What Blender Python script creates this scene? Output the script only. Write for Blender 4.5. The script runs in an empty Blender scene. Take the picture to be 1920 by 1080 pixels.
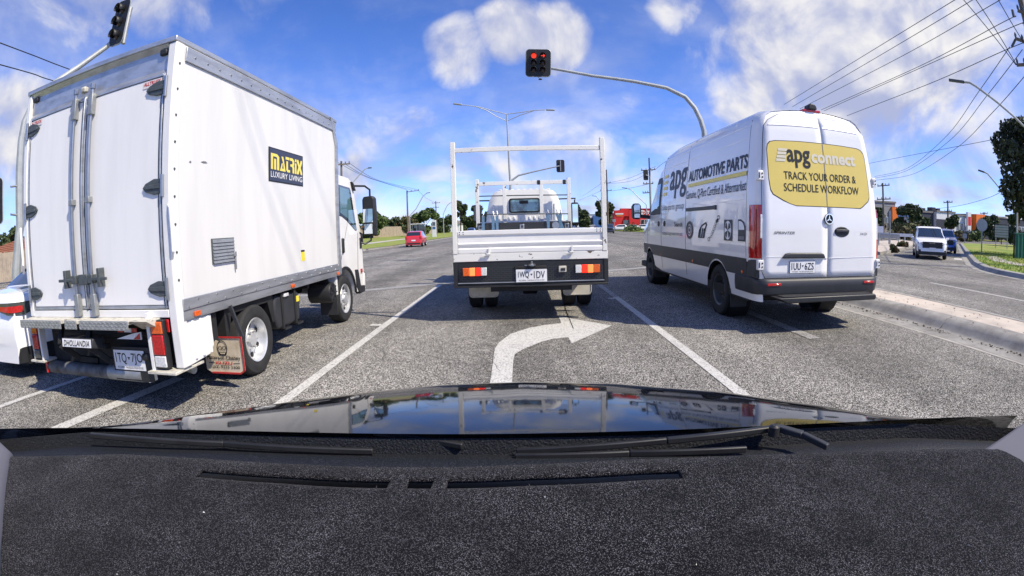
import bpy, bmesh, math, random
import numpy as np
from mathutils import Vector, Matrix, Euler
R = math.radians
random.seed(7); rng = np.random.default_rng(7)
scene = bpy.context.scene
COL = scene.collection

# ------------------------------------------------------------------ camera (wide dash camera lens, equidistant)
CAM_H = 1.18
F_PX, PITCH, YAW, ROLL = 938.0, 0.1213, -0.0215, -0.0290
cd = bpy.data.cameras.new('dash_camera'); cam = bpy.data.objects.new('dash_camera', cd); COL.objects.link(cam)
cd.type = 'PANO'; cd.panorama_type = 'FISHEYE_LENS_POLYNOMIAL'
cd.sensor_fit = 'HORIZONTAL'; cd.sensor_width = 36.0; cd.sensor_height = 20.25
cd.fisheye_fov = R(180)
_k1 = 1.0 / (F_PX * 36.0 / 1920.0)
cd.fisheye_polynomial_k0 = 0.0; cd.fisheye_polynomial_k1 = -_k1
cd.fisheye_polynomial_k2 = 0.0; cd.fisheye_polynomial_k3 = 0.0; cd.fisheye_polynomial_k4 = 0.0
cd.clip_start = 0.02; cd.clip_end = 3000
cam.location = (0, 0, CAM_H)
cam.matrix_world = Matrix.Translation((0, 0, CAM_H)) @ Matrix.Rotation(-YAW, 4, 'Z') @ Matrix.Rotation(R(90) - PITCH, 4, 'X') @ Matrix.Rotation(ROLL, 4, 'Z')
scene.camera = cam

# ------------------------------------------------------------------ light and colour
SUN_AZ = R(90 + 29)          # clockwise from straight ahead: from the right and a little behind
SUN_EL = R(48)
sdir = Vector((math.sin(SUN_AZ) * math.cos(SUN_EL), math.cos(SUN_AZ) * math.cos(SUN_EL), math.sin(SUN_EL)))
sl = bpy.data.lights.new('sun', 'SUN'); sun = bpy.data.objects.new('sun', sl); COL.objects.link(sun)
sl.energy = 5.0; sl.angle = R(0.5); sl.color = (1.0, 0.905, 0.73)
sun.rotation_euler = sdir.to_track_quat('Z', 'Y').to_euler()
sun.location = (20, -10, 40)

vs = scene.view_settings
vs.view_transform = 'Standard'; vs.look = 'None'; vs.gamma = 1.0; vs.use_curve_mapping = False
vs.exposure = 0.35
scene.cycles.use_denoising = True
scene.cycles.max_bounces = 8; scene.cycles.diffuse_bounces = 2; scene.cycles.transparent_max_bounces = 12
scene.cycles.caustics_reflective = False; scene.cycles.caustics_refractive = False
scene.cycles.sample_clamp_indirect = 6.0

def dirv(az, el):
    az, el = R(az), R(el)
    return (math.sin(az) * math.cos(el), math.cos(az) * math.cos(el), math.sin(el))

w = bpy.data.worlds.new('World'); scene.world = w; w.use_nodes = True
nt = w.node_tree; N = nt.nodes; Lk = nt.links
for n in list(N): N.remove(n)
out = N.new('ShaderNodeOutputWorld'); bg = N.new('ShaderNodeBackground'); bg.inputs['Strength'].default_value = 0.075
Lk.new(bg.outputs[0], out.inputs[0])
sky = N.new('ShaderNodeTexSky'); sky.sky_type = 'NISHITA'; sky.sun_disc = False
sky.sun_elevation = SUN_EL; sky.sun_rotation = SUN_AZ; sky.air_density = 0.6; sky.dust_density = 0.15; sky.ozone_density = 4.0
hsv = N.new('ShaderNodeHueSaturation'); hsv.inputs['Saturation'].default_value = 1.06; hsv.inputs['Value'].default_value = 2.15
tint = N.new('ShaderNodeMix'); tint.data_type = 'RGBA'; tint.blend_type = 'MULTIPLY'; tint.inputs['Factor'].default_value = 1.0; tint.inputs['B'].default_value = (.86, .93, 1.27, 1)
Lk.new(sky.outputs[0], tint.inputs['A']); Lk.new(tint.outputs['Result'], hsv.inputs['Color'])
tc = N.new('ShaderNodeTexCoord')
def vmath(op, a, b=None):
    n = N.new('ShaderNodeVectorMath'); n.operation = op
    for i, s in enumerate((a, b)):
        if s is None: continue
        if isinstance(s, (tuple, list)): n.inputs[i].default_value = s
        else: Lk.new(s, n.inputs[i])
    return n
def fmath(op, a, b=None, c=None, clamp=False):
    n = N.new('ShaderNodeMath'); n.operation = op; n.use_clamp = clamp
    for i, s in enumerate((a, b, c)):
        if s is None: continue
        if isinstance(s, (int, float)): n.inputs[i].default_value = s
        else: Lk.new(s, n.inputs[i])
    return n.outputs[0]
def ramp01(v, lo, hi, smooth=True):
    n = N.new('ShaderNodeMapRange'); n.interpolation_type = 'SMOOTHSTEP' if smooth else 'LINEAR'
    Lk.new(v, n.inputs['Value']); n.inputs['From Min'].default_value = lo; n.inputs['From Max'].default_value = hi
    return n.outputs['Result']
gen = tc.outputs['Generated']
nrm = vmath('NORMALIZE', gen).outputs[0]
sep = N.new('ShaderNodeSeparateXYZ'); Lk.new(nrm, sep.inputs[0])
zc = fmath('ADD', fmath('MAXIMUM', sep.outputs['Z'], 0.0), 0.16)
inv = fmath('DIVIDE', 1.0, zc)
flat = N.new('ShaderNodeCombineXYZ')
Lk.new(fmath('MULTIPLY', sep.outputs['X'], inv), flat.inputs[0]); Lk.new(fmath('MULTIPLY', sep.outputs['Y'], inv), flat.inputs[1])
def noise(vec, scale, detail, rough=0.5, dist=0.0):
    n = N.new('ShaderNodeTexNoise'); n.inputs['Scale'].default_value = scale; n.inputs['Detail'].default_value = detail
    n.inputs['Roughness'].default_value = rough; n.inputs['Distortion'].default_value = dist; Lk.new(vec, n.inputs['Vector'])
    return n.outputs['Fac']
layer = noise(flat.outputs[0], 0.62, 9, 0.58, 0.25)             # wide layer of broken cloud
puff = noise(nrm, 5.2, 9, 0.56, 0.35)                          # shape of the single clouds
fine = noise(nrm, 16.0, 6, 0.6)
# single large clouds: centre (azimuth, elevation), angular radius, weight
blobs = [(-6.5, 20.4, 5.0, .78), (-.8, 22.6, 4.6, .92), (4.8, 21.2, 4.8, .88), (36, 17, 15, .95), (47, 23, 16, .9), (27, 14.5, 6, .8), (54, 13, 12, .7), (20, 25, 4, .6), (13, 16, 4, .55),
         (-58, 13, 7, 1.1), (-52, 31, 13, .75), (-63, 9, 6, 1.0), (-14, 7.0, 9, .6), (3, 9, 12, .5), (-18, 2.5, 9, .8), (18, 4, 9, .5), (38, 4, 11, .7), (-35, 30, 9, .4), (55, 3, 10, .6), (-19, 19, 3, .5)]
acc = None
for az, el, rad, wt in blobs:
    dt = vmath('DOT_PRODUCT', nrm, dirv(az, el)).outputs['Value']
    b = N.new('ShaderNodeMapRange'); b.interpolation_type = 'SMOOTHSTEP'; Lk.new(dt, b.inputs['Value'])
    b.inputs['From Min'].default_value = math.cos(R(rad * 1.25)); b.inputs['From Max'].default_value = 1.0; b.inputs['To Max'].default_value = wt
    acc = b.outputs['Result'] if acc is None else fmath('MAXIMUM', acc, b.outputs['Result'])
d1 = fmath('ADD', fmath('MULTIPLY', acc, 0.72), fmath('MULTIPLY', fmath('SUBTRACT', puff, 0.5), 1.25))
d1 = fmath('ADD', d1, fmath('MULTIPLY', fmath('SUBTRACT', fine, 0.5), 0.22))
cum = ramp01(d1, 0.20, 0.68)
lay = fmath('MULTIPLY', ramp01(sep.outputs['Z'], 0.95, 0.35), ramp01(fmath('ADD', layer, fmath('MULTIPLY', fine, 0.10)), 0.47, 0.80))
lay = fmath('MULTIPLY', lay, 0.55)
low = ramp01(sep.outputs['Z'], 0.42, 0.04)
lowl = fmath('MULTIPLY', low, ramp01(noise(flat.outputs[0], 1.1, 8, 0.6), 0.34, 0.66))
cov = fmath('MAXIMUM', cum, fmath('MAXIMUM', lay, fmath('MULTIPLY', lowl, 0.88)), clamp=True)
# cloud brightness: lit tops, greyer bases
upn = N.new('ShaderNodeTexNoise'); upn.inputs['Scale'].default_value = 5.2; upn.inputs['Detail'].default_value = 4; upn.inputs['Distortion'].default_value = 0.3
Lk.new(vmath('ADD', nrm, (0.02, -0.01, 0.035)).outputs[0], upn.inputs['Vector'])
shade = ramp01(fmath('SUBTRACT', puff, upn.outputs['Fac']), -0.12, 0.14)
ccol = N.new('ShaderNodeMix'); ccol.data_type = 'RGBA'
ccol.inputs['A'].default_value = (4.7, 5.2, 7.6, 1); ccol.inputs['B'].default_value = (9.8, 9.6, 9.6, 1)
Lk.new(shade, ccol.inputs['Factor'])
mixc = N.new('ShaderNodeMix'); mixc.data_type = 'RGBA'
Lk.new(cov, mixc.inputs['Factor']); Lk.new(hsv.outputs[0], mixc.inputs['A']); Lk.new(ccol.outputs['Result'], mixc.inputs['B'])
Lk.new(mixc.outputs['Result'], bg.inputs['Color'])

# ------------------------------------------------------------------ measuring helpers
def ray(px, py):
    u, v = px - 960.0, py - 540.0
    cr, sr = math.cos(ROLL), math.sin(ROLL); u, v = u * cr + v * sr, -u * sr + v * cr
    Rr = math.hypot(u, v); th = Rr / F_PX
    x = u / Rr * math.sin(th); zz = -v / Rr * math.sin(th); yy = math.cos(th)
    y = yy * math.cos(PITCH) + zz * math.sin(PITCH); z = -yy * math.sin(PITCH) + zz * math.cos(PITCH)
    c, s = math.cos(YAW), math.sin(YAW)
    return Vector((x * c + y * s, -x * s + y * c, z))
def at(px, py, d):
    """the point a survey sight at that bearing reaches at ground distance d"""
    r = ray(px, py); t = d / math.hypot(r.x, r.y)
    return Vector((0, 0, CAM_H)) + r * t
def gnd(px, py, z=0.0):
    r = ray(px, py); t = (z - CAM_H) / r.z
    return Vector((r.x * t, r.y * t, z))
def pol(az, d, z=0.0):
    return Vector((math.sin(R(az)) * d, math.cos(R(az)) * d, z))

# ------------------------------------------------------------------ materials
MATS = {}
def mat(name, col=(.5, .5, .5), rough=.5, metal=0., var=0., vscale=8., vcol=None, bump=0., bscale=60., coat=0., coatr=.05, spec=.5, emit=None, estr=0., stretch=None, detail=5, trans=0., ior=1.45, lo=.42, hi=.66):
    if name in MATS: return MATS[name]
    m = bpy.data.materials.new(name); m.use_nodes = True; t = m.node_tree; b = t.nodes['Principled BSDF']
    c = tuple(col) + (1,)
    b.inputs['Base Color'].default_value = c; b.inputs['Roughness'].default_value = rough; b.inputs['Metallic'].default_value = metal
    b.inputs['Coat Weight'].default_value = coat; b.inputs['Coat Roughness'].default_value = coatr; b.inputs['Specular IOR Level'].default_value = spec
    b.inputs['Transmission Weight'].default_value = trans; b.inputs['IOR'].default_value = ior
    if emit: b.inputs['Emission Color'].default_value = tuple(emit) + (1,); b.inputs['Emission Strength'].default_value = estr
    tco = t.nodes.new('ShaderNodeTexCoord'); src = tco.outputs['Object']
    if stretch:
        mp = t.nodes.new('ShaderNodeMapping'); mp.inputs['Scale'].default_value = stretch; t.links.new(src, mp.inputs['Vector']); src = mp.outputs[0]
    if var > 0 or vcol:
        n = t.nodes.new('ShaderNodeTexNoise'); n.inputs['Scale'].default_value = vscale; n.inputs['Detail'].default_value = detail; n.inputs['Roughness'].default_value = .62
        t.links.new(src, n.inputs['Vector'])
        mr = t.nodes.new('ShaderNodeMapRange'); mr.inputs['From Min'].default_value = lo; mr.inputs['From Max'].default_value = hi; t.links.new(n.outputs['Fac'], mr.inputs['Value'])
        mx = t.nodes.new('ShaderNodeMix'); mx.data_type = 'RGBA'; mx.inputs['A'].default_value = c
        vc = vcol if vcol else tuple(x * (1 - var) for x in col)
        mx.inputs['B'].default_value = tuple(vc) + (1,); t.links.new(mr.outputs[0], mx.inputs['Factor']); t.links.new(mx.outputs['Result'], b.inputs['Base Color'])
    if bump > 0:
        n2 = t.nodes.new('ShaderNodeTexNoise'); n2.inputs['Scale'].default_value = bscale; n2.inputs['Detail'].default_value = 4; t.links.new(src, n2.inputs['Vector'])
        bp = t.nodes.new('ShaderNodeBump'); bp.inputs['Strength'].default_value = bump; bp.inputs['Distance'].default_value = .02
        t.links.new(n2.outputs['Fac'], bp.inputs['Height']); t.links.new(bp.outputs[0], b.inputs['Normal'])
    MATS[name] = m; return m

def asphalt(name, base, light, dark, tint=(1, 1, 1), gscale=85.):
    m = bpy.data.materials.new(name); m.use_nodes = True; t = m.node_tree; b = t.nodes['Principled BSDF']; b.inputs['Roughness'].default_value = .88; b.inputs['Specular IOR Level'].default_value = .25
    g = t.nodes.new('ShaderNodeNewGeometry'); P = g.outputs['Position']
    def nz(sc, det, ro=.6, st=None):
        n = t.nodes.new('ShaderNodeTexNoise'); n.inputs['Scale'].default_value = sc; n.inputs['Detail'].default_value = det; n.inputs['Roughness'].default_value = ro
        s = P
        if st:
            mp = t.nodes.new('ShaderNodeMapping'); mp.inputs['Scale'].default_value = st; t.links.new(P, mp.inputs['Vector']); s = mp.outputs[0]
        t.links.new(s, n.inputs['Vector']); return n.outputs['Fac']
    v = t.nodes.new('ShaderNodeTexVoronoi'); v.inputs['Scale'].default_value = gscale; t.links.new(P, v.inputs['Vector'])
    bw = t.nodes.new('ShaderNodeRGBToBW'); t.links.new(v.outputs['Color'], bw.inputs[0])
    r = t.nodes.new('ShaderNodeValToRGB'); e = r.color_ramp
    e.elements[0].position = .12; e.elements[0].color = tuple(dark * x for x in tint) + (1,)
    e.elements[1].position = .52; e.elements[1].color = tuple(base * x for x in tint) + (1,)
    k = e.elements.new(.78); k.color = tuple(light * x for x in tint) + (1,)
    t.links.new(bw.outputs[0], r.inputs[0])
    def mul(colsock, f, lo, hi, a, bb):
        mr = t.nodes.new('ShaderNodeMapRange'); t.links.new(f, mr.inputs['Value']); mr.inputs['From Min'].default_value = lo; mr.inputs['From Max'].default_value = hi
        mr.inputs['To Min'].default_value = a; mr.inputs['To Max'].default_value = bb
        mx = t.nodes.new('ShaderNodeVectorMath'); mx.operation = 'SCALE'; t.links.new(colsock, mx.inputs[0]); t.links.new(mr.outputs[0], mx.inputs['Scale']); return mx.outputs[0]
    c = mul(r.outputs[0], nz(.7, 5), .35, .68, .80, 1.18)
    c = mul(c, nz(9, 4), .35, .68, .86, 1.14)
    c = mul(c, nz(1.0, 4, .6, (1.6, .09, 1)), .36, .66, .80, 1.12)      # worn wheel paths along the road
    c = mul(c, nz(2.2, 6, .7), .66, .74, 1.0, .72)                      # oil stains
    # oil drip band down the middle of each lane, paler polished wheel paths beside it
    sx = t.nodes.new('ShaderNodeSeparateXYZ'); t.links.new(P, sx.inputs[0])
    def mth(op, a, bb=None):
        n = t.nodes.new('ShaderNodeMath'); n.operation = op
        for i, q in enumerate((a, bb)):
            if q is None: continue
            if isinstance(q, (int, float)): n.inputs[i].default_value = q
            else: t.links.new(q, n.inputs[i])
        return n.outputs[0]
    wob = mth('MULTIPLY', nz(.5, 2), .9)
    ph = mth('COSINE', mth('MULTIPLY', mth('ADD', mth('ADD', sx.outputs[0], .115), mth('SUBTRACT', wob, .45)), 2 * math.pi / 3.29))
    c = mul(c, mth('MULTIPLY', ph, nz(5.0, 5)), .12, .55, 1.06, .74)
    t.links.new(c, b.inputs['Base Color'])
    bp = t.nodes.new('ShaderNodeBump'); bp.inputs['Strength'].default_value = .55; bp.inputs['Distance'].default_value = .006
    t.links.new(v.outputs['Distance'], bp.inputs['Height']); t.links.new(bp.outputs[0], b.inputs['Normal'])
    MATS[name] = m; return m
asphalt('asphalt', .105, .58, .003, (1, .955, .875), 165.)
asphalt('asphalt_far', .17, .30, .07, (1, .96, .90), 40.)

def paint_road(name, col, base, wear):
    m = bpy.data.materials.new(name); m.use_nodes = True; t = m.node_tree; b = t.nodes['Principled BSDF']; b.inputs['Roughness'].default_value = .7
    g = t.nodes.new('ShaderNodeNewGeometry')
    fac = []
    for sc, lo, hi in ((70., .50 + wear, .60 + wear), (3.2, .56 + wear, .72 + wear), (22., .58 + wear, .66 + wear)):
        n = t.nodes.new('ShaderNodeTexNoise'); n.inputs['Scale'].default_value = sc; n.inputs['Detail'].default_value = 6; n.inputs['Roughness'].default_value = .65; t.links.new(g.outputs['Position'], n.inputs['Vector'])
        mr = t.nodes.new('ShaderNodeMapRange'); mr.inputs['From Min'].default_value = lo; mr.inputs['From Max'].default_value = hi; t.links.new(n.outputs['Fac'], mr.inputs['Value']); fac.append(mr.outputs[0])
    mx0 = t.nodes.new('ShaderNodeMath'); mx0.operation = 'MAXIMUM'; t.links.new(fac[0], mx0.inputs[0]); t.links.new(fac[2], mx0.inputs[1])
    mx1 = t.nodes.new('ShaderNodeMath'); mx1.operation = 'MULTIPLY_ADD'; mx1.use_clamp = True; t.links.new(fac[1], mx1.inputs[0]); mx1.inputs[1].default_value = .35; t.links.new(mx0.outputs[0], mx1.inputs[2])
    mx = t.nodes.new('ShaderNodeMix'); mx.data_type = 'RGBA'; mx.inputs['A'].default_value = tuple(col) + (1,); mx.inputs['B'].default_value = tuple(base) + (1,)
    t.links.new(mx1.outputs[0], mx.inputs['Factor']); t.links.new(mx.outputs['Result'], b.inputs['Base Color']); MATS[name] = m; return m
paint_road('road_paint', (.56, .55, .52), (.18, .175, .165), .015)
paint_road('road_paint_worn', (.42, .41, .39), (.14, .135, .13), -.035)

M = MATS
mat('white_panel', (.70, .695, .68), .42, var=.08, stretch=(2.2, 2.2, .30), vscale=1.6, coat=.15, coatr=.25)
mat('white_door', (.85, .84, .82), .42, var=.06, stretch=(4, 4, .5), vscale=1.6, coat=.2, coatr=.25)
mat('white_paint', (.80, .795, .775), .33, var=.06, vscale=3, coat=.5)
mat('chipped_white', (.74, .735, .70), .45, vcol=(.09, .06, .045), vscale=9, lo=.635, hi=.65, detail=8, bump=.1)
mat('van_paint', (.81, .81, .815), .26, coat=1.0, coatr=.02, var=.03, vscale=2)
mat('car_white', (.84, .84, .84), .3, coat=1.0, coatr=.03)
mat('car_blue', (.03, .09, .36), .3, metal=.3, coat=1.0, coatr=.03)
mat('car_red', (.62, .02, .03), .3, coat=1.0, coatr=.03)
mat('car_grey', (.22, .23, .25), .3, metal=.4, coat=1.0, coatr=.03)
mat('car_dark', (.03, .035, .045), .3, coat=1.0, coatr=.03)
mat('aluminium', (.56, .58, .61), .42, metal=.75, var=.3, vscale=5, stretch=(1, .35, 2.5), bump=.03, bscale=30)
mat('steel', (.40, .41, .42), .35, metal=.9, var=.2, vscale=12)
mat('galvanised', (.36, .375, .38), .5, metal=.6, var=.22, vscale=14)
mat('pole_grey', (.42, .44, .44), .55, metal=.35, var=.2, vscale=5)
mat('chrome', (.85, .85, .86), .08, metal=1.)
mat('hinge_grey', (.10, .115, .12), .5, metal=.3, var=.3, vscale=30)
mat('black_plastic', (.022, .023, .026), .48, var=.3, vscale=20)
mat('grey_plastic', (.032, .034, .040), .5, var=.2, vscale=9)
mat('chassis', (.016, .016, .017), .7, var=.5, vscale=7)
mat('rubber', (.024, .024, .025), .82, var=.35, vscale=12, bump=.12, bscale=60)
mat('rubber_gap', (.012, .012, .013), .7)
mat('rim_silver', (.66, .67, .68), .38, metal=.55, var=.2, vscale=10)
mat('rim_dark', (.12, .125, .13), .45, metal=.5)
mat('glass_dark', (.02, .028, .034), .04, spec=.8, coat=1., coatr=.01)
mat('glass_teal', (.10, .20, .22), .04, spec=.8, coat=1., coatr=.01)
mat('mirror_glass', (.75, .8, .82), .03, metal=1.)
mat('lens_red', (.55, .012, .012), .12, coat=1., var=.45, vscale=60)
mat('lens_red_lit', (.8, .03, .015), .2, emit=(1, .03, .012), estr=.75)
mat('lens_orange', (.80, .13, .015), .15, coat=1., var=.4, vscale=60)
mat('lens_orange_lit', (.9, .3, .08), .2, emit=(1, .12, .03), estr=1.1)
mat('lens_clear', (.72, .73, .74), .1, coat=1., var=.3, vscale=60)
mat('lens_dark', (.05, .06, .055), .2, coat=1.)
mat('signal_red', (.9, .05, .03), .3, emit=(1, .06, .03), estr=.75)
mat('signal_off', (.05, .03, .03), .2)
mat('signal_black', (.018, .019, .021), .5)
mat('flap_beige', (.60, .52, .40), .7, vcol=(.34, .27, .18), vscale=6, lo=.45, hi=.75)
mat('flap_grey', (.56, .53, .46), .75, var=.18, vscale=9)
mat('red_trim', (.45, .03, .03), .5, var=.3, vscale=20)
mat('ink_black', (.012, .012, .014), .5)
mat('ink_navy', (.012, .016, .034), .45)
mat('ink_grey', (.16, .16, .18), .5)
mat('ink_red', (.55, .02, .02), .5)
mat('ink_white', (.85, .85, .85), .5)
mat('sign_navy', (.035, .045, .085), .4, var=.15, vscale=6)
mat('sign_yellow', (.80, .66, .13), .45, var=.05, vscale=6)
mat('vinyl_yellow', (.70, .55, .13), .35, coat=.4, var=.04, vscale=3)
mat('vinyl_pale', (.66, .62, .50), .4)
mat('stripe_yellow', (.82, .66, .13), .4)
mat('plate_white', (.80, .80, .80), .4, var=.05, vscale=20)
mat('sticker_pale', (.72, .66, .64), .5)
mat('sticker_yellow', (.85, .68, .04), .5)
mat('tread_plate', (.03, .031, .034), .45, metal=.3)
mat('tread_alloy', (.46, .47, .47), .35, metal=.6, var=.2, vscale=20)
mat('worn_cream', (.55, .53, .46), .6, vcol=(.20, .18, .15), vscale=25, lo=.5, hi=.72)
mat('strap_blue', (.10, .19, .30), .8, var=.3, vscale=30)
mat('concrete', (.33, .32, .295), .85, vcol=(.21, .20, .185), vscale=3.0, bump=.25, bscale=70)
mat('concrete_gutter', (.44, .415, .37), .88, vcol=(.30, .28, .25), vscale=4.0, bump=.25, bscale=80)
mat('median_top', (.53, .465, .395), .9, vcol=(.38, .335, .29), vscale=2.2, bump=.2, bscale=60)
mat('footpath', (.46, .43, .38), .9, var=.2, vscale=2)
mat('litter', (.075, .05, .03), .9, var=.5, vscale=30)
mat('soil', (.16, .12, .08), .95, var=.4, vscale=2)
mat('lawn', (.15, .235, .025), .95, vcol=(.31, .285, .07), vscale=.45, bump=.5, bscale=25, lo=.42, hi=.62)
mat('terrain', (.16, .17, .08), .95, vcol=(.24, .21, .12), vscale=.06)
mat('blade', (.16, .27, .025), .8, vcol=(.32, .29, .10), vscale=.5, lo=.45, hi=.65)
mat('leaf_dark', (.035, .055, .02), .75, vcol=(.07, .10, .03), vscale=1.1)
mat('leaf_green', (.06, .10, .025), .75, vcol=(.11, .15, .045), vscale=1.0)
mat('leaf_olive', (.09, .10, .035), .75, vcol=(.15, .10, .05), vscale=.9)
mat('leaf_gum', (.030, .042, .022), .6, vcol=(.065, .08, .04), vscale=1.2)
mat('bark', (.13, .095, .07), .9, var=.4, vscale=6, bump=.4, bscale=20)
mat('timber_fence', (.40, .33, .25), .9, vcol=(.29, .24, .19), vscale=2.5)
mat('pole_timber', (.17, .14, .115), .9, var=.3, vscale=4)
mat('wire', (.02, .02, .022), .6)
mat('wall_grey', (.27, .275, .29), .8, var=.12, vscale=.5)
mat('wall_dark', (.035, .04, .06), .7, var=.2, vscale=.5)
mat('wall_white', (.68, .70, .72), .7, var=.08, vscale=.6)
mat('wall_blue', (.05, .13, .33), .7, var=.12, vscale=.6)
mat('wall_orange', (.75, .17, .025), .7, var=.1, vscale=.6)
mat('wall_red', (.56, .018, .022), .6, var=.12, vscale=.6)
mat('wall_cream', (.60, .52, .42), .8, var=.1, vscale=.6)
mat('roof_tile', (.33, .13, .07), .85, var=.3, vscale=3)
mat('roof_grey', (.20, .19, .18), .85, var=.2, vscale=2)
mat('fence_green', (.006, .10, .065), .5, var=.3, vscale=1.5)
mat('sign_back', (.36, .38, .39), .5, metal=.3, var=.15, vscale=3)
mat('pillar_trim', (.125, .125, .15), .8, var=.05, vscale=10)
mat('bonnet_paint', (.004, .005, .008), .05, spec=.5, ior=1.33, vcol=(.045, .045, .045), vscale=160, lo=.66, hi=.74, bump=.012, bscale=9)
mat('cowl_plastic', (.006, .007, .010), .6, vcol=(.03, .035, .045), vscale=420, lo=.5, hi=.66, bump=.3, bscale=300)
mat('dash_plastic', (.013, .014, .016), .6, var=.3, vscale=100)
mat('beam_grey', (.16, .17, .175), .6, metal=.3, vcol=(.07, .065, .06), vscale=8)
mat('skin_white', (.78, .78, .80), .5)

def carpet():
    m = bpy.data.materials.new('mat_carpet'); m.use_nodes = True; t = m.node_tree; b = t.nodes['Principled BSDF']; b.inputs['Roughness'].default_value = 1.; b.inputs['Specular IOR Level'].default_value = .1
    b.inputs['Sheen Weight'].default_value = .05
    tcn = t.nodes.new('ShaderNodeTexCoord')
    def nz(sc, det, ro=.6):
        n = t.nodes.new('ShaderNodeTexNoise'); n.inputs['Scale'].default_value = sc; n.inputs['Detail'].default_value = det; n.inputs['Roughness'].default_value = ro; t.links.new(tcn.outputs['Object'], n.inputs['Vector']); return n.outputs['Fac']
    vo = t.nodes.new('ShaderNodeTexVoronoi'); vo.inputs['Scale'].default_value = 1500; t.links.new(tcn.outputs['Object'], vo.inputs['Vector'])
    bw = t.nodes.new('ShaderNodeRGBToBW'); t.links.new(vo.outputs['Color'], bw.inputs[0]); f = bw.outputs[0]
    r = t.nodes.new('ShaderNodeValToRGB'); e = r.color_ramp; e.elements[0].position = .30; e.elements[0].color = (.002, .002, .003, 1); e.elements[1].position = .86; e.elements[1].color = (.17, .165, .185, 1)
    k = e.elements.new(.52); k.color = (.003, .003, .004, 1); k = e.elements.new(.70); k.color = (.008, .008, .010, 1); t.links.new(f, r.inputs[0])
    mr = t.nodes.new('ShaderNodeMapRange'); t.links.new(nz(14, 4), mr.inputs['Value']); mr.inputs['From Min'].default_value = .35; mr.inputs['From Max'].default_value = .7; mr.inputs['To Min'].default_value = .6; mr.inputs['To Max'].default_value = 1.35
    s = t.nodes.new('ShaderNodeVectorMath'); s.operation = 'SCALE'; t.links.new(r.outputs[0], s.inputs[0]); t.links.new(mr.outputs[0], s.inputs['Scale']); t.links.new(s.outputs[0], b.inputs['Base Color'])
    bp = t.nodes.new('ShaderNodeBump'); bp.inputs['Strength'].default_value = .8; bp.inputs['Distance'].default_value = .003; t.links.new(f, bp.inputs['Height']); t.links.new(bp.outputs[0], b.inputs['Normal'])
    MATS['mat_carpet'] = m
carpet()

# ------------------------------------------------------------------ builders
def tag(o, label=None, cat=None, group=None, kind=None):
    for k, v in (('label', label), ('category', cat), ('group', group), ('kind', kind)):
        if v: o[k] = v
    return o
def thing(name, label, cat, loc=(0, 0, 0), rz=0., group=None):
    o = bpy.data.objects.new(name, None); COL.objects.link(o); o.location = loc; o.rotation_euler = (0, 0, rz); o.empty_display_size = .2
    return tag(o, label, cat, group)

WROOT = set()      # things whose parts are modelled in world coordinates
def attach(o, parent):
    if parent is None: return
    o.parent = parent
    if parent.name in WROOT: o.location = -parent.location
def wthing(*a, **k):
    o = thing(*a, **k); WROOT.add(o.name); return o

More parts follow.
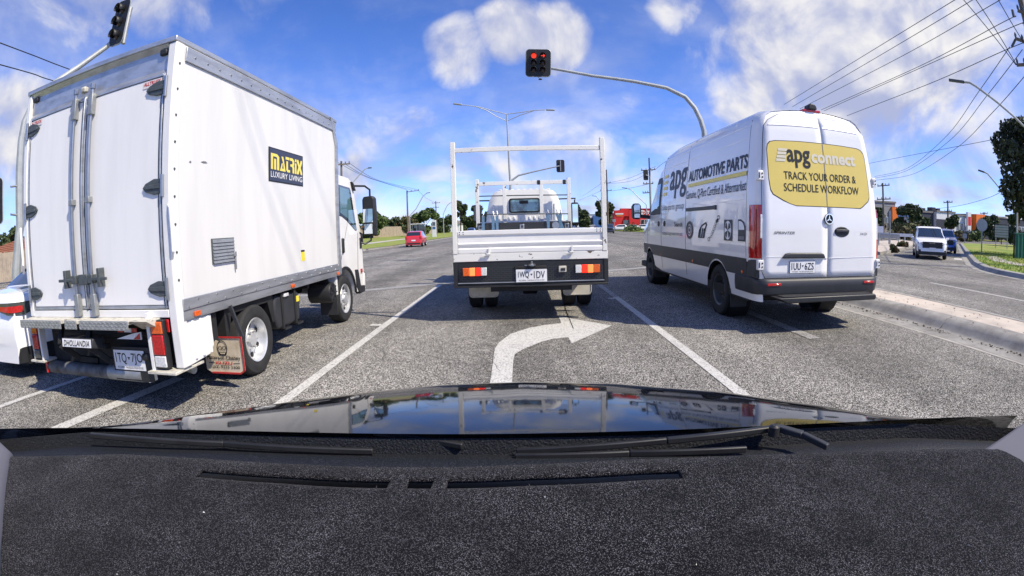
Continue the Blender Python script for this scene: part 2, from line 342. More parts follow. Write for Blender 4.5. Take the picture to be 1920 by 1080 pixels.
class MB:
    """collects shapes, links them as one mesh object"""
    def __init__(s): s.v = []; s.f = []
    def add(s, vs, fs):
        b = len(s.v); s.v += [tuple(p) for p in vs]; s.f += [tuple(i + b for i in f) for f in fs]; return s
    def box(s, x0, x1, y0, y1, z0, z1):
        return s.add([(x0, y0, z0), (x1, y0, z0), (x1, y1, z0), (x0, y1, z0), (x0, y0, z1), (x1, y0, z1), (x1, y1, z1), (x0, y1, z1)],
                     [(0, 3, 2, 1), (4, 5, 6, 7), (0, 1, 5, 4), (1, 2, 6, 5), (2, 3, 7, 6), (3, 0, 4, 7)])
    def hexa(s, p):   # eight corners, ordered as box
        return s.add(p, [(0, 3, 2, 1), (4, 5, 6, 7), (0, 1, 5, 4), (1, 2, 6, 5), (2, 3, 7, 6), (3, 0, 4, 7)])
    def prism(s, pts, ax, a, b):
        """outline pts (2D, other two axes in xyz order) extruded along axis ax from a to b"""
        def P(p, t):
            l = list(p); l.insert(ax, t); return tuple(l)
        n = len(pts); vs = [P(p, a) for p in pts] + [P(p, b) for p in pts]
        fs = [tuple(range(n))[::-1], tuple(range(n, 2 * n))] + [(i, (i + 1) % n, n + (i + 1) % n, n + i) for i in range(n)]
        return s.add(vs, fs)
    def tube(s, pts, r, seg=8, caps=True):
        pts = [Vector(p) for p in pts]; n = len(pts); rs = r if isinstance(r, (list, tuple)) else [r] * n
        vs = []; up = None
        for i, p in enumerate(pts):
            d = (pts[min(i + 1, n - 1)] - pts[max(i - 1, 0)]).normalized()
            if up is None:
                a = Vector((0, 0, 1)) if abs(d.z) < .9 else Vector((1, 0, 0)); up = d.cross(a).normalized()
            else:
                up = (up - d * up.dot(d)).normalized()
            w2 = d.cross(up)
            for k in range(seg):
                t = 2 * math.pi * k / seg; vs.append(p + (up * math.cos(t) + w2 * math.sin(t)) * rs[i])
        fs = [(i * seg + k, i * seg + (k + 1) % seg, (i + 1) * seg + (k + 1) % seg, (i + 1) * seg + k) for i in range(n - 1) for k in range(seg)]
        if caps: fs += [tuple(range(seg))[::-1], tuple(range((n - 1) * seg, n * seg))]
        return s.add(vs, fs)
    def bar(s, a, b, wx, wz):
        """square bar between two points"""
        a, b = Vector(a), Vector(b); d = (b - a).normalized()
        ref = Vector((0, 0, 1)) if abs(d.z) < .9 else Vector((0, 1, 0))
        u = d.cross(ref).normalized() * wx / 2; v = u.cross(d).normalized() * wz / 2
        p = [a - u - v, a + u - v, a + u + v, a - u + v, b - u - v, b + u - v, b + u + v, b - u + v]
        return s.add(p, [(0, 3, 2, 1), (4, 5, 6, 7), (0, 1, 5, 4), (1, 2, 6, 5), (2, 3, 7, 6), (3, 0, 4, 7)])
    def lathe(s, prof, c, ax=0, seg=28, caps=True):
        """prof: (offset along axis, radius)"""
        vs = []
        for a, r in prof:
            for k in range(seg):
                t = 2 * math.pi * k / seg; l = [r * math.cos(t), r * math.sin(t)]; l.insert(ax, a); vs.append((c[0] + l[0], c[1] + l[1], c[2] + l[2]))
        n = len(prof)
        fs = [(i * seg + k, i * seg + (k + 1) % seg, (i + 1) * seg + (k + 1) % seg, (i + 1) * seg + k) for i in range(n - 1) for k in range(seg)]
        if caps and prof[0][1] > 1e-4: fs.append(tuple(range(seg)))
        if caps and prof[-1][1] > 1e-4: fs.append(tuple(range((n - 1) * seg, n * seg)))
        return s.add(vs, fs)
    def grid(s, rows):
        m = len(rows[0]); vs = [p for r in rows for p in r]
        return s.add(vs, [(i * m + j, i * m + j + 1, (i + 1) * m + j + 1, (i + 1) * m + j) for i in range(len(rows) - 1) for j in range(m - 1)])
    def poly(s, pts): return s.add(pts, [tuple(range(len(pts)))])
    def dome(s, c, r, ax=0, sgn=1, seg=6):
        return s.lathe([(0, r), (sgn * r * .6, r * .7), (sgn * r * .8, 0.0001)], c, ax, seg)
    def build(s, name, m, parent=None, bevel=0., smooth=30., off=None, kind=None, seg=2):
        me = bpy.data.meshes.new(name)
        vv = s.v if off is None else [(p[0] - off[0], p[1] - off[1], p[2] - off[2]) for p in s.v]
        me.from_pydata(vv, [], s.f)
        bm = bmesh.new(); bm.from_mesh(me); bmesh.ops.recalc_face_normals(bm, faces=bm.faces); bm.to_mesh(me); bm.free()
        me.materials.append(M[m] if isinstance(m, str) else m)
        if smooth:
            for p in me.polygons: p.use_smooth = True
            me.set_sharp_from_angle(angle=R(smooth))
        o = bpy.data.objects.new(name, me); COL.objects.link(o)
        attach(o, parent)
        if bevel:
            b = o.modifiers.new('bevel', 'BEVEL'); b.width = bevel; b.segments = seg; b.limit_method = 'ANGLE'; b.angle_limit = R(40)
            for p in me.polygons: p.use_smooth = True
        if kind: o['kind'] = kind
        return o
def box(name, m, parent, b, bevel=0., **k): return MB().box(*b).build(name, m, parent, bevel, **k)
def struct(o): o['kind'] = 'structure'; return o

# text as real letter shapes laid on a surface
_TX = {}
def text_shape(txt, bold=0., shear=0., space=1.):
    key = (txt, bold, shear, space)
    if key in _TX: return _TX[key]
    cu = bpy.data.curves.new('t', 'FONT'); cu.body = txt; cu.offset = bold; cu.shear = shear; cu.space_character = space; cu.resolution_u = 3; cu.fill_mode = 'FRONT'
    o = bpy.data.objects.new('t', cu); COL.objects.link(o)
    dg = bpy.context.evaluated_depsgraph_get(); dg.update()
    me = bpy.data.meshes.new_from_object(o.evaluated_get(dg))
    v = np.array([x.co[:2] for x in me.vertices]); f = [tuple(p.vertices) for p in me.polygons]
    lo, hi = v.min(0), v.max(0); v = (v - lo) / (hi - lo)
    bpy.data.objects.remove(o); bpy.data.curves.remove(cu); bpy.data.meshes.remove(me)
    _TX[key] = (v, f); return _TX[key]
def lettering(txt, m, parent, fn, rect, bold=0., shear=0., name='lettering', space=1.):
    """rect = (u0, u1, v0, v1) on the surface map fn(u, v) -> point"""
    v, f = text_shape(txt, bold, shear, space); u0, u1, v0, v1 = rect
    b = MB(); b.add([fn(u0 + (u1 - u0) * a, v0 + (v1 - v0) * c) for a, c in v], f)
    return b.build(name, m, parent, smooth=0)
def decal(pts, m, parent, fn, name='decal'):
    b = MB(); b.poly([fn(u, v) for u, v in pts]); return b.build(name, m, parent, smooth=0)
def ring_pts(cu, cv, ru, rv, n=28): return [(cu + ru * math.cos(2 * math.pi * k / n), cv + rv * math.sin(2 * math.pi * k / n)) for k in range(n)]
def annulus(m, parent, fn, cu, cv, ru, rv, t, name='decal', n=28):
    o1 = ring_pts(cu, cv, ru, rv, n); i1 = ring_pts(cu, cv, ru - t, rv - t * rv / ru, n); b = MB()
    b.add([fn(*p) for p in o1 + i1], [(k, (k + 1) % n, n + (k + 1) % n, n + k) for k in range(n)]); return b.build(name, m, parent, smooth=0)
def rrect(u0, u1, v0, v1, r, n=4):
    out = []
    for cx, cy, a0 in ((u1 - r, v0 + r, -90), (u1 - r, v1 - r, 0), (u0 + r, v1 - r, 90), (u0 + r, v0 + r, 180)):
        for k in range(n + 1):
            a = R(a0 + 90 * k / n); out.append((cx + r * math.cos(a), cy + r * math.sin(a)))
    return out
def number_plate(parent, fn, u0, u1, v0, v1, left, right, frame='ink_black', foot='VICTORIA - THE EDUCATION STATE', axis_out=None, dark=False):
    du, dv = u1 - u0, v1 - v0; e = .004 if du > 0 else -.004
    b = MB(); b.poly([fn(u, v, .0) for u, v in rrect(u0 - e, u1 + e, v0 - .004, v1 + .004, .008)]) if du > 0 else b.poly([fn(u, v, .0) for u, v in ((u0, v0), (u1, v0), (u1, v1), (u0, v1))])
    p = b.build('number_plate', frame, parent, smooth=0)
    b = MB(); b.poly([fn(u, v, .003) for u, v in ((u0, v0), (u1, v0), (u1, v1), (u0, v1))]); b.build('plate_face', 'plate_white', p, smooth=0)
    f2 = lambda u, v: fn(u, v, .005)
    lettering(left, 'ink_black', p, f2, (u0 + du * .06, u0 + du * .42, v0 + dv * .27, v0 + dv * .86), .006)
    lettering(right, 'ink_black', p, f2, (u0 + du * .58, u0 + du * .94, v0 + dv * .27, v0 + dv * .86), .006)
    decal([(u0 + du * .46, v0 + dv * .66), (u0 + du * .54, v0 + dv * .66), (u0 + du * .50, v0 + dv * .50)], 'ink_black', p, f2, 'badge')
    lettering(foot, 'ink_navy', p, f2, (u0 + du * .08, u0 + du * .92, v0 + dv * .07, v0 + dv * .18))
    return p

def wheel(parent, c, r, wd, rimr, out, style='steel', rimmat='rim_silver', seg=36, name='wheel'):
    """axis along x; out = +1 or -1: the side that shows"""
    b = MB(); h = wd / 2
    prof = [(-h * .82, rimr), (-h * .95, rimr + .02), (-h, r * .80), (-h * .93, r * .93), (-h * .72, r * .985), (-h * .3, r), (0, r * .995), (h * .3, r), (h * .72, r * .985), (h * .93, r * .93), (h, r * .80), (h * .95, rimr + .02), (h * .82, rimr)]
    b.lathe(prof, c, 0, seg)
    b.f = b.f[:-2]
    ty = b.build('tyre', 'rubber', None); 
    w2 = bpy.data.objects.new(name, None); COL.objects.link(w2); attach(w2, parent)
    ty.parent = w2
    if True:
        g = MB()
        for k in range(-1, 2):
            g.lathe([(k * h * .36 - .006, r * 1.001), (k * h * .36 - .005, r * .975), (k * h * .36 + .005, r * .975), (k * h * .36 + .006, r * 1.001)], c, 0, seg); g.f = g.f[:-2]
        g.build('tread_groove', 'rubber_gap', w2)
    s = out; rr = rimr
    b = MB()
    if style == 'steel':
        b.lathe([(s * h * .80, rr * 1.03), (s * h * .92, rr * 1.0), (s * h * .82, rr * .93), (s * h * .25, rr * .86), (s * h * .02, rr * .78), (s * h * .10, rr * .60), (s * h * .22, rr * .46), (s * h * .22, rr * .33), (s * h * .48, rr * .30), (s * h * .52, rr * .22), (s * h * .52, .001)], c, 0, seg, False)
    elif style == 'front':
        b.lathe([(s * h * .80, rr * 1.03), (s * h * .92, rr * 1.0), (s * h * .82, rr * .92), (s * h * .30, rr * .86), (s * h * .50, rr * .75), (s * h * .72, rr * .55), (s * h * .70, rr * .40), (s * h * .95, rr * .34), (s * h * 1.0, rr * .22), (s * h * 1.0, .001)], c, 0, seg, False)
    else:
        b.lathe([(s * h * .80, rr * 1.02), (s * h * .90, rr * .97), (s * h * .55, rr * .90), (s * h * .45, rr * .5), (s * h * .6, rr * .25), (s * h * .6, .001)], c, 0, seg, False)
    b.build('rim', rimmat, w2)
    n = 6 if style != 'alloy' else 5; hb = MB(); sb = MB()
    for k in range(n):
        a = 2 * math.pi * (k + .5) / n
        if style in ('steel', 'front'):
            rad = rr * .67 if style == 'front' else rr * .70
            x0 = c[0] + s * h * (.60 if style == 'front' else .10)
            hb.lathe([(0, rr * .12), (s * .006, rr * .12)], (x0, c[1] + rad * math.cos(a), c[2] + rad * math.sin(a)), 0, 12)
            a2 = 2 * math.pi * k / n; sb.lathe([(0, rr * .05), (s * .03, rr * .045)], (c[0] + s * h * (.70 if style == 'front' else .22), c[1] + rr * .42 * math.cos(a2), c[2] + rr * .42 * math.sin(a2)), 0, 6)
        else:
            p0 = (c[0] + s * h * .62, c[1], c[2]); p1 = (c[0] + s * h * .62, c[1] + rr * .93 * math.cos(a), c[2] + rr * .93 * math.sin(a)); sb.bar(p0, p1, .05, .03)
    if hb.v: hb.build('hand_hole', 'rubber_gap', w2, kind='stuff')
    if sb.v: sb.build('wheel_nut' if style != 'alloy' else 'spoke', rimmat, w2, kind='stuff')
    return w2

def interp(tab, y):
    ys = [t[0] for t in tab]; return float(np.interp(y, ys, [t[1] for t in tab]))

def loft_car(parent, L, W, top, belt, wheels, wr, body_mat, glass_rows=True, clear=.17, screens=((0, 0),), side_glass=(0, 0), plan=None, glass_mat='glass_dark', pillars=(), roof_in=.80, sill='black_plastic'):
    """local: y from 0 (tail) to L (nose). top: [(y, z)]; screens: y ranges of sloped glass on top; side_glass: y range"""
    hw = W / 2
    plan = plan or [(0, .80), (.04 * L, .91), (.13 * L, .98), (.3 * L, 1), (.75 * L, 1), (.90 * L, .95), (.965 * L, .86), (L, .70)]
    ys = sorted(set([round(y, 4) for y in np.linspace(0, L, 75)] + [round(t[0], 4) for t in top]))
    def zb(y):
        z = clear
        for wy in wheels:
            d = abs(y - wy); rr = wr * 1.13
            if d < rr: z = max(z, wr + math.sqrt(rr * rr - d * d) * .96)
        return z
    rows = []
    for y in ys:
        tz = interp(top, y); h = hw * interp(plan, y); b0 = zb(y); bl = min(belt, tz - .035); b0 = min(b0, bl - .05)
        half = [(h * .955, b0), (h * .985, b0 + (bl - b0) * .25), (h, b0 + (bl - b0) * .6), (h * .985, bl - (bl - b0) * .10), (h * .95, bl)]
        tall = max(0., min(1., (tz - belt) / .38)); rin = .93 + (roof_in - .93) * tall
        for t in (.25, .5, .75, .9): half.append((h * (.95 + (rin - .95) * t), bl + (tz - .035 - bl) * t))
        half += [(h * (rin - .05), tz - .022), (h * (rin - .18), tz - .006), (h * rin * .4, tz), (0, tz)]
        rows.append([(-x, y, z) for x, z in half] + [(x, y, z) for x, z in half[-2::-1]])
    nb = len(rows[0]); parts = {'body': MB(), 'window': MB(), 'windscreen': MB(), 'sill': MB()}
    for i in range(len(rows) - 1):
        ym = (ys[i] + ys[i + 1]) / 2; tz = interp(top, ym)
        for j in range(nb - 1):
            jj = min(j, nb - 2 - j); k = 'body'
            if tz > belt + .27 and 4 <= jj <= 7 and side_glass[0] < ym < side_glass[1] and not any(a < ym < b for a, b in pillars): k = 'window'
            if jj >= 9 and any(a < ym < b for a, b in screens): k = 'windscreen'
            if jj == 0 and zb(ym) < clear + .02: k = 'sill'
            parts[k].add([rows[i][j], rows[i][j + 1], rows[i + 1][j + 1], rows[i + 1][j]], [(0, 1, 2, 3)])
    for r in (rows[0], rows[-1]): parts['body'].poly(r)
    for k, b in parts.items():
        if b.v:
            o = b.build(k, {'body': body_mat, 'window': glass_mat, 'windscreen': glass_mat, 'sill': sill}[k], parent, smooth=38)
            bm = bmesh.new(); bm.from_mesh(o.data); bmesh.ops.remove_doubles(bm, verts=bm.verts, dist=.0008); bmesh.ops.recalc_face_normals(bm, faces=bm.faces); bm.to_mesh(o.data); bm.free()
            for p in o.data.polygons: p.use_smooth = True
            o.data.set_sharp_from_angle(angle=R(38))
    # dark underside and wheel housings
    MB().box(-hw * .86, hw * .86, .12, L - .15, clear - .02, belt * .62).build('underbody', 'chassis', parent)
    for wy in wheels:
        for s in (-1, 1): wheel(parent, (s * hw * .86, wy, wr), wr, .2 * W / 1.8, wr * .66, s, 'alloy', 'rim_silver', 24)
    return ys, zb

# trees: tapered trunk with limbs, crown of many leaf clumps
def tree(name, label, base, h, crown_r, crown_h, leaf, leafmat, n=2600, trunk_r=.16, lobes=9, seed=0, cat='tree', group=None, bare=.28, gappy=.5, lobe=(.30, .52)):
    rg = np.random.default_rng(seed); T = thing(name, label, cat, base, 0, group)
    cz = h - crown_h * .5
    b = MB(); lean = rg.normal(0, .03 * h, 2)
    b.tube([(0, 0, -.1), (lean[0] * .3, lean[1] * .3, h * bare), (lean[0], lean[1], h * .82)], [trunk_r, trunk_r * .75, trunk_r * .25], 7)
    cs = []
    for k in range(lobes):
        a = rg.uniform(0, 2 * math.pi); rr = crown_r * math.sqrt(rg.uniform(.02, .75)); zz = rg.uniform(-.42, .42) * crown_h
        s = math.sqrt(max(.15, 1 - (2 * zz / crown_h) ** 2)); c = np.array([lean[0] + rr * math.cos(a) * s, lean[1] + rr * math.sin(a) * s, cz + zz]); cs.append((c, crown_r * rg.uniform(*lobe)))
        st = Vector((lean[0] * .5, lean[1] * .5, h * (bare + rg.uniform(0, .25)))); b.tube([st, (st + Vector(c)) / 2 + Vector((0, 0, .06 * h)), Vector(c)], [trunk_r * .4, trunk_r * .24, trunk_r * .08], 5)
    b.build('trunk', 'bark', T)
    pts = []
    per = n // lobes
    for c, rad in cs:
        d = rg.normal(size=(per, 3)); d /= np.linalg.norm(d, axis=1)[:, None]
        q = rad * rg.uniform(gappy, 1.0, per) ** .6
        p = c + d * q[:, None] * np.array([1, 1, .78]); pts.append(p)
    P = np.concatenate(pts); m = len(P)
    a = rg.normal(size=(m, 3)); a /= np.linalg.norm(a, axis=1)[:, None]; c2 = rg.normal(size=(m, 3)); u = np.cross(a, c2); u /= np.linalg.norm(u, axis=1)[:, None]
    sz = leaf * rg.uniform(.55, 1.35, m)[:, None]
    V = np.stack([P - a * sz, P + u * sz * .5, P + a * sz, P - u * sz * .5], 1).reshape(-1, 3)
    me = bpy.data.meshes.new('crown'); me.vertices.add(len(V)); me.vertices.foreach_set('co', V.ravel()); me.loops.add(m * 4); me.loops.foreach_set('vertex_index', np.arange(m * 4)); me.polygons.add(m)
    me.polygons.foreach_set('loop_start', np.arange(m) * 4); me.polygons.foreach_set('loop_total', np.full(m, 4)); me.update(); me.validate()
    me.materials.append(M[leafmat]); o = bpy.data.objects.new('crown', me); COL.objects.link(o); o.parent = T
    return T
def sheet(name, m, pts, z, kind='structure', parent=None):
    b = MB(); b.poly([(p[0], p[1], z) for p in pts]); o = b.build(name, m, parent, smooth=0)
    if parent is None and kind: o['kind'] = kind
    return o
def ribbon(pts, wd, z):
    b = MB(); pts = [Vector((p[0], p[1])) for p in pts]; L_, R_ = [], []
    for i, p in enumerate(pts):
        d = (pts[min(i + 1, len(pts) - 1)] - pts[max(i - 1, 0)]).normalized(); n = Vector((-d.y, d.x)) * wd / 2; L_.append((p.x + n.x, p.y + n.y, z)); R_.append((p.x - n.x, p.y - n.y, z))
    b.grid([L_, R_]); return b
def wire(label, pts, r=.018, sag=0., name='power_line', group='overhead wires'):
    P = [Vector(p) for p in pts]
    if len(P) == 2:
        P = [P[0].lerp(P[1], t) - Vector((0, 0, sag * 4 * t * (1 - t))) for t in np.linspace(0, 1, 14)]
    else:
        Q = []
        for i in range(len(P) - 1):
            p0, p1, p2, p3 = P[max(i - 1, 0)], P[i], P[i + 1], P[min(i + 2, len(P) - 1)]
            for t in np.linspace(0, 1, 8, endpoint=False):
                Q.append(.5 * ((2 * p1) + (p2 - p0) * t + (2 * p0 - 5 * p1 + 4 * p2 - p3) * t * t + (3 * p1 - p0 - 3 * p2 + p3) * t ** 3))
        P = Q + [P[-1]]
    o = MB().tube(P, r, 5).build(name, 'wire', None); return tag(o, label, 'wire', group)

# ------------------------------------------------------------------ ground, roads, kerbs
sheet('ground', 'terrain', [(-1500, -300), (1500, -300), (1500, 2200), (-1500, 2200)], -.06)
sheet('road', 'asphalt', [(-75, -18), (45, -18), (45, 34), (-75, 34)], 0.)
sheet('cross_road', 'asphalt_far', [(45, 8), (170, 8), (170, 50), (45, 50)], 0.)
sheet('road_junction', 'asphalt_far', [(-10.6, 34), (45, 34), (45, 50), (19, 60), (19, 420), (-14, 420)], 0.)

def mark(name, pts, wd, m='road_paint', z=.005):
    return struct(ribbon(pts, wd, z).build(name, m, None, smooth=0))
mark('lane_line', [(-1.76, -1.0), (-1.76, 4), (-1.77, 10.75)], .10)
mark('lane_line', [(1.53, -1.0), (1.53, 5), (1.53, 8.1)], .10)
mark('lane_line', [(1.53, 8.2), (1.53, 11.9)], .10, 'road_paint_worn')
mark('lane_line', [(3.08, 4.55), (3.07, 7.4)], .15, 'road_paint_worn')
mark('lane_line', [(-3.28, 2.1), (-3.10, 3.6)], .15)
mark('lane_line', [(-4.42, 2.2), (-4.22, 3.9)], .10)
mark('stop_line', [(-6.6, 8.0), (-1.76, 10.80), (0.5, 12.0)], .30, 'road_paint_worn')
mark('stop_line', [(0.5, 12.0), (2.4, 12.95), (5.0, 14.5)], .30, 'road_paint_worn')
mark('edge_line', [(9.05, 5.0), (9.2, 8.6)], .09)
mark('edge_line', [(10.9, 5.6), (11.5, 8.6), (12.6, 12)], .07, 'road_paint_worn')
for a, b_ in (((690, 490), (745, 487)), ((765, 485), (835, 479)), ((690, 503), (768, 497)), ((690, 480), (730, 477))):
    mark('turn_line', [gnd(*a), gnd(*b_)], .14, 'road_paint_worn')
sheet('speed_hump_mark', 'road_paint', [gnd(1789, 484), gnd(1804, 485), gnd(1804, 488), gnd(1789, 487)], .006)
mark('give_way_line', [gnd(1700, 455), gnd(1760, 462)], .5)
# turn arrow
ar = [(-.27, 2.6), (-.27, 3.87), (-.29, 4.73), (-.26, 5.02), (-.15, 5.43), (.06, 5.74), (.25, 5.89), (.46, 5.97), (.46, 6.45), (1.04, 5.73), (.48, 4.90), (.47, 5.18), (.30, 5.13), (.18, 5.01), (-.02, 4.70), (-.09, 4.53), (-.10, 4.31), (-.10, 2.6)]
sheet('turn_arrow', 'road_paint', ar, .0055)
for pts, wd in ((((1053, 552), (1062, 585), (1075, 617)), .012), (((897, 540), (870, 565), (842, 588)), .010), (((560, 545), (640, 560)), .01)):
    struct(ribbon([gnd(*p) for p in pts], wd, .006).build('tar_seam', 'rubber_gap', None, smooth=0))
struct(ribbon([gnd(842, 588), gnd(890, 578), gnd(960, 570)], .014, .0065).build('chalk_line', 'road_paint_worn', None, smooth=0))
for px, py, s in ((704, 611, .07), (1146, 561, .05)):
    p = gnd(px, py); tag(MB().box(p.x - s, p.x + s, p.y - .04, p.y + .04, 0, .018).build('road_stud', 'road_paint', None, .008), 'small white reflector stud on asphalt ' + ('beside the left lane line' if px < 900 else 'by the right lane line near the tray truck'), 'road stud')

# median with kerb segments
med = struct(MB().box(5.30, 6.02, -8, 13.5, 0, .146).build('median', 'median_top', None, smooth=0))
kp = [(4.66, -.02), (4.66, .006), (4.94, .014), (4.985, .035), (5.03, .085), (5.09, .130), (5.17, .149), (5.296, .152), (5.296, -.02)]
y = 4.40 - 2.4 * 5
while y < 13.4:
    MB().prism(kp, 1, y + .007, min(y + 2.4, 13.4) - .007).build('kerb', 'concrete', med, smooth=25); y += 2.4
kp2 = [(6.024, -.02), (6.024, .152), (6.13, .150), (6.19, .12), (6.22, .03), (6.24, .004), (6.24, -.02)]
y = 3.6 - 2.4 * 5
while y < 13.4:
    MB().prism(kp2, 1, y + .006, min(y + 2.4, 13.4) - .006).build('kerb', 'concrete', med, smooth=25); y += 2.4
struct(MB().box(4.60, 4.66, -8, 13.4, -.02, .0035).build('gutter_edge', 'concrete_gutter', None, smooth=0))
b = MB()
for k in range(520):      # leaf litter and grit caught along the gutter
    yy = rng.uniform(1.6, 7.5); xx = 4.93 - abs(rng.normal(0, .07)) if rng.random() < .75 else rng.uniform(5.1, 5.95)
    z0 = .014 if xx < 4.97 else .153; s = rng.uniform(.004, .014); a = rng.uniform(0, 6.3)
    c, n_ = math.cos(a) * s, math.sin(a) * s
    b.add([(xx - c, yy - n_, z0), (xx + n_, yy - c, z0 + s * .7), (xx + c, yy + n_, z0), (xx - n_ * .7, yy + c * .7, z0 + s)], [(0, 1, 2, 3), (0, 2, 1)])
tag(b.build('leaf_litter', 'litter', None, smooth=0), 'dry brown leaf litter and grit along the median gutter', 'litter', kind='stuff')

# right-hand verge with rounded kerb
edge = [(13.1, 6.0), (13.38, 8.47), (13.78, 9.8), (14.48, 11.03), (16.24, 12.88), (21.78, 17.75), (27.5, 22.7), (40, 33.5)]
verge = struct(sheet('verge', 'lawn', [(p[0] + .30, p[1] - .05) for p in edge] + [(60, 33.5), (60, 8), (30, 6)], .13))
def kerb_run(pts, parent, wd=.30, h=.14, name='kerb', m='concrete'):
    P = [Vector((p[0], p[1])) for p in pts]
    for i in range(len(P) - 1):
        d = (P[i + 1] - P[i]); L = d.length; n = max(1, int(L / 2.6)); d.normalize(); nn = Vector((d.y, -d.x))
        for k in range(n):
            a = P[i] + d * (L * k / n + .01); e = P[i] + d * (L * (k + 1) / n - .01)
            prof = [(-.25, -.01), (-.25, .006), (0, .010), (.05, .05), (.10, h - .01), (.16, h + .004), (wd + .02, h + .006), (wd + .02, -.01)]
            b = MB(); A = [(a.x + nn.x * t, a.y + nn.y * t, z) for t, z in prof]; E = [(e.x + nn.x * t, e.y + nn.y * t, z) for t, z in prof]; q = len(prof)
            b.add(A + E, [(j, (j + 1) % q, q + (j + 1) % q, q + j) for j in range(q)] + [tuple(range(q)), tuple(range(q, 2 * q))]); b.build(name, m, parent, smooth=25)
kerb_run(edge, verge)
sheet('footpath', 'footpath', [gnd(1848, 481, .14), gnd(1866, 480, .14), gnd(1890, 489, .14), gnd(1920, 495, .14), gnd(1920, 499, .14), gnd(1885, 493, .14), gnd(1862, 489, .14)], .137)
b = MB(); tufts = []
for k in range(14000):
    xx, yy = rng.uniform(14, 27), rng.uniform(7, 20)
    # inside the verge only
    t = np.interp(yy, [p[1] for p in edge], [p[0] for p in edge])
    if xx < t + .42: continue
    hgt = rng.uniform(.03, .085); a = rng.uniform(0, 6.3); c, s = math.cos(a) * .012, math.sin(a) * .012; lx, ly = rng.normal(0, .02, 2)
    b.add([(xx - c, yy - s, .13), (xx + c, yy + s, .13), (xx + lx, yy + ly, .13 + hgt)], [(0, 1, 2)])
tag(b.build('grass', 'blade', None, smooth=0), 'short green grass blades on the corner verge', 'grass', kind='stuff')

# traffic island on the far side of the slip lane
isl = [gnd(1625, 471), gnd(1650, 478), gnd(1680, 472), gnd(1712, 463), gnd(1722, 457), gnd(1690, 452), gnd(1640, 455)]
isl_o = struct(sheet('traffic_island', 'median_top', isl, .12))
b = MB(); n = len(isl)
for i in range(n):
    p, q = isl[i], isl[(i + 1) % n]; MB().hexa([(p.x, p.y, 0), (q.x, q.y, 0), (q.x * 1.008, q.y * 1.008, 0), (p.x * 1.008, p.y * 1.008, 0), (p.x, p.y, .125), (q.x, q.y, .125), (q.x * 1.008, q.y * 1.008, .126), (p.x * 1.008, p.y * 1.008, .126)]).build('kerb', 'concrete', isl_o, smooth=0)
# left-hand verges
lv = [(-10.4, 400), (-10.4, 60), (-10.3, 38), (-10.9, 33), (-13, 30.5), (-20, 29.5), (-70, 28)]
lverge = struct(sheet('verge', 'lawn', lv + [(-200, 30), (-200, 400)], .10))
kerb_run([(-10.15, 200), (-10.15, 90), (-10.1, 60), (-10.05, 38), (-10.7, 32.8), (-12.9, 30.2), (-20, 29.2)][::-1], lverge, .3, .11)
sheet('footpath', 'footpath', [(-14.6, 36), (-16.4, 36), (-18.0, 90), (-16.2, 90)], .106)
sheet('verge', 'lawn', [(-7.4, -8), (-7.4, 8.6), (-8.4, 10.2), (-60, 12), (-60, -8)], .10)
sheet('footpath', 'footpath', [(-9.3, -8), (-10.8, -8), (-10.8, 10), (-9.3, 10)], .106)
# far grass strip by the warehouses, and far right frontage
sheet('verge', 'lawn', [(30, 50), (170, 50), (170, 56), (38, 56)], .08)
sheet('car_park', 'footpath', [(38, 56), (170, 56), (170, 80), (38, 80)], .06)
sheet('verge', 'lawn', [(19.3, 62), (30, 56), (60, 84), (60, 150), (19.3, 150)], .08)

# ------------------------------------------------------------------ the car we sit in: bonnet, cowl, dashboard
own = thing('car', 'black glossy car bonnet, cowl and dashboard in the foreground', 'car', (0, 0, 0))
front = [(-1.30, .30), (-1.12, .52), (-1.0, .68), (-.85, .80), (-.71, .955), (-.53, 1.065), (-.36, 1.14), (-.20, 1.185), (0, 1.20), (.21, 1.17), (.46, 1.075), (.60, .965), (.68, .83), (.74, .74), (.79, .66), (.95, .44)]
fx = [p[0] for p in front]; fy = [p[1] for p in front]
def slope(s):   # degrees of fall along the bonnet, s = 0 back .. 1 front edge
    return float(np.interp(s, [0, .3, .65, .86, 1.0, 1.08, 1.16, 1.3], [5.0, 7.4, 9.6, 11.6, 17.4, 30, 55, 85]))
rows = []
xs = np.linspace(-1.28, .95, 90)
for x in xs:
    yb = .695 - .12 * (abs(x + .08)) ** 2.2; yf = float(np.interp(x, fx, fy)); L = max(.04, yf - yb); z = .876 - .035 * (abs(x + .08)) ** 2; r = []; last = 0.
    for s in np.concatenate([np.linspace(0, .8, 22), np.linspace(.83, 1.3, 18)]):
        z -= (s - last) * .49 * math.tan(R(slope((s + last) / 2))) if s > 0 else 0; last = s
        r.append((x, yb + s * L, z))
    rows.append(r)
MB().grid(rows).build('bonnet', 'bonnet_paint', own, smooth=60)
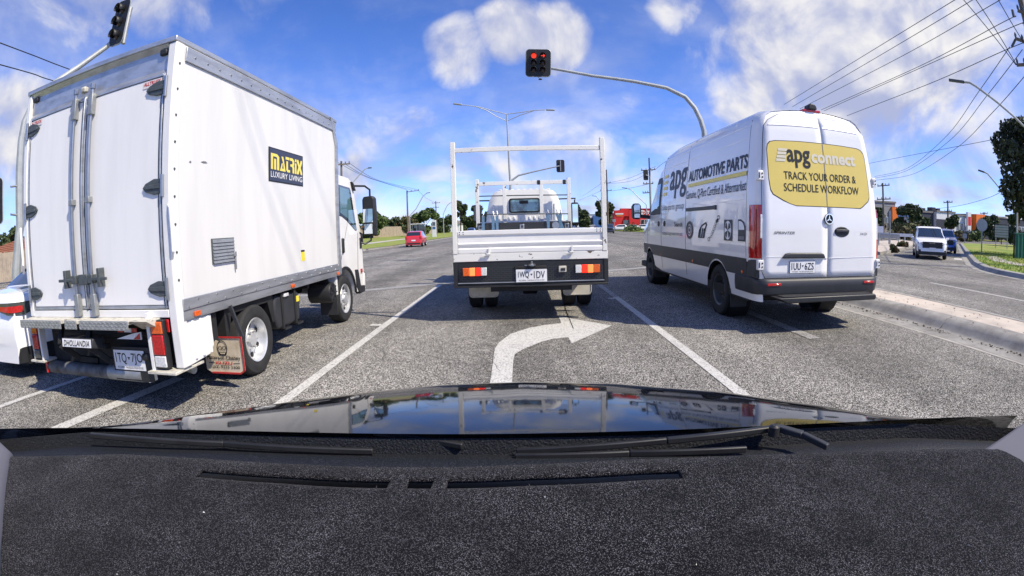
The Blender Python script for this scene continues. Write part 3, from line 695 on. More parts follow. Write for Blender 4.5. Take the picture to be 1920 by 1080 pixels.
# raised crease each side of the bonnet and the dark slot at its back edge
rows = []
for x in np.linspace(-1.45, 1.15, 80):
    q = abs(x + .08); yb = .695 - .12 * q ** 2.2 - .22 * max(0, q - .75); z = .870 - .035 * q * q
    rows.append([(x, yb + .006, z - .004), (x, yb + .002, z - .03), (x, yb - .03, z - .024), (x, yb - .06, z - .024), (x, yb - .09, z - .036), (x, yb - .13, z - .06)])
cw = MB().grid(rows).build('cowl_panel', 'cowl_plastic', own, smooth=60)
def wiper(pts, wd, label=None):
    b = MB()
    for i in range(len(pts) - 1): b.bar(pts[i], pts[i + 1], wd[i], .010)
    return b
P = lambda px, py, z: tuple(gnd(px, py, z))
wa = wiper([P(1452, 803, 0.866), P(1250, 826, .862), P(968, 846, .850)], (.010, .008)).build('wiper_arm', 'black_plastic', own, .002)
wiper([P(1400, 842, .850), P(1180, 850, .848), P(965, 856, .846)], (.007, .007)).build('wiper_blade', 'black_plastic', wa, .002)
MB().lathe([(-.012, .009), (.003, .009), (.006, .005), (.006, .001)], P(1452, 803, .874), 2, 14).build('wiper_pivot', 'black_plastic', wa)
wiper([P(1458, 802, .870), P(1505, 815, .868), P(1552, 838, .862)], (.014, .010)).build('wiper_tail', 'grey_plastic', wa, .002)
wb = wiper([P(700, 810, .862), P(790, 822, .860), P(868, 836, .856)], (.008, .010)).build('wiper_arm', 'black_plastic', own, .002)
wiper([P(170, 816, .852), P(420, 832, .850), P(700, 846, .848)], (.008, .008)).build('wiper_blade', 'black_plastic', wb, .002)
# dashboard shell under the mat
rows = []
def back(x): return float(np.interp(x, [-1.2, -.95, -.77, -.56, -.42, -.28, -.14, 0, .13, .26, .36, .44, .52, .60, .7, .9], [.06, .27, .40, .487, .517, .537, .548, .552, .547, .530, .511, .490, .462, .422, .35, .18]))
for x in np.linspace(-1.25, .80, 60):
    q = abs(x + .08); bk = back(x); rows.append([(x, bk + .03, .835), (x, bk + .012, .880), (x, bk - .1, .885), (x, min(.25, bk - .15), .886), (x, min(.02, bk - .3), .878), (x, -.40, .83), (x, -.42, .70)])
MB().grid(rows).build('dashboard', 'dash_plastic', own, smooth=50)
MB().hexa([(.56, .20, .78), (1.1, .10, .78), (1.1, .52, .78), (.615, .43, .78), (.56, .22, .893), (1.1, .10, .912), (1.1, .53, .885), (.618, .432, .884)]).build('pillar_trim', 'pillar_trim', own, .012, seg=3)
MB().hexa([(-1.6, .0, .80), (-.45, .15, .80), (-.78, .41, .80), (-1.6, .6, .80), (-1.6, .0, 1.0), (-.452, .165, .928), (-.765, .405, .908), (-1.6, .6, .95)]).build('pillar_trim', 'pillar_trim', own, .015, seg=3)

# loose carpet dash mat with its vent cut-outs
dm = thing('dash_mat', 'speckled black carpet dash mat lying along the dashboard', 'dash mat', (0, 0, 0))
def mat_right(y): return float(np.interp(y, [.0, .12, .22, .32, .38, .42, .46, .50, .54], [.47, .50, .53, .585, .61, .60, .50, .30, .05]))
xcol = sorted(list(np.linspace(-.84, .64, 140)) + [-.402, -.155, -.135, -.105, -.090, .172])
def back(x): return float(np.interp(x, [-1.2, -.95, -.77, -.56, -.42, -.28, -.14, 0, .13, .26, .36, .44, .52, .60, .7], [.06, .27, .40, .487, .517, .537, .548, .552, .547, .530, .511, .490, .462, .422, .35]))
yrel = [0, .004, .012, .03, .040, .046, .0465, .058, .069, .075, .10, .15, .2, .28, .36, .45, .56]
V = {}; b = MB()
def mz(x, dy): return .893 + .012 * math.sin(min(dy / .02, 1) * math.pi / 2) + .0025 * math.sin(x * 9) - .02 * max(0, dy - .25)
def mp(x, dy):
    xx = min(x, .625 - max(0, dy - .06) * .36 + .0)
    xx = min(xx, .625 - .0)
    yy = back(min(xx, .62)) - dy
    return (xx, yy, mz(xx, dy))
for i in range(len(xcol) - 1):
    for j in range(len(yrel) - 1):
        xm = (xcol[i] + xcol[i + 1]) / 2; ym = (yrel[j] + yrel[j + 1]) / 2
        sl1 = -.402 < xm < -.155 and .046 < ym < .069; sl2 = -.090 < xm < .172 and .046 < ym < .069; hole = -.135 < xm < -.105 and .046 < ym < .069
        if sl1 or sl2 or hole: continue
        q = [mp(xcol[i], yrel[j]), mp(xcol[i + 1], yrel[j]), mp(xcol[i + 1], yrel[j + 1]), mp(xcol[i], yrel[j + 1])]
        if abs(q[0][0] - q[1][0]) + abs(q[2][0] - q[3][0]) < 1e-4: continue
        b.add(q, [(0, 1, 2, 3)])
mo = b.build('carpet', 'mat_carpet', dm, smooth=60)
bm = bmesh.new(); bm.from_mesh(mo.data); bmesh.ops.remove_doubles(bm, verts=bm.verts, dist=.0005); bmesh.ops.recalc_face_normals(bm, faces=bm.faces)
if sum(f.normal.z for f in bm.faces) < 0: bmesh.ops.reverse_faces(bm, faces=bm.faces)
bm.to_mesh(mo.data); bm.free()
sol = mo.modifiers.new('thick', 'SOLIDIFY'); sol.thickness = .006; sol.offset = -1
rg = np.random.default_rng(3); b = MB()
for k in range(3000):      # standing pile fibres
    x = rg.uniform(-.62, .56); dy = rg.uniform(.0, .42)
    if .048 < dy < .068 and -.41 < x < .18: continue
    q = mp(x, dy); l = rg.uniform(.0012, .0030); a = rg.uniform(0, 6.3); c, s = math.cos(a) * .0005, math.sin(a) * .0005; e = rg.normal(0, .0012, 2)
    b.add([(q[0] - c, q[1] - s, q[2]), (q[0] + c, q[1] + s, q[2]), (q[0] + e[0], q[1] + e[1], q[2] + l)], [(0, 1, 2)])
b.build('pile', mat('pile_fibre', (.06, .06, .07), 1.), dm, smooth=0, kind='stuff')
b = MB()
for k in range(12):        # lint on the mat
    x = rg.uniform(-.5, .5); dy = rg.uniform(.06, .36); q = mp(x, dy); l = rg.uniform(.0008, .002); a = rg.uniform(0, 6.3); c, s = math.cos(a) * l, math.sin(a) * l
    b.add([(q[0] - c, q[1] - s, q[2] + .002), (q[0] + s * .3, q[1] - c * .3, q[2] + .0035), (q[0] + c, q[1] + s, q[2] + .002), (q[0] - s * .3, q[1] + c * .3, q[2] + .002)], [(0, 1, 2, 3)])
b.build('lint', mat('lint', (.7, .68, .62), 1.), dm, smooth=0, kind='stuff')

for pts, wd in (([(905, 640), (930, 655), (925, 680), (940, 700)], .004), ([(1180, 640), (1210, 655), (1235, 668), (1290, 676)], .004), ([(690, 640), (720, 660), (715, 690)], .004), ([(1420, 655), (1480, 665), (1560, 660), (1640, 672)], .005), ([(690, 560), (760, 565), (830, 560)], .012), ([(1650, 630), (1700, 660), (1760, 672)], .004)):
    P3 = []
    for i in range(len(pts) - 1):
        for t in np.linspace(0, 1, 7, endpoint=False): p = gnd(pts[i][0] + (pts[i + 1][0] - pts[i][0]) * t + rng.normal(0, 1.6), pts[i][1] + (pts[i + 1][1] - pts[i][1]) * t + rng.normal(0, .9)); P3.append(p)
    struct(ribbon(P3, wd, .006).build('road_crack', 'rubber_gap', None, smooth=0))

# ------------------------------------------------------------------ white box truck on the left
T = wthing('box_truck', 'white box truck with rear lift gate and navy and gold sign, left lane', 'truck', (-3.28, 4.4, 0))
XR, XL, Y0, Y1, ZB, ZT = -2.33, -4.22, 2.78, 6.10, .78, 2.66
box('cargo_box', 'white_panel', T, (XL, XR, Y0 + .05, Y1, ZB, ZT - .03), .01)
roof = box('roof_cap', 'aluminium', T, (XL - .004, XR + .004, Y0 - .02, Y1 + .01, ZT - .028, ZT + .012), .006)
tr = box('top_rail', 'aluminium', T, (XR + .001, XR + .016, Y0 + .11, Y1 - .05, 2.505, 2.615), .003)
b = MB()
for k in range(18): b.dome((XR + .016, Y0 + .22 + k * (Y1 - Y0 - .35) / 17, 2.555), .011)
b.build('rivet', 'steel', tr, kind='stuff')
MB().prism([(Y1 - .06, .68), (Y1 + .02, .68), (Y1 + .02, 2.35), (Y1 - .18, ZT + .004), (Y1 - .24, ZT + .004), (Y1 - .06, 2.33)], 0, XR + .002, XR + .020).build('front_corner_post', 'aluminium', T, .003)
lr = box('side_rail', 'aluminium', T, (XR - .03, XR + .018, Y0 + .06, Y1 + .01, .735, .815), .003)
box('side_rail', 'aluminium', T, (XR - .03, XR + .010, Y0 + .06, Y1 + .01, .662, .732), .003)
b = MB()
for k in range(26):
    yy = Y0 + .12 + k * (Y1 - Y0 - .2) / 25; b.dome((XR + .018, yy, .795 if k % 2 else .752), .010)
b.build('rivet', 'steel', lr, kind='stuff')
post = box('corner_post', 'white_paint', T, (XR - .075, XR + .006, Y0 - .01, Y0 + .10, .34, ZT - .03), .012)
b = MB()
for k in range(9): b.dome((XR + .006, Y0 + .045 + .03 * (k % 2 == 0) * 0, .95 + k * .19), .011)
b.build('bolt', 'hinge_grey', post, kind='stuff')
box('corner_post', 'white_paint', T, (XL - .006, XL + .06, Y0 - .01, Y0 + .08, .70, ZT - .03), .012)
# rear frame header, a shallow trough
MB().prism([(Y0 - .012, ZT - .03), (Y0 + .05, ZT - .05), (Y0 + .05, 2.43), (Y0 - .005, 2.40), (Y0 + .02, 2.44), (Y0 + .02, ZT - .07)], 0, XL + .062, XR - .077).build('rear_header', 'aluminium', T, .002)
for x in (XL + .12, XR - .13): box('marker_lamp', 'black_plastic', T, (x - .035, x + .035, Y0 - .004, Y0 + .03, 2.55, 2.60), .012)
box('rear_sill', 'white_paint', T, (XL + .06, XR - .075, Y0 - .01, Y0 + .1, .70, .755), .004)
SEAM = -3.31
def door(x0, x1, hx, lx):
    d = box('door', 'white_door', T, (x0 + .018, x1 - .018, Y0, Y0 + .045, .785, 2.385), .006)
    for q in ((x0, x0 + .016, .762, 2.405), (x1 - .016, x1, .762, 2.405)): box('door_trim', 'aluminium', d, (q[0], q[1], Y0 - .006, Y0 + .04, q[2], q[3]), .003)
    for q in ((x0 + .018, x1 - .018, .762, .783), (x0 + .018, x1 - .018, 2.387, 2.405)): box('door_trim', 'aluminium', d, (q[0], q[1], Y0 - .006, Y0 + .04, q[2], q[3]), .003)
    for e in (-1, 1):   # rubber line inside the trim
        xx = (x0 + .022) if e < 0 else (x1 - .026); box('seal', 'rubber_gap', d, (xx, xx + .004, Y0 - .003, Y0 + .002, .79, 2.38))
    sg = 1 if lx > hx else -1
    for z in (2.30, 1.60, .90):
        o = MB(); t = hx + sg * .185
        o.prism([(hx, z - .05), (hx + sg * .07, z - .055), (t - sg * .03, z - .03), (t, z), (t - sg * .03, z + .03), (hx + sg * .07, z + .055), (hx, z + .05)], 1, Y0 - .014, Y0 - .001)
        o.prism([(hx, z - .018), (t - sg * .03, z - .012), (t - sg * .03, z + .012), (hx, z + .018)], 1, Y0 - .022, Y0 - .013)
        h = o.build('hinge', 'hinge_grey', d, .004)
        MB().tube([(hx - sg * .015, Y0 - .018, z - .075), (hx - sg * .015, Y0 - .018, z + .075)], .014, 10).build('hinge_pin', 'steel', h)
    r = MB().tube([(lx, Y0 - .030, .74), (lx, Y0 - .030, 2.47)], .0155, 12).build('lock_rod', 'steel', d)
    for z in (.80, 2.33):
        MB().box(lx - .028, lx + .028, Y0 - .052, Y0 - .001, z - .085, z + .085).build('rod_guide', 'galvanised', r, .006)
    MB().box(lx - .026, lx + .026, Y0 - .05, Y0 - .001, 1.57, 1.615).build('rod_guide', 'galvanised', r, .004)
    MB().lathe([(-.02, .024), (.0, .026), (.02, .024)], (lx, Y0 - .03, 2.475), 2, 10).build('rod_cam', 'steel', r)
    hd = MB().box(min(lx, lx + sg * -.21), max(lx, lx + sg * -.21), Y0 - .062, Y0 - .048, .985, 1.008); hd.box(lx - sg * .115 - .017, lx - sg * .115 + .017, Y0 - .065, Y0 - .001, .935, 1.075)
    hd.box(lx - .03, lx + .03, Y0 - .06, Y0 - .002, .965, 1.03)
    hd.build('lock_handle', 'hinge_grey', d, .004)
    return d
dl = door(XL + .07, SEAM - .008, XL + .06, -3.42)
dr = door(SEAM + .008, XR - .085, XR - .075, -3.20)
fnR = lambda u, v: (u, Y0 - .004, v)
for (x0, x1, z0), d in (((XR - .30, XR - .11, 2.325), dr), ((XL + .085, XL + .27, 2.325), dl)):
    s = decal([(x0, z0), (x1, z0), (x1, z0 + .052), (x0, z0 + .052)], 'sticker_pale', d, fnR, 'maker_sticker')
    lettering('ALLTRUCK', 'ink_red', s, lambda u, v: (u, Y0 - .006, v), (x0 + .008, x1 - .008, z0 + .018, z0 + .046), .02)
box('centre_strip', 'aluminium', T, (SEAM - .0075, SEAM + .0075, Y0 - .02, Y0 + .02, .765, 2.42), .003)
box('centre_latch', 'hinge_grey', T, (SEAM - .055, SEAM + .065, Y0 - .05, Y0 - .004, .955, 1.035), .006)
box('roof_catch', 'worn_cream', T, (-3.33, -3.27, Y0 - .06, Y0 - .012, 2.44, 2.49), .012)
for x, y in ((XR + .018, Y0 - .022), (XL - .045, Y0 - .02)):
    MB().tube([(x - .045, y + .03, 1.47), (x, y, 1.44), (x + .01, y, 1.28), (x + .01, y, 1.15), (x - .035, y + .03, 1.08)], .013, 8).build('grab_handle', 'white_paint', T)
# folded lift platform edge
for a, c in ((-4.19, -3.53), (-3.47, -3.31), (-3.27, -2.69)):
    pl = box('lift_platform', 'worn_cream', T, (a, c, Y0 - .16, Y0 + .02, .672, .70), .003)
    e = box('tread_edge', 'tread_alloy', pl, (a, c, Y0 - .170, Y0 - .161, .635, .702), .002)
    t = MB(); n = int((c - a) / .026)
    for k in range(n):
        for j in range(3):
            x = a + .012 + k * .026; z = .645 + j * .021; sg = 1 if (k + j) % 2 else -1
            t.bar((x - .009, Y0 - .1715, z - .007 * sg), (x + .009, Y0 - .1715, z + .007 * sg), .004, .005)
    t.build('tread', 'tread_alloy', e, kind='stuff')
MB().prism([(Y0 - .165, .70), (Y0 + .02, .70), (Y0 + .02, .62), (Y0 - .02, .62)], 0, -2.685, -2.50).build('platform_bracket', 'worn_cream', T, .004)
# lamp clusters
def cluster(x0, x1, z0, z1, yy, cut):
    c = box('rear_lamp', 'black_plastic', T, (x0, x1, yy, yy + .06, z0, z1), .006)
    h = z1 - z0; g = .008
    for nm, m_, a, e in (('amber_lens', 'lens_orange', .72, .97), ('red_lens', 'lens_red', .29, .70), ('clear_lens', 'lens_clear' if cut else 'lens_dark', .04, .27)):
        l = box(nm, m_, c, (x0 + g, x1 - g, yy - .012, yy + .01, z0 + h * a, z0 + h * e), .006)
    return c
cluster(-2.565, -2.44, .345, .69, Y0 - .055, True); cluster(-4.19, -4.085, .34, .65, Y0 - .05, False)
box('lamp_bracket', 'white_paint', T, (-2.605, -2.57, Y0 - .06, Y0 + .02, .32, .74), .004)
box('lamp_bracket', 'white_paint', T, (-4.08, -4.055, Y0 - .05, Y0 + .02, .32, .70), .004)
box('lamp_bracket', 'worn_cream', T, (-4.215, -4.195, Y0 - .05, Y0 + .02, .30, .70), .004)
box('side_reflector', 'lens_red', T, (-2.432, -2.41, Y0 - .022, Y0 - .010, .60, .69), .003)
MB().prism([(-2.62, .335), (-2.34, .335), (-2.34, .315), (-2.62, .315)], 1, Y0 - .10, Y0 + .26).build('step_plate', 'worn_cream', T, .004)
box('step_plate', 'worn_cream', T, (-4.26, -4.03, Y0 - .07, Y0 + .1, .315, .332), .003)
sp = MB().prism([(Y0 + .10, .66), (Y0 + .42, .655), (Y0 + .42, .42), (Y0 + .36, .36), (Y0 + .10, .34)], 0, XR - .05, XR - .006).build('rear_skirt', 'white_paint', T, .008)
for k in range(3): box('skirt_rib', 'white_paint', sp, (XR - .008, XR + .006, Y0 + .15 + k * .1, Y0 + .18 + k * .1, .37, .65), .006)
# under-run beam, lift gear, chassis
ub = MB().tube([(-4.10, Y0 + .06, .255), (-2.74, Y0 + .06, .255)], .055, 14).build('underrun_beam', 'beam_grey', T)
box('beam_reflector', 'lens_red', ub, (-4.115, -4.085, Y0 + .0, Y0 + .11, .21, .30), .004)
box('beam_reflector', 'ink_white', ub, (-2.735, -2.722, Y0 + .01, Y0 + .11, .21, .30), .004)
MB().tube([(-3.2, Y0 + .055, .262), (-2.80, Y0 + .055, .262)], .062, 14).build('beam_sleeve', 'galvanised', ub)
lg = MB()
for x in (-3.66, -3.26):
    lg.bar((x, Y0 - .06, .64), (x + .03, Y0 - .13, .50), .035, .05); lg.bar((x + .03, Y0 - .13, .50), (x + .10, Y0 + .02, .36), .035, .05); lg.bar((x + .1, Y0 + .02, .36), (x + .26, Y0 + .10, .33), .03, .05)
lg.box(-3.62, -3.12, Y0 - .05, Y0 + .02, .46, .50); lg.tube([(-4.0, Y0 + .1, .56), (-2.66, Y0 + .1, .56)], .035, 10)
lgo = lg.build('lift_gear', 'chassis', T, .006)
MB().prism([(Y0 - .165, .495), (Y0 - .155, .565), (Y0 - .02, .565), (Y0 - .02, .46)], 0, -3.56, -3.14).build('lift_cover', 'grey_plastic', lgo, .01)
fnD = lambda u, v: (u, Y0 - .1685 + (v - .495) * .12, v)
nb = decal([(-3.545, .499), (-3.155, .499), (-3.155, .561), (-3.545, .561)], 'plate_white', lgo, fnD, 'name_plate')
lettering('DHOLLANDIA', 'ink_black', nb, lambda u, v: (u, Y0 - .172 + (v - .495) * .12, v), (-3.525, -3.175, .508, .552), .008, .25)
for x0, x1, m_ in ((-2.98, -2.90, 'lens_red'), (-2.90, -2.82, 'ink_white'), (-2.82, -2.76, 'lens_red')): box('marker_tape', m_, lgo, (x0, x1, Y0 - .01, Y0 - .004, .592, .622))
MB().prism([(-2.98, .545), (-2.70, .545), (-2.70, .60), (-2.80, .585)], 1, Y0 - .03, Y0 - .02).build('marker_flag', 'ink_white', lgo); MB().prism([(-2.78, .548), (-2.71, .548), (-2.71, .592)], 1, Y0 - .036, Y0 - .031).build('marker_flag', 'lens_red', lgo)
ch = MB()
for x in (-3.68, -2.92): ch.box(x - .035, x + .035, Y0 + .12, 7.0, .46, .62)
ch.box(-4.05, -2.50, Y0 + .10, Y0 + .16, .30, .66); ch.box(-3.9, -2.7, 3.3, 6.9, .56, .68); ch.tube([(-3.9, 3.86, .31), (-2.7, 3.86, .31)], .06, 10); ch.lathe([(-.13, .05), (-.09, .15), (.09, .15), (.13, .05)], (-3.3, 3.86, .31), 0, 14)
for yy in (4.4, 5.2, 5.8): ch.box(-4.1, -2.4, yy, yy + .05, .60, .66)
ch.box(-2.70, -2.36, Y0 + .13, Y0 + .52, .44, .66)
ch.tube([(-3.2, 3.1, .33), (-2.62, 3.0, .27)], .045, 10)
ch.build('chassis', 'chassis', T)
number_plate(T, lambda u, v, e: (u, Y0 + .0 - e, v), -3.075, -2.725, .305, .455, '1TQ', '7JO')
box('plate_lamp', 'black_plastic', T, (-2.745, -2.66, Y0 - .02, Y0 + .05, .38, .44), .02)
box('plate_backing', 'black_plastic', T, (-3.10, -2.66, Y0 + .002, Y0 + .012, .22, .48), .004)
MB().tube([(-2.70, 3.05, .31), (-2.42, 3.0, .27)], .032, 12).build('exhaust_pipe', 'galvanised', T)
# mud flap
fl = MB().prism([(-2.60, .16), (-2.55, .135), (-2.25, .135), (-2.205, .165), (-2.205, .435), (-2.44, .435), (-2.60, .285)], 1, 3.40, 3.412).build('mud_flap', 'flap_beige', T, .003)
for q in (((-2.205, .165), (-2.205, .435)), ((-2.25, .137), (-2.54, .137)), ((-2.205, .165), (-2.25, .137)), ((-2.205, .432), (-2.44, .432))):
    MB().bar((q[0][0], 3.396, q[0][1]), (q[1][0], 3.396, q[1][1]), .008, .013).build('flap_border', 'red_trim', fl)
ff = lambda u, v: (u, 3.3945, v)
lettering('Patterson Cheney', 'ink_black', fl, ff, (-2.575, -2.235, .238, .282), .012)
lettering('ISUZU', 'ink_red', fl, ff, (-2.49, -2.32, .208, .233), .02)
lettering('(03) 9215 2300', 'ink_black', fl, ff, (-2.53, -2.25, .168, .198), .012)
for a, c in ((-2.565, -2.50), (-2.31, -2.245)): decal([(a, .217), (c, .217), (c, .223), (a, .223)], 'ink_black', fl, ff, 'flap_line')
annulus('ink_black', fl, ff, -2.405, .345, .052, .062, .007)
for x in (-2.425, -2.385): annulus('ink_black', fl, ff, x, .345, .019, .017, .005)
decal([(-2.45, .31), (-2.36, .31), (-2.37, .287), (-2.44, .287)], 'ink_black', fl, ff); decal([(-2.435, .306), (-2.375, .306), (-2.385, .295), (-2.425, .295)], 'flap_beige', fl, lambda u, v: (u, 3.3925, v))
MB().bar((-2.21, 3.43, .43), (-2.30, 3.43, .68), .03, .02).build('flap_stay', 'grey_plastic', fl); MB().bar((-2.35, 3.30, .43), (-2.60, 3.2, .60), .02, .02).build('flap_stay', 'grey_plastic', fl)
MB().prism([(3.42, .66), (4.28, .66), (4.28, .40), (4.24, .40), (4.17, .60), (3.53, .60), (3.46, .42), (3.42, .42)], 0, -2.62, -2.36).build('wheel_guard', 'chassis', T)
wheel(T, (-2.415, 3.86, .313), .313, .19, .192, 1, 'steel'); wheel(T, (-2.66, 3.86, .313), .313, .19, .192, 1, 'steel'); wheel(T, (-4.06, 3.86, .313), .313, .2, .192, -1, 'steel')
# tank, battery box, air parts
tk = MB().prism([(4.32, .63), (4.86, .62), (4.90, .50), (4.86, .31), (4.36, .30), (4.30, .46)], 0, -2.72, -2.36).build('fuel_tank', 'grey_plastic', T, .03, seg=3)
for yy in (4.44, 4.74): MB().prism([(yy, .65), (yy + .035, .65), (yy + .03, .29), (yy - .005, .29)], 0, -2.74, -2.345).build('tank_strap', 'chassis', tk, .004)
box('tank_sticker', 'sticker_yellow', tk, (-2.362, -2.356, 4.80, 4.86, .51, .57))
box('tank_foot', 'black_plastic', tk, (-2.5, -2.34, 4.46, 4.60, .275, .295)); box('tank_foot', 'black_plastic', tk, (-2.5, -2.34, 4.76, 4.90, .275, .295))
MB().lathe([(-.16, .03), (-.15, .13), (.13, .13), (.15, .12), (.16, .05), (.16, .001)], (-2.50, 5.86, .47), 0, 22).build('air_filter', 'black_plastic', T)
ffn = MB()
for k in range(8): ffn.bar((-2.338, 5.86, .47), (-2.338, 5.86 + .11 * math.cos(k * math.pi / 4), .47 + .11 * math.sin(k * math.pi / 4)), .01, .012)
ffn.build('filter_rib', 'grey_plastic', T); box('side_lamp', 'lens_clear', T, (-2.38, -2.34, 4.50, 4.60, .60, .635), .006)
for yy in (2.96, 4.62, 5.95): box('side_marker', 'lens_orange', T, (XR + .010, XR + .024, yy, yy + .075, .675, .712), .004)
# vent and signs on the flank
vt = box('side_vent', 'hinge_grey', T, (XR, XR + .008, 3.27, 3.60, 1.02, 1.215))
for k in range(7): MB().hexa([(XR + .007, 3.28, 1.03 + k * .026), (XR + .020, 3.28, 1.025 + k * .026), (XR + .020, 3.59, 1.025 + k * .026), (XR + .007, 3.59, 1.03 + k * .026), (XR + .007, 3.28, 1.052 + k * .026), (XR + .011, 3.28, 1.052 + k * .026), (XR + .011, 3.59, 1.052 + k * .026), (XR + .007, 3.59, 1.052 + k * .026)]).build('louvre', 'galvanised', vt)
lt = MB(); lt.box(XR + .008, XR + .03, 3.565, 3.60, 1.06, 1.10); lt.box(XR + .012, XR + .025, 3.585, 3.60, .955, 1.06); lt.build('vent_latch', 'galvanised', vt, .004)
SY0, SY1, SZ0, SZ1 = 4.26, 5.05, 1.725, 2.055
sg_ = box('company_sign', 'ink_black', T, (XR, XR + .004, SY0, SY1, SZ0, SZ1))
fs = lambda u, v: (XR + .0065, SY0 + u * (SY1 - SY0), SZ0 + v * (SZ1 - SZ0))
decal([(.015, .03), (.985, .03), (.985, .97), (.015, .97)], 'sign_navy', sg_, lambda u, v: (XR + .0052, SY0 + u * (SY1 - SY0), SZ0 + v * (SZ1 - SZ0)), 'sign_face')
gold = [[(.05, .36), (.05, .83), (.22, .83), (.275, .76), (.275, .36), (.215, .36), (.215, .72), (.195, .745), (.11, .745), (.11, .36)], [(.135, .36), (.135, .68), (.19, .68), (.19, .36)],
        [(.295, .36), (.345, .60), (.375, .60), (.355, .44), (.40, .44), (.38, .62), (.335, .80), (.39, .80), (.455, .36)],
        [(.455, .83), (.455, .745), (.57, .745), (.57, .83)], [(.475, .70), (.475, .42), (.51, .36), (.585, .36), (.585, .44), (.535, .44), (.525, .46), (.525, .70)],
        [(.585, .83), (.585, .745), (.65, .745), (.66, .72), (.66, .66), (.645, .635), (.595, .635), (.595, .56), (.635, .56), (.66, .53), (.66, .36), (.715, .36), (.715, .54), (.695, .595), (.715, .65), (.715, .76), (.67, .83)],
        [(.735, .36), (.735, .70), (.785, .70), (.785, .36)], [(.735, .74), (.735, .83), (.785, .83), (.785, .74)],
        [(.80, .36), (.80, .44), (.845, .595), (.80, .75), (.80, .83), (.85, .83), (.885, .67), (.92, .83), (.965, .83), (.965, .75), (.92, .595), (.965, .44), (.965, .36), (.92, .36), (.885, .52), (.85, .36)]]
for g in gold: decal(g, 'sign_yellow', sg_, fs, 'letter')
lettering('LUXURY', 'ink_white', sg_, fs, (.05, .51, .13, .30), .0); lettering('LIVING', 'ink_white', sg_, fs, (.565, .965, .13, .30), .0)
box('data_label', 'sticker_yellow', T, (XR, XR + .003, 4.94, 5.03, .925, 1.02)); box('data_label', 'ink_black', T, (XR, XR + .0034, 4.94, 5.03, 1.021, 1.04))
for y0, z0, s_ in ((3.20, 1.79, .045), (3.02, 1.775, .015)): decal([(y0 - s_, z0), (y0 - s_ * .2, z0 - .006), (y0 + s_, z0 - .002), (y0 + s_ * .5, z0 + .010), (y0 - s_ * .3, z0 + .008)], 'ink_grey', T, lambda u, v: (XR + .003, u, v), 'scuff')
# cab
arch = [(6.43 + .40 * math.cos(R(a)), .31 + .40 * math.sin(R(a))) for a in range(5, 176, 12)]
CX0, CX1 = -4.12, -2.385
cab = MB().prism([(6.19, .70)] + arch[::-1][1:] + [(6.98, .34), (7.20, .36), (7.25, .60), (7.24, 1.10), (6.93, 1.80), (6.84, 1.925), (6.70, 1.965), (6.19, 1.975)], 0, CX0, CX1).build('cab', 'white_paint', T, .035, seg=3)
win = MB().prism([(6.30, 1.845), (6.74, 1.835), (6.79, 1.80), (7.02, 1.23), (6.95, 1.225), (6.58, 1.37), (6.40, 1.42), (6.30, 1.43)], 0, CX1 - .01, CX1 + .006).build('side_window', 'glass_dark', cab, .006)
MB().prism([(6.335, 1.815), (6.70, 1.805), (6.90, 1.29), (6.60, 1.405), (6.335, 1.47)], 0, CX1 + .0062, CX1 + .009).build('window_pane', 'glass_teal', win)
MB().prism([(6.26, .72), (6.27, .72), (6.27, 1.90), (6.26, 1.90)], 0, CX1 - .01, CX1 + .002).build('door_gap', 'rubber_gap', cab)
MB().prism([(6.98, .62), (6.99, .62), (7.06, 1.18), (7.05, 1.19)], 0, CX1 - .01, CX1 + .002).build('door_gap', 'rubber_gap', cab)
box('door_handle', 'black_plastic', cab, (CX1 - .01, CX1 + .022, 6.355, 6.43, .93, 1.13), .015)
MB().prism([(p[0], p[1]) for p in arch] + [(6.43 + .44 * math.cos(R(a)), .31 + .44 * math.sin(R(a))) for a in range(5, 176, 12)][::-1], 0, CX1 - .02, CX1 + .012).build('arch_trim', 'black_plastic', cab, .004)
MB().prism([(6.84, 1.02 - .35), (6.88, .42), (7.0, .30), (7.24, .31), (7.26, .40), (7.06, .42), (6.98, .66)], 0, CX1 - .06, CX1 + .014).build('cab_step', 'black_plastic', cab, .01)
MB().prism([(7.18, .33), (7.30, .33), (7.31, .58), (7.25, .60)], 0, CX0, CX1 + .005).build('bumper', 'white_paint', cab, .02)
box('side_flasher', 'lens_red', cab, (CX1 + .0, CX1 + .015, 7.10, 7.17, .60, .66), .004)
MB().prism([(6.78, 1.925), (6.86, 1.90), (6.95, 1.80), (6.86, 1.80)], 0, CX0 + .02, CX1 + .035).build('drip_visor', 'black_plastic', cab, .01)
MB().lathe([(0, .05), (.05, .045), (.075, .02), (.08, .001)], (-2.55, 6.6, 1.97), 2, 12).build('roof_beacon', 'black_plastic', cab)
mr_ = MB().tube([(-2.42, 6.86, 1.87), (-2.30, 7.20, 1.885), (-2.24, 7.26, 1.83), (-2.24, 7.26, 1.72)], .015, 8)
mr_.tube([(-2.40, 7.14, 1.06), (-2.32, 7.20, 1.02), (-2.24, 7.25, 1.07), (-2.24, 7.26, 1.16)], .014, 8); mr_.tube([(-2.40, 7.14, 1.20), (-2.36, 7.18, 1.17), (-2.36, 7.18, 1.05)], .016, 8)
arm = mr_.build('mirror_arm', 'black_plastic', cab)
mh = MB().prism([(-2.345, 1.16), (-2.17, 1.14), (-2.145, 1.30), (-2.16, 1.70), (-2.20, 1.735), (-2.33, 1.725), (-2.35, 1.68)], 1, 7.20, 7.34).build('mirror', 'black_plastic', cab, .02, seg=3)
box('mirror_glass', 'mirror_glass', mh, (-2.335, -2.185, 7.192, 7.199, 1.34, 1.54)); box('mirror_glass', 'mirror_glass', mh, (-2.325, -2.195, 7.192, 7.199, 1.17, 1.315))
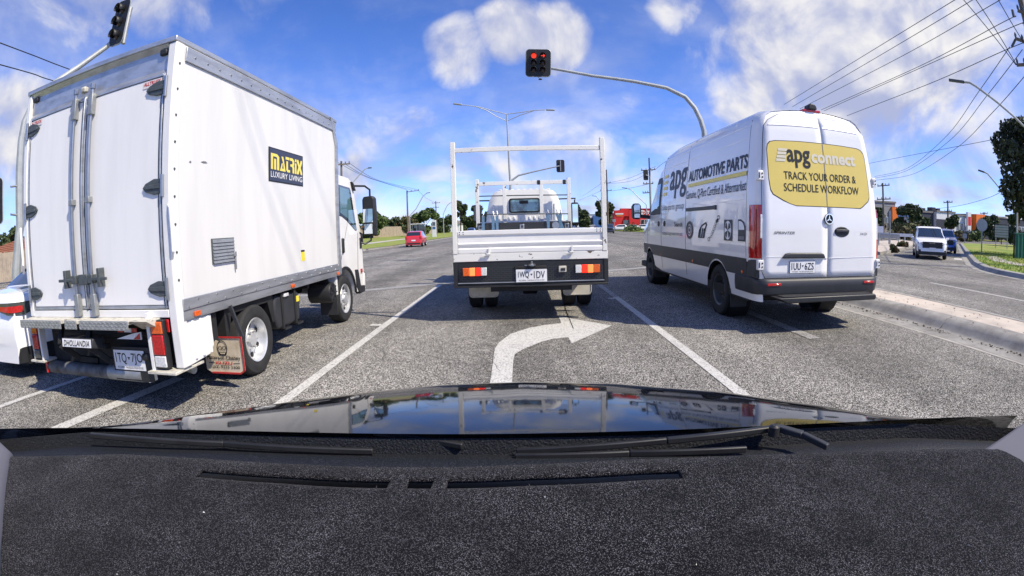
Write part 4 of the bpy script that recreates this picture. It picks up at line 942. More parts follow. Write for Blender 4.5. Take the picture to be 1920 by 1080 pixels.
MB().prism([(-2.41, .96), (-2.37, .96), (-2.37, 1.12), (-2.41, 1.12)], 1, 7.12, 7.2).build('mirror_foot', 'black_plastic', cab, .01)
wheel(T, (-2.49, 6.43, .313), .313, .20, .195, 1, 'front'); wheel(T, (-4.02, 6.43, .313), .313, .20, .195, -1, 'front')
box('mud_flap', 'grey_plastic', T, (-2.60, -2.36, 6.0, 6.012, .16, .42), .003); MB().box(-2.6, -2.36, 6.0, 6.06, .42, .70).build('wheel_guard', 'white_paint', T)

# ------------------------------------------------------------------ tray truck ahead
F = wthing('tray_truck', 'white tray truck with ladder rack and black tread plate tail, straight ahead', 'truck', (.11, 8.5, 0))
FX0, FX1, FY = -.85, 1.07, 6.15
box('deck', 'white_paint', F, (FX0 + .01, FX1 - .01, FY + .05, 10.2, .79, .862), .004)
rb = box('rear_beam', 'chipped_white', F, (FX0, FX1, FY, FY + .06, .768, .868), .006)
tg = box('tailgate', 'white_paint', F, (FX0 + .065, FX1 - .065, FY + .012, FY + .042, .874, 1.150), .004)
MB().hexa([(FX0 + .068, FY - .004, 1.10), (FX1 - .068, FY - .004, 1.10), (FX1 - .068, FY + .012, 1.085), (FX0 + .068, FY + .012, 1.085), (FX0 + .068, FY - .004, 1.150), (FX1 - .068, FY - .004, 1.150), (FX1 - .068, FY + .012, 1.153), (FX0 + .068, FY + .012, 1.153)]).build('gate_rail', 'white_paint', tg, .003)
MB().hexa([(FX0 + .068, FY + .002, .955), (FX1 - .068, FY + .002, .955), (FX1 - .068, FY + .012, .94), (FX0 + .068, FY + .012, .94), (FX0 + .068, FY - .006, .99), (FX1 - .068, FY - .006, .99), (FX1 - .068, FY + .012, 1.005), (FX0 + .068, FY + .012, 1.005)]).build('gate_rail', 'white_paint', tg, .003)
MB().hexa([(FX0 + .068, FY - .004, .876), (FX1 - .068, FY - .004, .876), (FX1 - .068, FY + .012, .875), (FX0 + .068, FY + .012, .875), (FX0 + .068, FY - .006, .925), (FX1 - .068, FY - .006, .925), (FX1 - .068, FY + .012, .94), (FX0 + .068, FY + .012, .94)]).build('gate_rail', 'white_paint', tg, .003)
for x in (FX0 + .09, FX0 + .135, FX1 - .09, FX1 - .135):
    for z in (1.112, 1.138): MB().lathe([(0, .007), (-.003, .006), (-.003, .001)], (x, FY - .004, z), 1, 8).build('bolt', 'hinge_grey', tg)
for x in (-.40, .62):
    l = MB().box(x - .012, x + .012, FY - .022, FY - .006, .855, .935); l.box(x - .09, x + .015, FY - .03, FY - .012, .838, .852); l.box(x - .035, x + .02, FY - .035, FY - .008, .852, .868); l.build('gate_latch', 'chipped_white', tg, .003)
for x in (FX0, FX1 - .035): box('side_board', 'white_paint', F, (x, x + .035, FY + .06, 10.1, .874, 1.15), .005)
for x, zt in ((FX0 + .03, 2.265), (FX1 - .035, 2.285)):
    box('rack_post', 'chipped_white', F, (x - .029, x + .029, FY - .006, FY + .052, .868, zt), .004)
MB().hexa([(FX0 + .06, FY + .005, 2.135), (FX1 - .065, FY + .005, 2.125), (FX1 - .065, FY + .045, 2.125), (FX0 + .06, FY + .045, 2.135), (FX0 + .06, FY + .005, 2.190), (FX1 - .065, FY + .005, 2.180), (FX1 - .065, FY + .045, 2.180), (FX0 + .06, FY + .045, 2.190)]).build('rack_crossbar', 'chipped_white', F, .004)
bp = box('rear_panel', 'black_plastic', F, (FX0, FX1, FY + .010, FY + .07, .470, .766), .006)
tp = box('tread_panel', 'tread_plate', bp, (FX0 + .06, FX1 - .06, FY + .004, FY + .010, .505, .700))
t = MB(); nx = 62
for k in range(nx):
    for j in range(8):
        x = FX0 + .075 + k * (FX1 - FX0 - .15) / (nx - 1); z = .515 + j * .024; sg = 1 if (k + j) % 2 else -1
        t.bar((x - .010, FY + .002, z - .006 * sg), (x + .010, FY + .002, z + .006 * sg), .004, .005)
t.build('tread', mat('tread_high', (.085, .088, .094), .4, metal=.4), tp, kind='stuff')
MB().bar((FX0 + .05, FY + .0, .503), (FX1 - .05, FY + .0, .503), .012, .008).build('panel_lip', 'aluminium', bp)
box('lower_lip', 'black_plastic', F, (FX0, FX1, FY - .006, FY + .07, .445, .4695), .003); box('panel_end', 'black_plastic', F, (FX1 - .05, FX1 + .004, FY - .004, FY + .009, .47, .766), .003); box('panel_end', 'black_plastic', F, (FX0 - .004, FX0 + .045, FY - .004, FY + .009, .47, .766), .003)
def tail(x0, x1, z0, z1, order):
    L = box('tail_lamp', 'black_plastic', F, (x0 - .004, x1 + .004, FY - .014, FY + .004, z0 - .004, z1 + .004), .003)
    w_ = [.27, .24, .24, .25]; x = x0
    if order < 0: w_ = w_[::-1]
    names = [('amber_lens', 'lens_orange'), ('lit_lens', 'lens_orange_lit'), ('red_lens', 'lens_red_lit'), ('clear_lens', 'lens_clear')][::order]
    for q, (nm, m_) in zip(w_, names):
        e = x + q * (x1 - x0); box(nm, m_, L, (x + .002, e - .002, FY - .034, FY - .012, z0, z1), .006); x = e
tail(-.735, -.435, .595, .695, 1); tail(.655, .965, .600, .700, -1)
number_plate(F, lambda u, v, e: (u, FY - .022 - e, v), -.075, .30, .505, .655, '1WQ', '1DV', frame='plate_white')
box('hitch_mount', 'chassis', F, (-.10, .30, FY - .015, FY + .06, .655, .70), .01); MB().lathe([(0, .05), (.02, .05), (.03, .015), (.055, .014), (.06, .001)], (.12, FY - .02, .70), 2, 12).build('tow_pin', 'steel', F)
MB().box(.03, .06, FY - .02, FY, .70, .715).build('hitch_tab', 'steel', F)
so = box('trailer_socket', 'worn_cream', F, (.45, .545, FY - .03, FY + .004, .615, .69), .005); box('socket_cap', 'black_plastic', so, (.475, .53, FY - .036, FY - .029, .63, .665), .003)
for x0, x1 in ((-.735, -.325), (.545, .945)):
    m_ = MB().prism([(x0, .44), (x0, .28), (x0 + .02, .245), (x0 + .05, .235), (x1 - .05, .235), (x1 - .02, .245), (x1, .28), (x1, .44)], 1, 6.75, 6.765).build('mud_flap', 'flap_grey', F, .003)
    MB().tube([(x0 + .01, 6.747, .43), (x0 + .01, 6.747, .285), (x0 + .055, 6.747, .247), (x1 - .055, 6.747, .247), (x1 - .01, 6.747, .285), (x1 - .01, 6.747, .43)], .006, 6).build('flap_border', 'worn_cream', m_)
for x, s in ((-.70, -1), (-.47, -1), (.69, 1), (.92, 1)): wheel(F, (x, 7.48, .325), .325, .19, .2, s, 'steel')
c_ = MB(); c_.box(-.30, -.20, 6.4, 11.5, .50, .70); c_.box(.42, .52, 6.4, 11.5, .50, .70); c_.box(-.40, .62, FY + .07, FY + .13, .38, .47); c_.tube([(-.7, 7.48, .325), (.92, 7.48, .325)], .06, 10); c_.lathe([(-.14, .05), (-.1, .15), (.1, .15), (.14, .05)], (.11, 7.48, .325), 0, 14)
c_.box(-.35, .55, 8.2, 9.2, .42, .60); c_.box(-.75, .98, 6.3, 10.0, .66, .785); c_.tube([(-.1, 8.5, .34), (-.1, 10.5, .34)], .06, 8); c_.build('chassis', 'chassis', F)
# headboard, tool box, straps
HY = 10.08
for x, zt in ((-.865, 2.17), (.985, 2.16)): box('headboard_post', 'chipped_white', F, (x - .035, x + .035, HY, HY + .06, .87, zt), .004)
for x in (-.315, .425): box('headboard_post', 'chipped_white', F, (x - .035, x + .035, HY + .005, HY + .055, 1.2, 2.035), .004)
hb_ = box('headboard_rail', 'chipped_white', F, (-.83, .95, HY + .006, HY + .054, 2.037, 2.115), .004)
for x in (.38, .90): box('rail_clamp', 'black_plastic', hb_, (x - .03, x + .03, HY - .004, HY + .06, 2.03, 2.12), .006)
MB().tube([(-.83, HY + .03, 1.83), (.95, HY + .03, 1.81)], .013, 6).build('rope_rail', 'hinge_grey', F); MB().tube([(-.7, HY - .05, 1.455), (.95, HY - .05, 1.425)], .012, 6).build('rope_rail', 'hinge_grey', F)
box('headboard_panel', 'white_paint', F, (-.83, .95, HY + .02, HY + .04, .87, 1.30), .004)
tb = box('tool_box', 'tread_plate', F, (-.84, .96, 9.60, HY - .02, .872, 1.275), .01)
t = MB()
for k in range(60):
    for j in range(6):
        x = -.82 + k * 1.76 / 59; z = 1.13 + j * .025; sg = 1 if (k + j) % 2 else -1; t.bar((x - .010, 9.597, z - .006 * sg), (x + .010, 9.597, z + .006 * sg), .004, .005)
t.build('tread', 'tread_high', tb, kind='stuff')
for x in (-.775, .02, .88): l = box('tool_box_latch', 'steel', tb, (x - .045, x + .045, 9.58, 9.60, 1.14, 1.235), .008); box('latch_paddle', 'grey_plastic', l, (x - .02, x + .02, 9.574, 9.581, 1.165, 1.215), .004)
for x, dx in ((-.72, .0), (-.53, .0), (-.455, .0), (.515, .01), (.69, .11), (.76, -.02)):
    s = MB().bar((x, 9.57, 1.41), (x + dx, 9.565, 1.14), .055, .006).build('ratchet_strap', 'strap_blue', F); MB().tube([(x, 9.59, 1.50), (x + .01, 9.57, 1.44), (x - .02, 9.57, 1.40)], .012, 6).build('strap_hook', 'steel', s)
MB().lathe([(-.03, .07), (0, .075), (.03, .07)], (.66, 9.56, 1.20), 1, 12).build('strap_ratchet', 'steel', F)
# cab
cx0, cx1 = -.74, .90
b = MB(); rows = []
for z, i in ((.62, 0.02), (.95, 0.0), (1.25, .01), (1.50, .045), (1.72, .09), (1.86, .15), (1.93, .22), (1.955, .34)):
    r = []
    for k in range(25):
        u = k / 24; x = cx0 + i + u * (cx1 - cx0 - 2 * i); e = abs(u - .5) * 2; r.append((x, 10.34 + .07 * max(0, e - .86) / .14 + .05 * max(0, z - 1.75), z + (0.0)))
    rows.append(r)
b.grid(rows)
cbk = b.build('cab', 'white_paint', F, smooth=40)
b = MB(); top = rows[-1]
b.grid([top, [(p[0], 11.6, p[2] + .03) for p in top], [(p[0], 11.95, p[2] - .12) for p in top]]); side = [r[0] for r in rows]; b.grid([side, [(p[0] - .03, 11.2, p[2]) for p in side], [(p[0], 11.95 - .0 * p[2], p[2]) for p in side]]); side = [r[-1] for r in rows]; b.grid([side, [(p[0] + .03, 11.2, p[2]) for p in side], [(p[0], 11.95, p[2]) for p in side]])
b.build('cab_shell', 'white_paint', cbk, smooth=40)
for k in range(13):
    x = cx0 + .19 + k * .105
    if not (-.30 < x < .46): box('cab_rib', 'white_paint', cbk, (x - .02, x + .02, 10.325, 10.35, 1.05, 1.46 if abs(x - .08) < .6 else 1.66), .008)
    elif x: box('cab_rib', 'white_paint', cbk, (x - .02, x + .02, 10.325, 10.35, 1.05, 1.40), .008)
for k in range(9): box('roof_rib', 'white_paint', cbk, (cx0 + .30 + k * .125, cx0 + .36 + k * .125, 10.40, 11.5, 1.955, 1.972), .006)
fr = MB().prism(rrect(-.235, .405, 1.475, 1.775, .05), 1, 10.318, 10.345).build('rear_window', 'rubber_gap', cbk, .006)
MB().prism(rrect(-.205, .375, 1.505, 1.745, .035), 1, 10.314, 10.3178).build('window_pane', mat('glass_sky', (.18, .34, .40), .05, spec=.8, coat=1., coatr=.01, vcol=(.05, .09, .10), vscale=5, lo=.45, hi=.6), fr)
box('inner_mirror', 'ink_black', fr, (-.02, .16, 10.310, 10.3136, 1.66, 1.73), .01)
for x0, x1, z0, z1, xa in ((-1.04, -.86, 1.31, 1.70, -.66), (1.12, 1.28, 1.22, 1.70, .84)):
    m_ = box('mirror', 'black_plastic', F, (x0, x1, 11.0, 11.14, z0, z1), .03, seg=3); box('mirror_glass', 'mirror_glass' if x0 > 0 else 'glass_dark', m_, (x0 + .02, x1 - .02, 10.993, 10.999, z0 + .04, z1 - .04))
    MB().tube([(xa, 11.0, 1.78), ((x0 + x1) / 2 - .02 * (1 if x0 < 0 else -1), 11.05, z1 + .09), ((x0 + x1) / 2, 11.05, z1 + .05), ((x0 + x1) / 2, 11.05, z1 - .02)], .016, 7).build('mirror_arm', 'black_plastic', m_); MB().tube([((x0 + x1) / 2, 11.05, z0 + .02), (xa, 11.1, z0 - .06)], .014, 6).build('mirror_arm', 'black_plastic', m_)
for x in (-.62, .80): wheel(F, (x, 11.2, .325), .325, .2, .2, 1 if x > 0 else -1, 'front')

# ------------------------------------------------------------------ white panel van on the right
VN = wthing('panel_van', 'white high roof panel van with yellow rear panel and parts lettering', 'van', (3.47, 7.8, 0))
VC, VH = 3.47, .905                      # centre line, half width
def vw(z):      # half width by height
    return VH * float(np.interp(z, [.30, .45, .62, .95, 1.30, 1.60, 1.95, 2.20, 2.36, 2.46, 2.53, 2.57], [.965, .985, 1.0, 1.01, 1.0, .985, .935, .895, .86, .80, .66, .0]))
def vtop(y): return float(np.interp(y, [5.04, 5.3, 6.5, 8.3, 8.9, 9.25, 10.12, 10.4, 10.75, 10.9, 10.98], [2.55, 2.585, 2.60, 2.60, 2.55, 2.42, 1.42, 1.29, 1.14, .98, .70]))
def vplan(y): return float(np.interp(y, [5.04, 5.07, 5.12, 5.25, 8.8, 9.8, 10.5, 10.8, 10.98], [.925, .965, .985, 1.0, 1.0, .985, .93, .84, .62]))
def vrear(z): return 5.05 + max(0., z - 1.25) * .075 + max(0., z - 2.3) * .18
AR = [(6.22, .335), (9.90, .335)]
def vzb(y):
    z = .335
    for wy, wr in AR:
        d = abs(y - wy); rr = wr + .075
        if d < rr: z = max(z, .335 + math.sqrt(rr * rr - d * d) * .93)
    return z
def vze(y, z):
    tz = vtop(y)
    if y > 8.3 and tz < 2.5:       # cab: keep flank, round off at its own top
        k = (z - .30) / (tz - .30); return z if k < .55 else z + (2.57 - z) * ((k - .55) / .45) ** 3.2
    return .30 + (z - .30) / (tz - .30) * 2.27
def vside(y, z, off=0.): return (VC - vw(vze(y, z)) * vplan(y) - off, y, z)
ys = sorted(set(list(np.linspace(5.12, 10.98, 120)) + [5.04, 5.06, 5.09] + [wy + s * rr for wy, _ in AR for s in (-1, 1) for rr in (.408, .395, .37)]))
nz_ = 30
parts = {'body': MB(), 'side_trim': MB(), 'side_window': MB(), 'windscreen': MB()}
cols = []
for y in ys:
    tz = vtop(y); z0 = min(vzb(y), tz - .15); half = []
    for t in np.linspace(0, 1, nz_):
        z = z0 + (tz - z0) * (1 - (1 - t) ** 1.35)
        ze = vze(y, z)
        yy = y + (vrear(z) - 5.05) * max(0, 1 - (y - 5.04) / .6)
        half.append((vw(ze) * vplan(y), yy, z))
    cols.append([(VC - h, yy, z) for h, yy, z in half] + [(VC + h, yy, z) for h, yy, z in half[-2::-1]])
nb = len(cols[0])
def pane(y, z):     # cab door window
    lo = 1.40 + max(0, (9.25 - y)) * 0; hi = min(vtop(y) - .16, 2.06)
    return 8.98 < y < 10.02 and max(1.36, 1.36) < z < hi and z > 1.36 + max(0, 9.0 - y) and not (9.74 < y < 9.80) and vtop(y) - z > .16
for i in range(len(cols) - 1):
    for j in range(nb - 1):
        q = [cols[i][j], cols[i][j + 1], cols[i + 1][j + 1], cols[i + 1][j]]; zc_ = sum(p[2] for p in q) / 4; yc = sum(p[1] for p in q) / 4; jj = min(j, nb - 2 - j); k = 'body'
        if yc > 9.22 and yc < 10.1 and jj > nz_ - 9: k = 'windscreen'
        parts[k].add(q, [(0, 1, 2, 3)])
for k, b in parts.items():
    if not b.v: continue
    o = b.build(k, {'body': 'van_paint', 'side_trim': 'grey_plastic', 'side_window': 'glass_dark', 'windscreen': 'glass_dark'}[k], VN)
    bm = bmesh.new(); bm.from_mesh(o.data); bmesh.ops.remove_doubles(bm, verts=bm.verts, dist=.0008); bmesh.ops.recalc_face_normals(bm, faces=bm.faces); bm.to_mesh(o.data); bm.free()
    for p in o.data.polygons: p.use_smooth = True
    o.data.set_sharp_from_angle(angle=R(42))
    if k == 'body': vbody = o
# rear closing face behind the doors
MB().grid([[(VC + t * vw(vze(5.04, z)) * .926, vrear(z) - .006 * (1 - t * t), z) for t in np.linspace(-1, 1, 15)] for z in np.linspace(.45, 2.5499, 40)]).build('rear_frame', 'van_paint', VN, smooth=50)
# plastic strip along the flank, cut by the wheel arches
for s in (-1, 1):
    run = []
    for y in list(np.arange(5.30, 10.52, .02)) + [99]:
        lo = max(.60, vzb(y) + .02) if y < 50 else 9
        if lo < .79: p = vside(y, lo, .006); q = vside(y, .80, .006); run.append([p, q] if s < 0 else [(2 * VC - p[0], p[1], p[2]), (2 * VC - q[0], q[1], q[2])])
        elif run: MB().grid(run).build('side_trim', 'grey_plastic', VN); run = []
    wr_ = []
    for y in np.arange(8.99, 10.06, .03):
        zl, zh = 1.37 + max(0, y - 9.75) * .25, min(2.06 - max(0, 9.06 - y) * 1.2, vtop(y) - .22)
        if zh - zl > .03: wr_.append([vside(y, zl + (zh - zl) * t, .005) for t in np.linspace(0, 1, 7)])
    if s > 0: wr_ = [[(2 * VC - p[0], p[1], p[2]) for p in r] for r in wr_]
    MB().grid(wr_).build('side_window', 'ink_black', VN); n_ = len(wr_)
    swn = VN.children[-1]
    MB().grid([[(p[0] + s * .004, p[1], p[2]) for p in r[1:-1]] for r in wr_[3:24]]).build('window_pane', 'glass_teal', swn)
# rear doors: shaped slabs following the leaning tail
def vr(x, z, off=0.): return (x, vrear(z) - off, z)
def door_half(s, xm):
    zs = np.linspace(.60, 2.455, 26); xo = []
    for z in zs:
        h = vw(z) * .925
        if z < .68: h -= (.68 - z) * .9 * (1 - (z - .6) / .08) * .55
        if z > 2.28: h -= ((z - 2.28) / .175) ** 2 * .16
        xo.append(h)
    n = 10; g = []; 
    for z, h in zip(zs, xo):
        g.append([(VC + xm + (s * h - xm) * t, z) for t in np.linspace(0, 1, n)])
    b = MB(); F1 = [[vr(x, z, .016 + .012 * (1 - ((x - VC) / .9) ** 2) * (1 if .8 < z else .7)) for x, z in r] for r in g]; b.grid(F1)
    ring = [p for p in F1[0]] + [r[-1] for r in F1[1:]] + F1[-1][-2::-1] + [r[0] for r in F1[-2:0:-1]]
    back_ = [(p[0], p[1] + .05, p[2]) for p in ring]; m = len(ring); b.add(ring + back_, [(i, (i + 1) % m, m + (i + 1) % m, m + i) for i in range(m)])
    o = b.build('rear_door', 'van_paint', VN, smooth=45)
    MB().tube([(p[0], p[1] + .012, p[2]) for p in ring + ring[:1]], .0055, 5, False).build('door_gap', 'rubber_gap', o)
    bm = bmesh.new(); bm.from_mesh(o.data); bmesh.ops.remove_doubles(bm, verts=bm.verts, dist=.0005); bmesh.ops.recalc_face_normals(bm, faces=bm.faces); bm.to_mesh(o.data); bm.free()
    return o
DS = .055                                     # door seam right of centre
def surf(x, z, e=0.): return vr(x, z, .016 + .012 * (1 - ((x - VC) / .9) ** 2) + e)
dL = door_half(-1, DS - .005); dR = door_half(1, DS + .005)
# yellow vinyl: one piece on each door
def vinyl(s):
    if s < 0: pts = [(DS - .007, 1.40), (DS - .007, 2.150), (-.30, 2.150), (-.60, 2.140), (-.68, 2.125), (-.715, 2.09), (-.73, 2.03), (-.735, 1.70), (-.72, 1.57), (-.69, 1.52), (-.56, 1.455), (-.46, 1.42), (-.38, 1.40)]
    else: pts = [(DS + .007, 1.40), (DS + .007, 2.150), (.35, 2.145), (.60, 2.135), (.66, 2.12), (.70, 2.08), (.715, 2.03), (.745, 1.60), (.74, 1.53), (.72, 1.49), (.62, 1.42), (.58, 1.40)]
    return pts
for s, d in ((-1, dL), (1, dR)):
    for e, nm, m_, sc in ((.0015, 'vinyl_border', 'ink_black', 0.), (.003, 'vinyl_panel', 'vinyl_yellow', .008)):
        P_ = vinyl(s); cx_ = sum(p[0] for p in P_) / len(P_); cz_ = sum(p[1] for p in P_) / len(P_); b = MB(); n = len(P_)
        Q = [(p[0] + (0 if abs(p[0] - DS) < .01 else (sc if p[0] < cx_ else -sc)), p[1] + (sc if p[1] < cz_ else -sc)) for p in P_]
        # fan in rings so that it follows the curve of the door
        rings = [[surf(VC + cx_ + (p[0] - cx_) * t, cz_ + (p[1] - cz_) * t, e) for p in Q] for t in (.02, .25, .5, .75, 1)]
        b.add([p for r in rings for p in r], [(i * n + k, i * n + (k + 1) % n, (i + 1) * n + (k + 1) % n, (i + 1) * n + k) for i in range(4) for k in range(n)] + [tuple(range(n))])
        b.build(nm, m_, d, smooth=60)
f5 = lambda u, v: surf(VC + u, v, .0065)
for k in range(4): decal([(-.62 + .012 * k, 1.90 + .04 * k), (-.50 + .012 * k, 1.90 + .04 * k), (-.492 + .012 * k, 1.93 + .04 * k), (-.612 + .012 * k, 1.93 + .04 * k)], 'vinyl_pale', dL, f5, 'logo_bar')
lettering('apg', 'ink_black', dL, f5, (-.47, -.145, 1.835, 2.045), .022, name='letter')
lettering('connect', 'vinyl_pale', dR, f5, (-.13, .545, 1.905, 2.04), .035)
lettering('TRACK YOUR ORDER &', 'ink_black', dR, f5, (-.53, .53, 1.70, 1.79), .003)
lettering('SCHEDULE WORKFLOW', 'ink_black', dR, f5, (-.54, .565, 1.565, 1.655), .003)
# badge, handle, plate recess
bg_ = MB().lathe([(.02, .062), (-.012, .062), (-.016, .055), (-.012, .050), (-.010, .001)], surf(VC + DS + .01, 1.265), 1, 28).build('badge', 'black_plastic', dR)
c0 = surf(VC + DS + .01, 1.265, .016); rg_ = MB()
rg_.lathe([(0, .062), (-.006, .062), (-.006, .052), (0, .052)], c0, 1, 30, False)
for a in (90, 210, 330): rg_.prism([(c0[0] + .010 * math.cos(R(a + 90)), c0[2] + .010 * math.sin(R(a + 90))), (c0[0] + .010 * math.cos(R(a - 90)), c0[2] + .010 * math.sin(R(a - 90))), (c0[0] + .053 * math.cos(R(a)), c0[2] + .053 * math.sin(R(a)))], 1, c0[1] - .006, c0[1])
rg_.build('star', 'chrome', bg_)
hx, hz = VC + .265, 1.12
hd = MB().prism([(hx + .115 * math.cos(R(a)), hz + .062 * math.sin(R(a)) * (1 if a < 180 else .95)) for a in range(0, 360, 15)], 1, surf(hx, hz)[1] - .006, surf(hx, hz)[1] + .01).build('door_handle', 'black_plastic', dR, .006)
box('handle_bar', 'grey_plastic', hd, (hx - .10, hx + .105, surf(hx, hz)[1] - .024, surf(hx, hz)[1] - .008, hz - .004, hz + .03), .008)
f6 = lambda u, v: surf(u, v, .004)
lettering('SPRINTER', 'hinge_grey', dL, f6, (VC - .70, VC - .42, 1.085, 1.115), .01, .3); lettering('314 CDI', 'hinge_grey', dR, f6, (VC + .56, VC + .68, 1.09, 1.118), .008, .3)
gh = MB().prism([(VC - .60, .818), (VC - .55, .868), (VC - .50, .878), (VC - .06, .878), (VC - .02, .868), (VC + .01, .818)], 1, surf(VC - .3, .85)[1] - .035, surf(VC - .3, .85)[1] + .01).build('grab_strip', 'grey_plastic', dL, .012)
number_plate(dL, lambda u, v, e: surf(u, v, .010 + e), VC - .485, VC - .135, .652, .785, '1UU', '6ZS')
MB().bar(surf(VC - .80, .835, .001), surf(VC + DS - .01, .815, .003), .006, .004).build('crease', 'van_paint', dL); MB().bar(surf(VC + DS + .01, .815, .003), surf(VC + .80, .83, .001), .006, .004).build('crease', 'van_paint', dR)
MB().tube([surf(VC + x, 2.315 + .02 * (1 - (x / .7) ** 2), .001) for x in np.linspace(-.68, DS - .03, 12)], .007, 6).build('pressing', 'van_paint', dL); MB().tube([surf(VC + x, 2.315 + .02 * (1 - (x / .7) ** 2), .001) for x in np.linspace(DS + .03, .62, 10)], .007, 6).build('pressing', 'van_paint', dR)
# hinges
for s, d in ((-1, dL), (1, dR)):
    for z in (.745, 1.73):
        x = VC + s * vw(z) * .955; yy = vrear(z) - .012
        h = MB().box(x - .035, x + .035, yy - .022, yy + .06, z - .055, z + .055).build('hinge', 'white_paint', d, .008)
        b = MB(); b.lathe([(0, .010), (-.004, .010), (-.004, .001)], (x + .018 * (1 if s < 0 else 1), yy - .022, z + .02), 1, 8); b.lathe([(0, .010), (-.004, .010), (-.004, .001)], (x + .018, yy - .022, z - .02), 1, 8); b.box(x - .025, x - .012, yy - .024, yy - .021, z - .03, z + .03); b.build('hinge_bolt', 'ink_black', h)
# lamps wrapping the rear corners
for s in (-1, 1):
    b = MB(); rows = []
    for z in np.linspace(.815, 1.405, 12):
        k = (z - .815) / .59; wi = .105 - .028 * abs(k - .35) * 2 * 0; r = []
        r.append((VC + s * (vw(z) * 1.004), 5.24, z)); r.append((VC + s * (vw(z) * 1.006), 5.15, z)); r.append((VC + s * (vw(z) * .985), 5.085, z)); r.append((VC + s * (vw(z) * .955), vrear(z) - .005, z)); r.append((VC + s * (vw(z) * .955 - .03 - .028 * (1 - k)), vrear(z) - .012, z)); rows.append(r)
    b.grid(rows); l = b.build('tail_lamp', 'lens_red', VN, smooth=50)
    MB().grid([[(VC + s * (vw(z) * .955 - .004), vrear(z) - .016, z), (VC + s * (vw(z) * .955 - .030 - .02 * (1 - (z - .8) / .6)), vrear(z) - .017, z)] for z in np.linspace(1.04, 1.30, 6)]).build('clear_lens', 'lens_clear', l, smooth=50)
    MB().grid([[(VC + s * vw(z) * 1.009, 5.215, z), (VC + s * vw(z) * 1.009, 5.185, z)] for z in np.linspace(.84, 1.36, 6)]).build('lens_stripe', mat('lamp_bright', (.75, .06, .04), .1, coat=1.), l)
    MB().tube([(VC + s * vw(z) * .99, 5.085 - .0, z) for z in np.linspace(.84, 1.36, 6)], .008, 6).build('lens_rib', mat('lens_deep', (.25, .005, .005), .2, coat=1.), l)
# bumper and step
b = MB(); rows = []
for z, o_, i_ in ((.40, -.02, .05), (.42, .03, .012), (.50, .045, 0.), (.565, .045, 0.), (.592, .02, .0), (.60, -.03, .01)):
    r = []
    for t in np.linspace(-1, 1, 41):
        e = abs(t); wx = (VH + .012 - i_) ; x = VC + math.copysign(wx * (e if e < .9 else .9 + .1 * math.sin((e - .9) / .1 * math.pi / 2)), t) if t else VC
        yb_ = 5.04 - o_ + (0 if e < .86 else ((e - .86) / .14) ** 2 * .16); r.append((x, yb_, z))
    r = [(VC - wx, 5.62, z)] + [(VC - wx, 5.35, z)] + r + [(VC + wx, 5.35, z)]
    rows.append(r)
b.grid(rows); bu = b.build('rear_bumper', 'grey_plastic', VN, smooth=50)
MB().prism([(VC - VH - .004, .59), (VC - VH - .004, .80), (VC - VH + .07, .80), (VC - VH + .10, .64), (VC - VH + .16, .595)], 1, 5.06, 5.35).build('bumper_corner', 'grey_plastic', bu, .015); MB().prism([(VC + VH + .004, .59), (VC + VH + .004, .80), (VC + VH - .07, .80), (VC + VH - .10, .64), (VC + VH - .16, .595)], 1, 5.06, 5.35).build('bumper_corner', 'grey_plastic', bu, .015)
for s in (-1, 1): box('bumper_reflector', 'lens_red', bu, (VC + s * .70 - .09, VC + s * .70 + .09, 4.985, 5.02, .515, .545), .006)
st = MB().prism([(VC - .75, .405), (VC - .62, .345), (VC + .66, .345), (VC + .68, .36), (VC + .68, .40), (VC + .66, .412)], 1, 4.80, 5.03).build('rear_step', 'black_plastic', VN, .012)
MB().box(VC - .66, VC + .64, 4.83, 5.0, .4125, .416).build('step_grip', mat('step_top', (.10, .10, .105), .35, metal=.4, var=.4, vscale=40), st)
# high brake lamp and camera on the roof edge
hbz = 2.545
hl = box('brake_lamp', 'lens_red', VN, (VC - .13, VC + .13, vrear(2.5) - .005, vrear(2.5) + .10, 2.535, 2.565), .008)
MB().prism([(VC - .06, 2.565), (VC + .07, 2.565), (VC + .06, 2.61), (VC + .03, 2.635), (VC - .02, 2.635), (VC - .05, 2.61)], 1, vrear(2.5) - .03, vrear(2.5) + .09).build('rear_camera', 'black_plastic', hl, .012)
# side lettering: u runs toward the tail as read
def sd(y, z): p = vside(y, z, .007); return p
SP = vbody
lettering('apg', 'ink_navy', SP, sd, (8.46, 7.56, 1.62, 2.10), .012, name='letter')
for k in range(4): decal([(8.86 - .0 * k, 1.70 + .105 * k), (8.62, 1.70 + .105 * k), (8.60, 1.755 + .105 * k), (8.84, 1.755 + .105 * k)], 'stripe_yellow', SP, sd, 'logo_bar')
lettering('AUTOMOTIVE PARTS', 'ink_navy', SP, sd, (7.46, 5.33, 1.835, 2.005), .025)
decal([(7.44, 1.755), (5.33, 1.755), (5.33, 1.805), (7.44, 1.805)], 'stripe_yellow', SP, lambda y, z: vside(y, z, .010), 'stripe')
lettering('Genuine, Q-Part Certified & Aftermarket', 'ink_navy', SP, sd, (7.50, 5.33, 1.555, 1.70), .004)
lettering('auto parts group', 'ink_grey', SP, sd, (8.86, 7.62, 1.405, 1.52), .0)
lettering('Search', 'ink_navy', SP, sd, (8.10, 7.68, 1.15, 1.225), .02)
lettering('autopartsgroup.com.au', 'ink_grey', SP, sd, (8.84, 7.68, .985, 1.055), .004); 
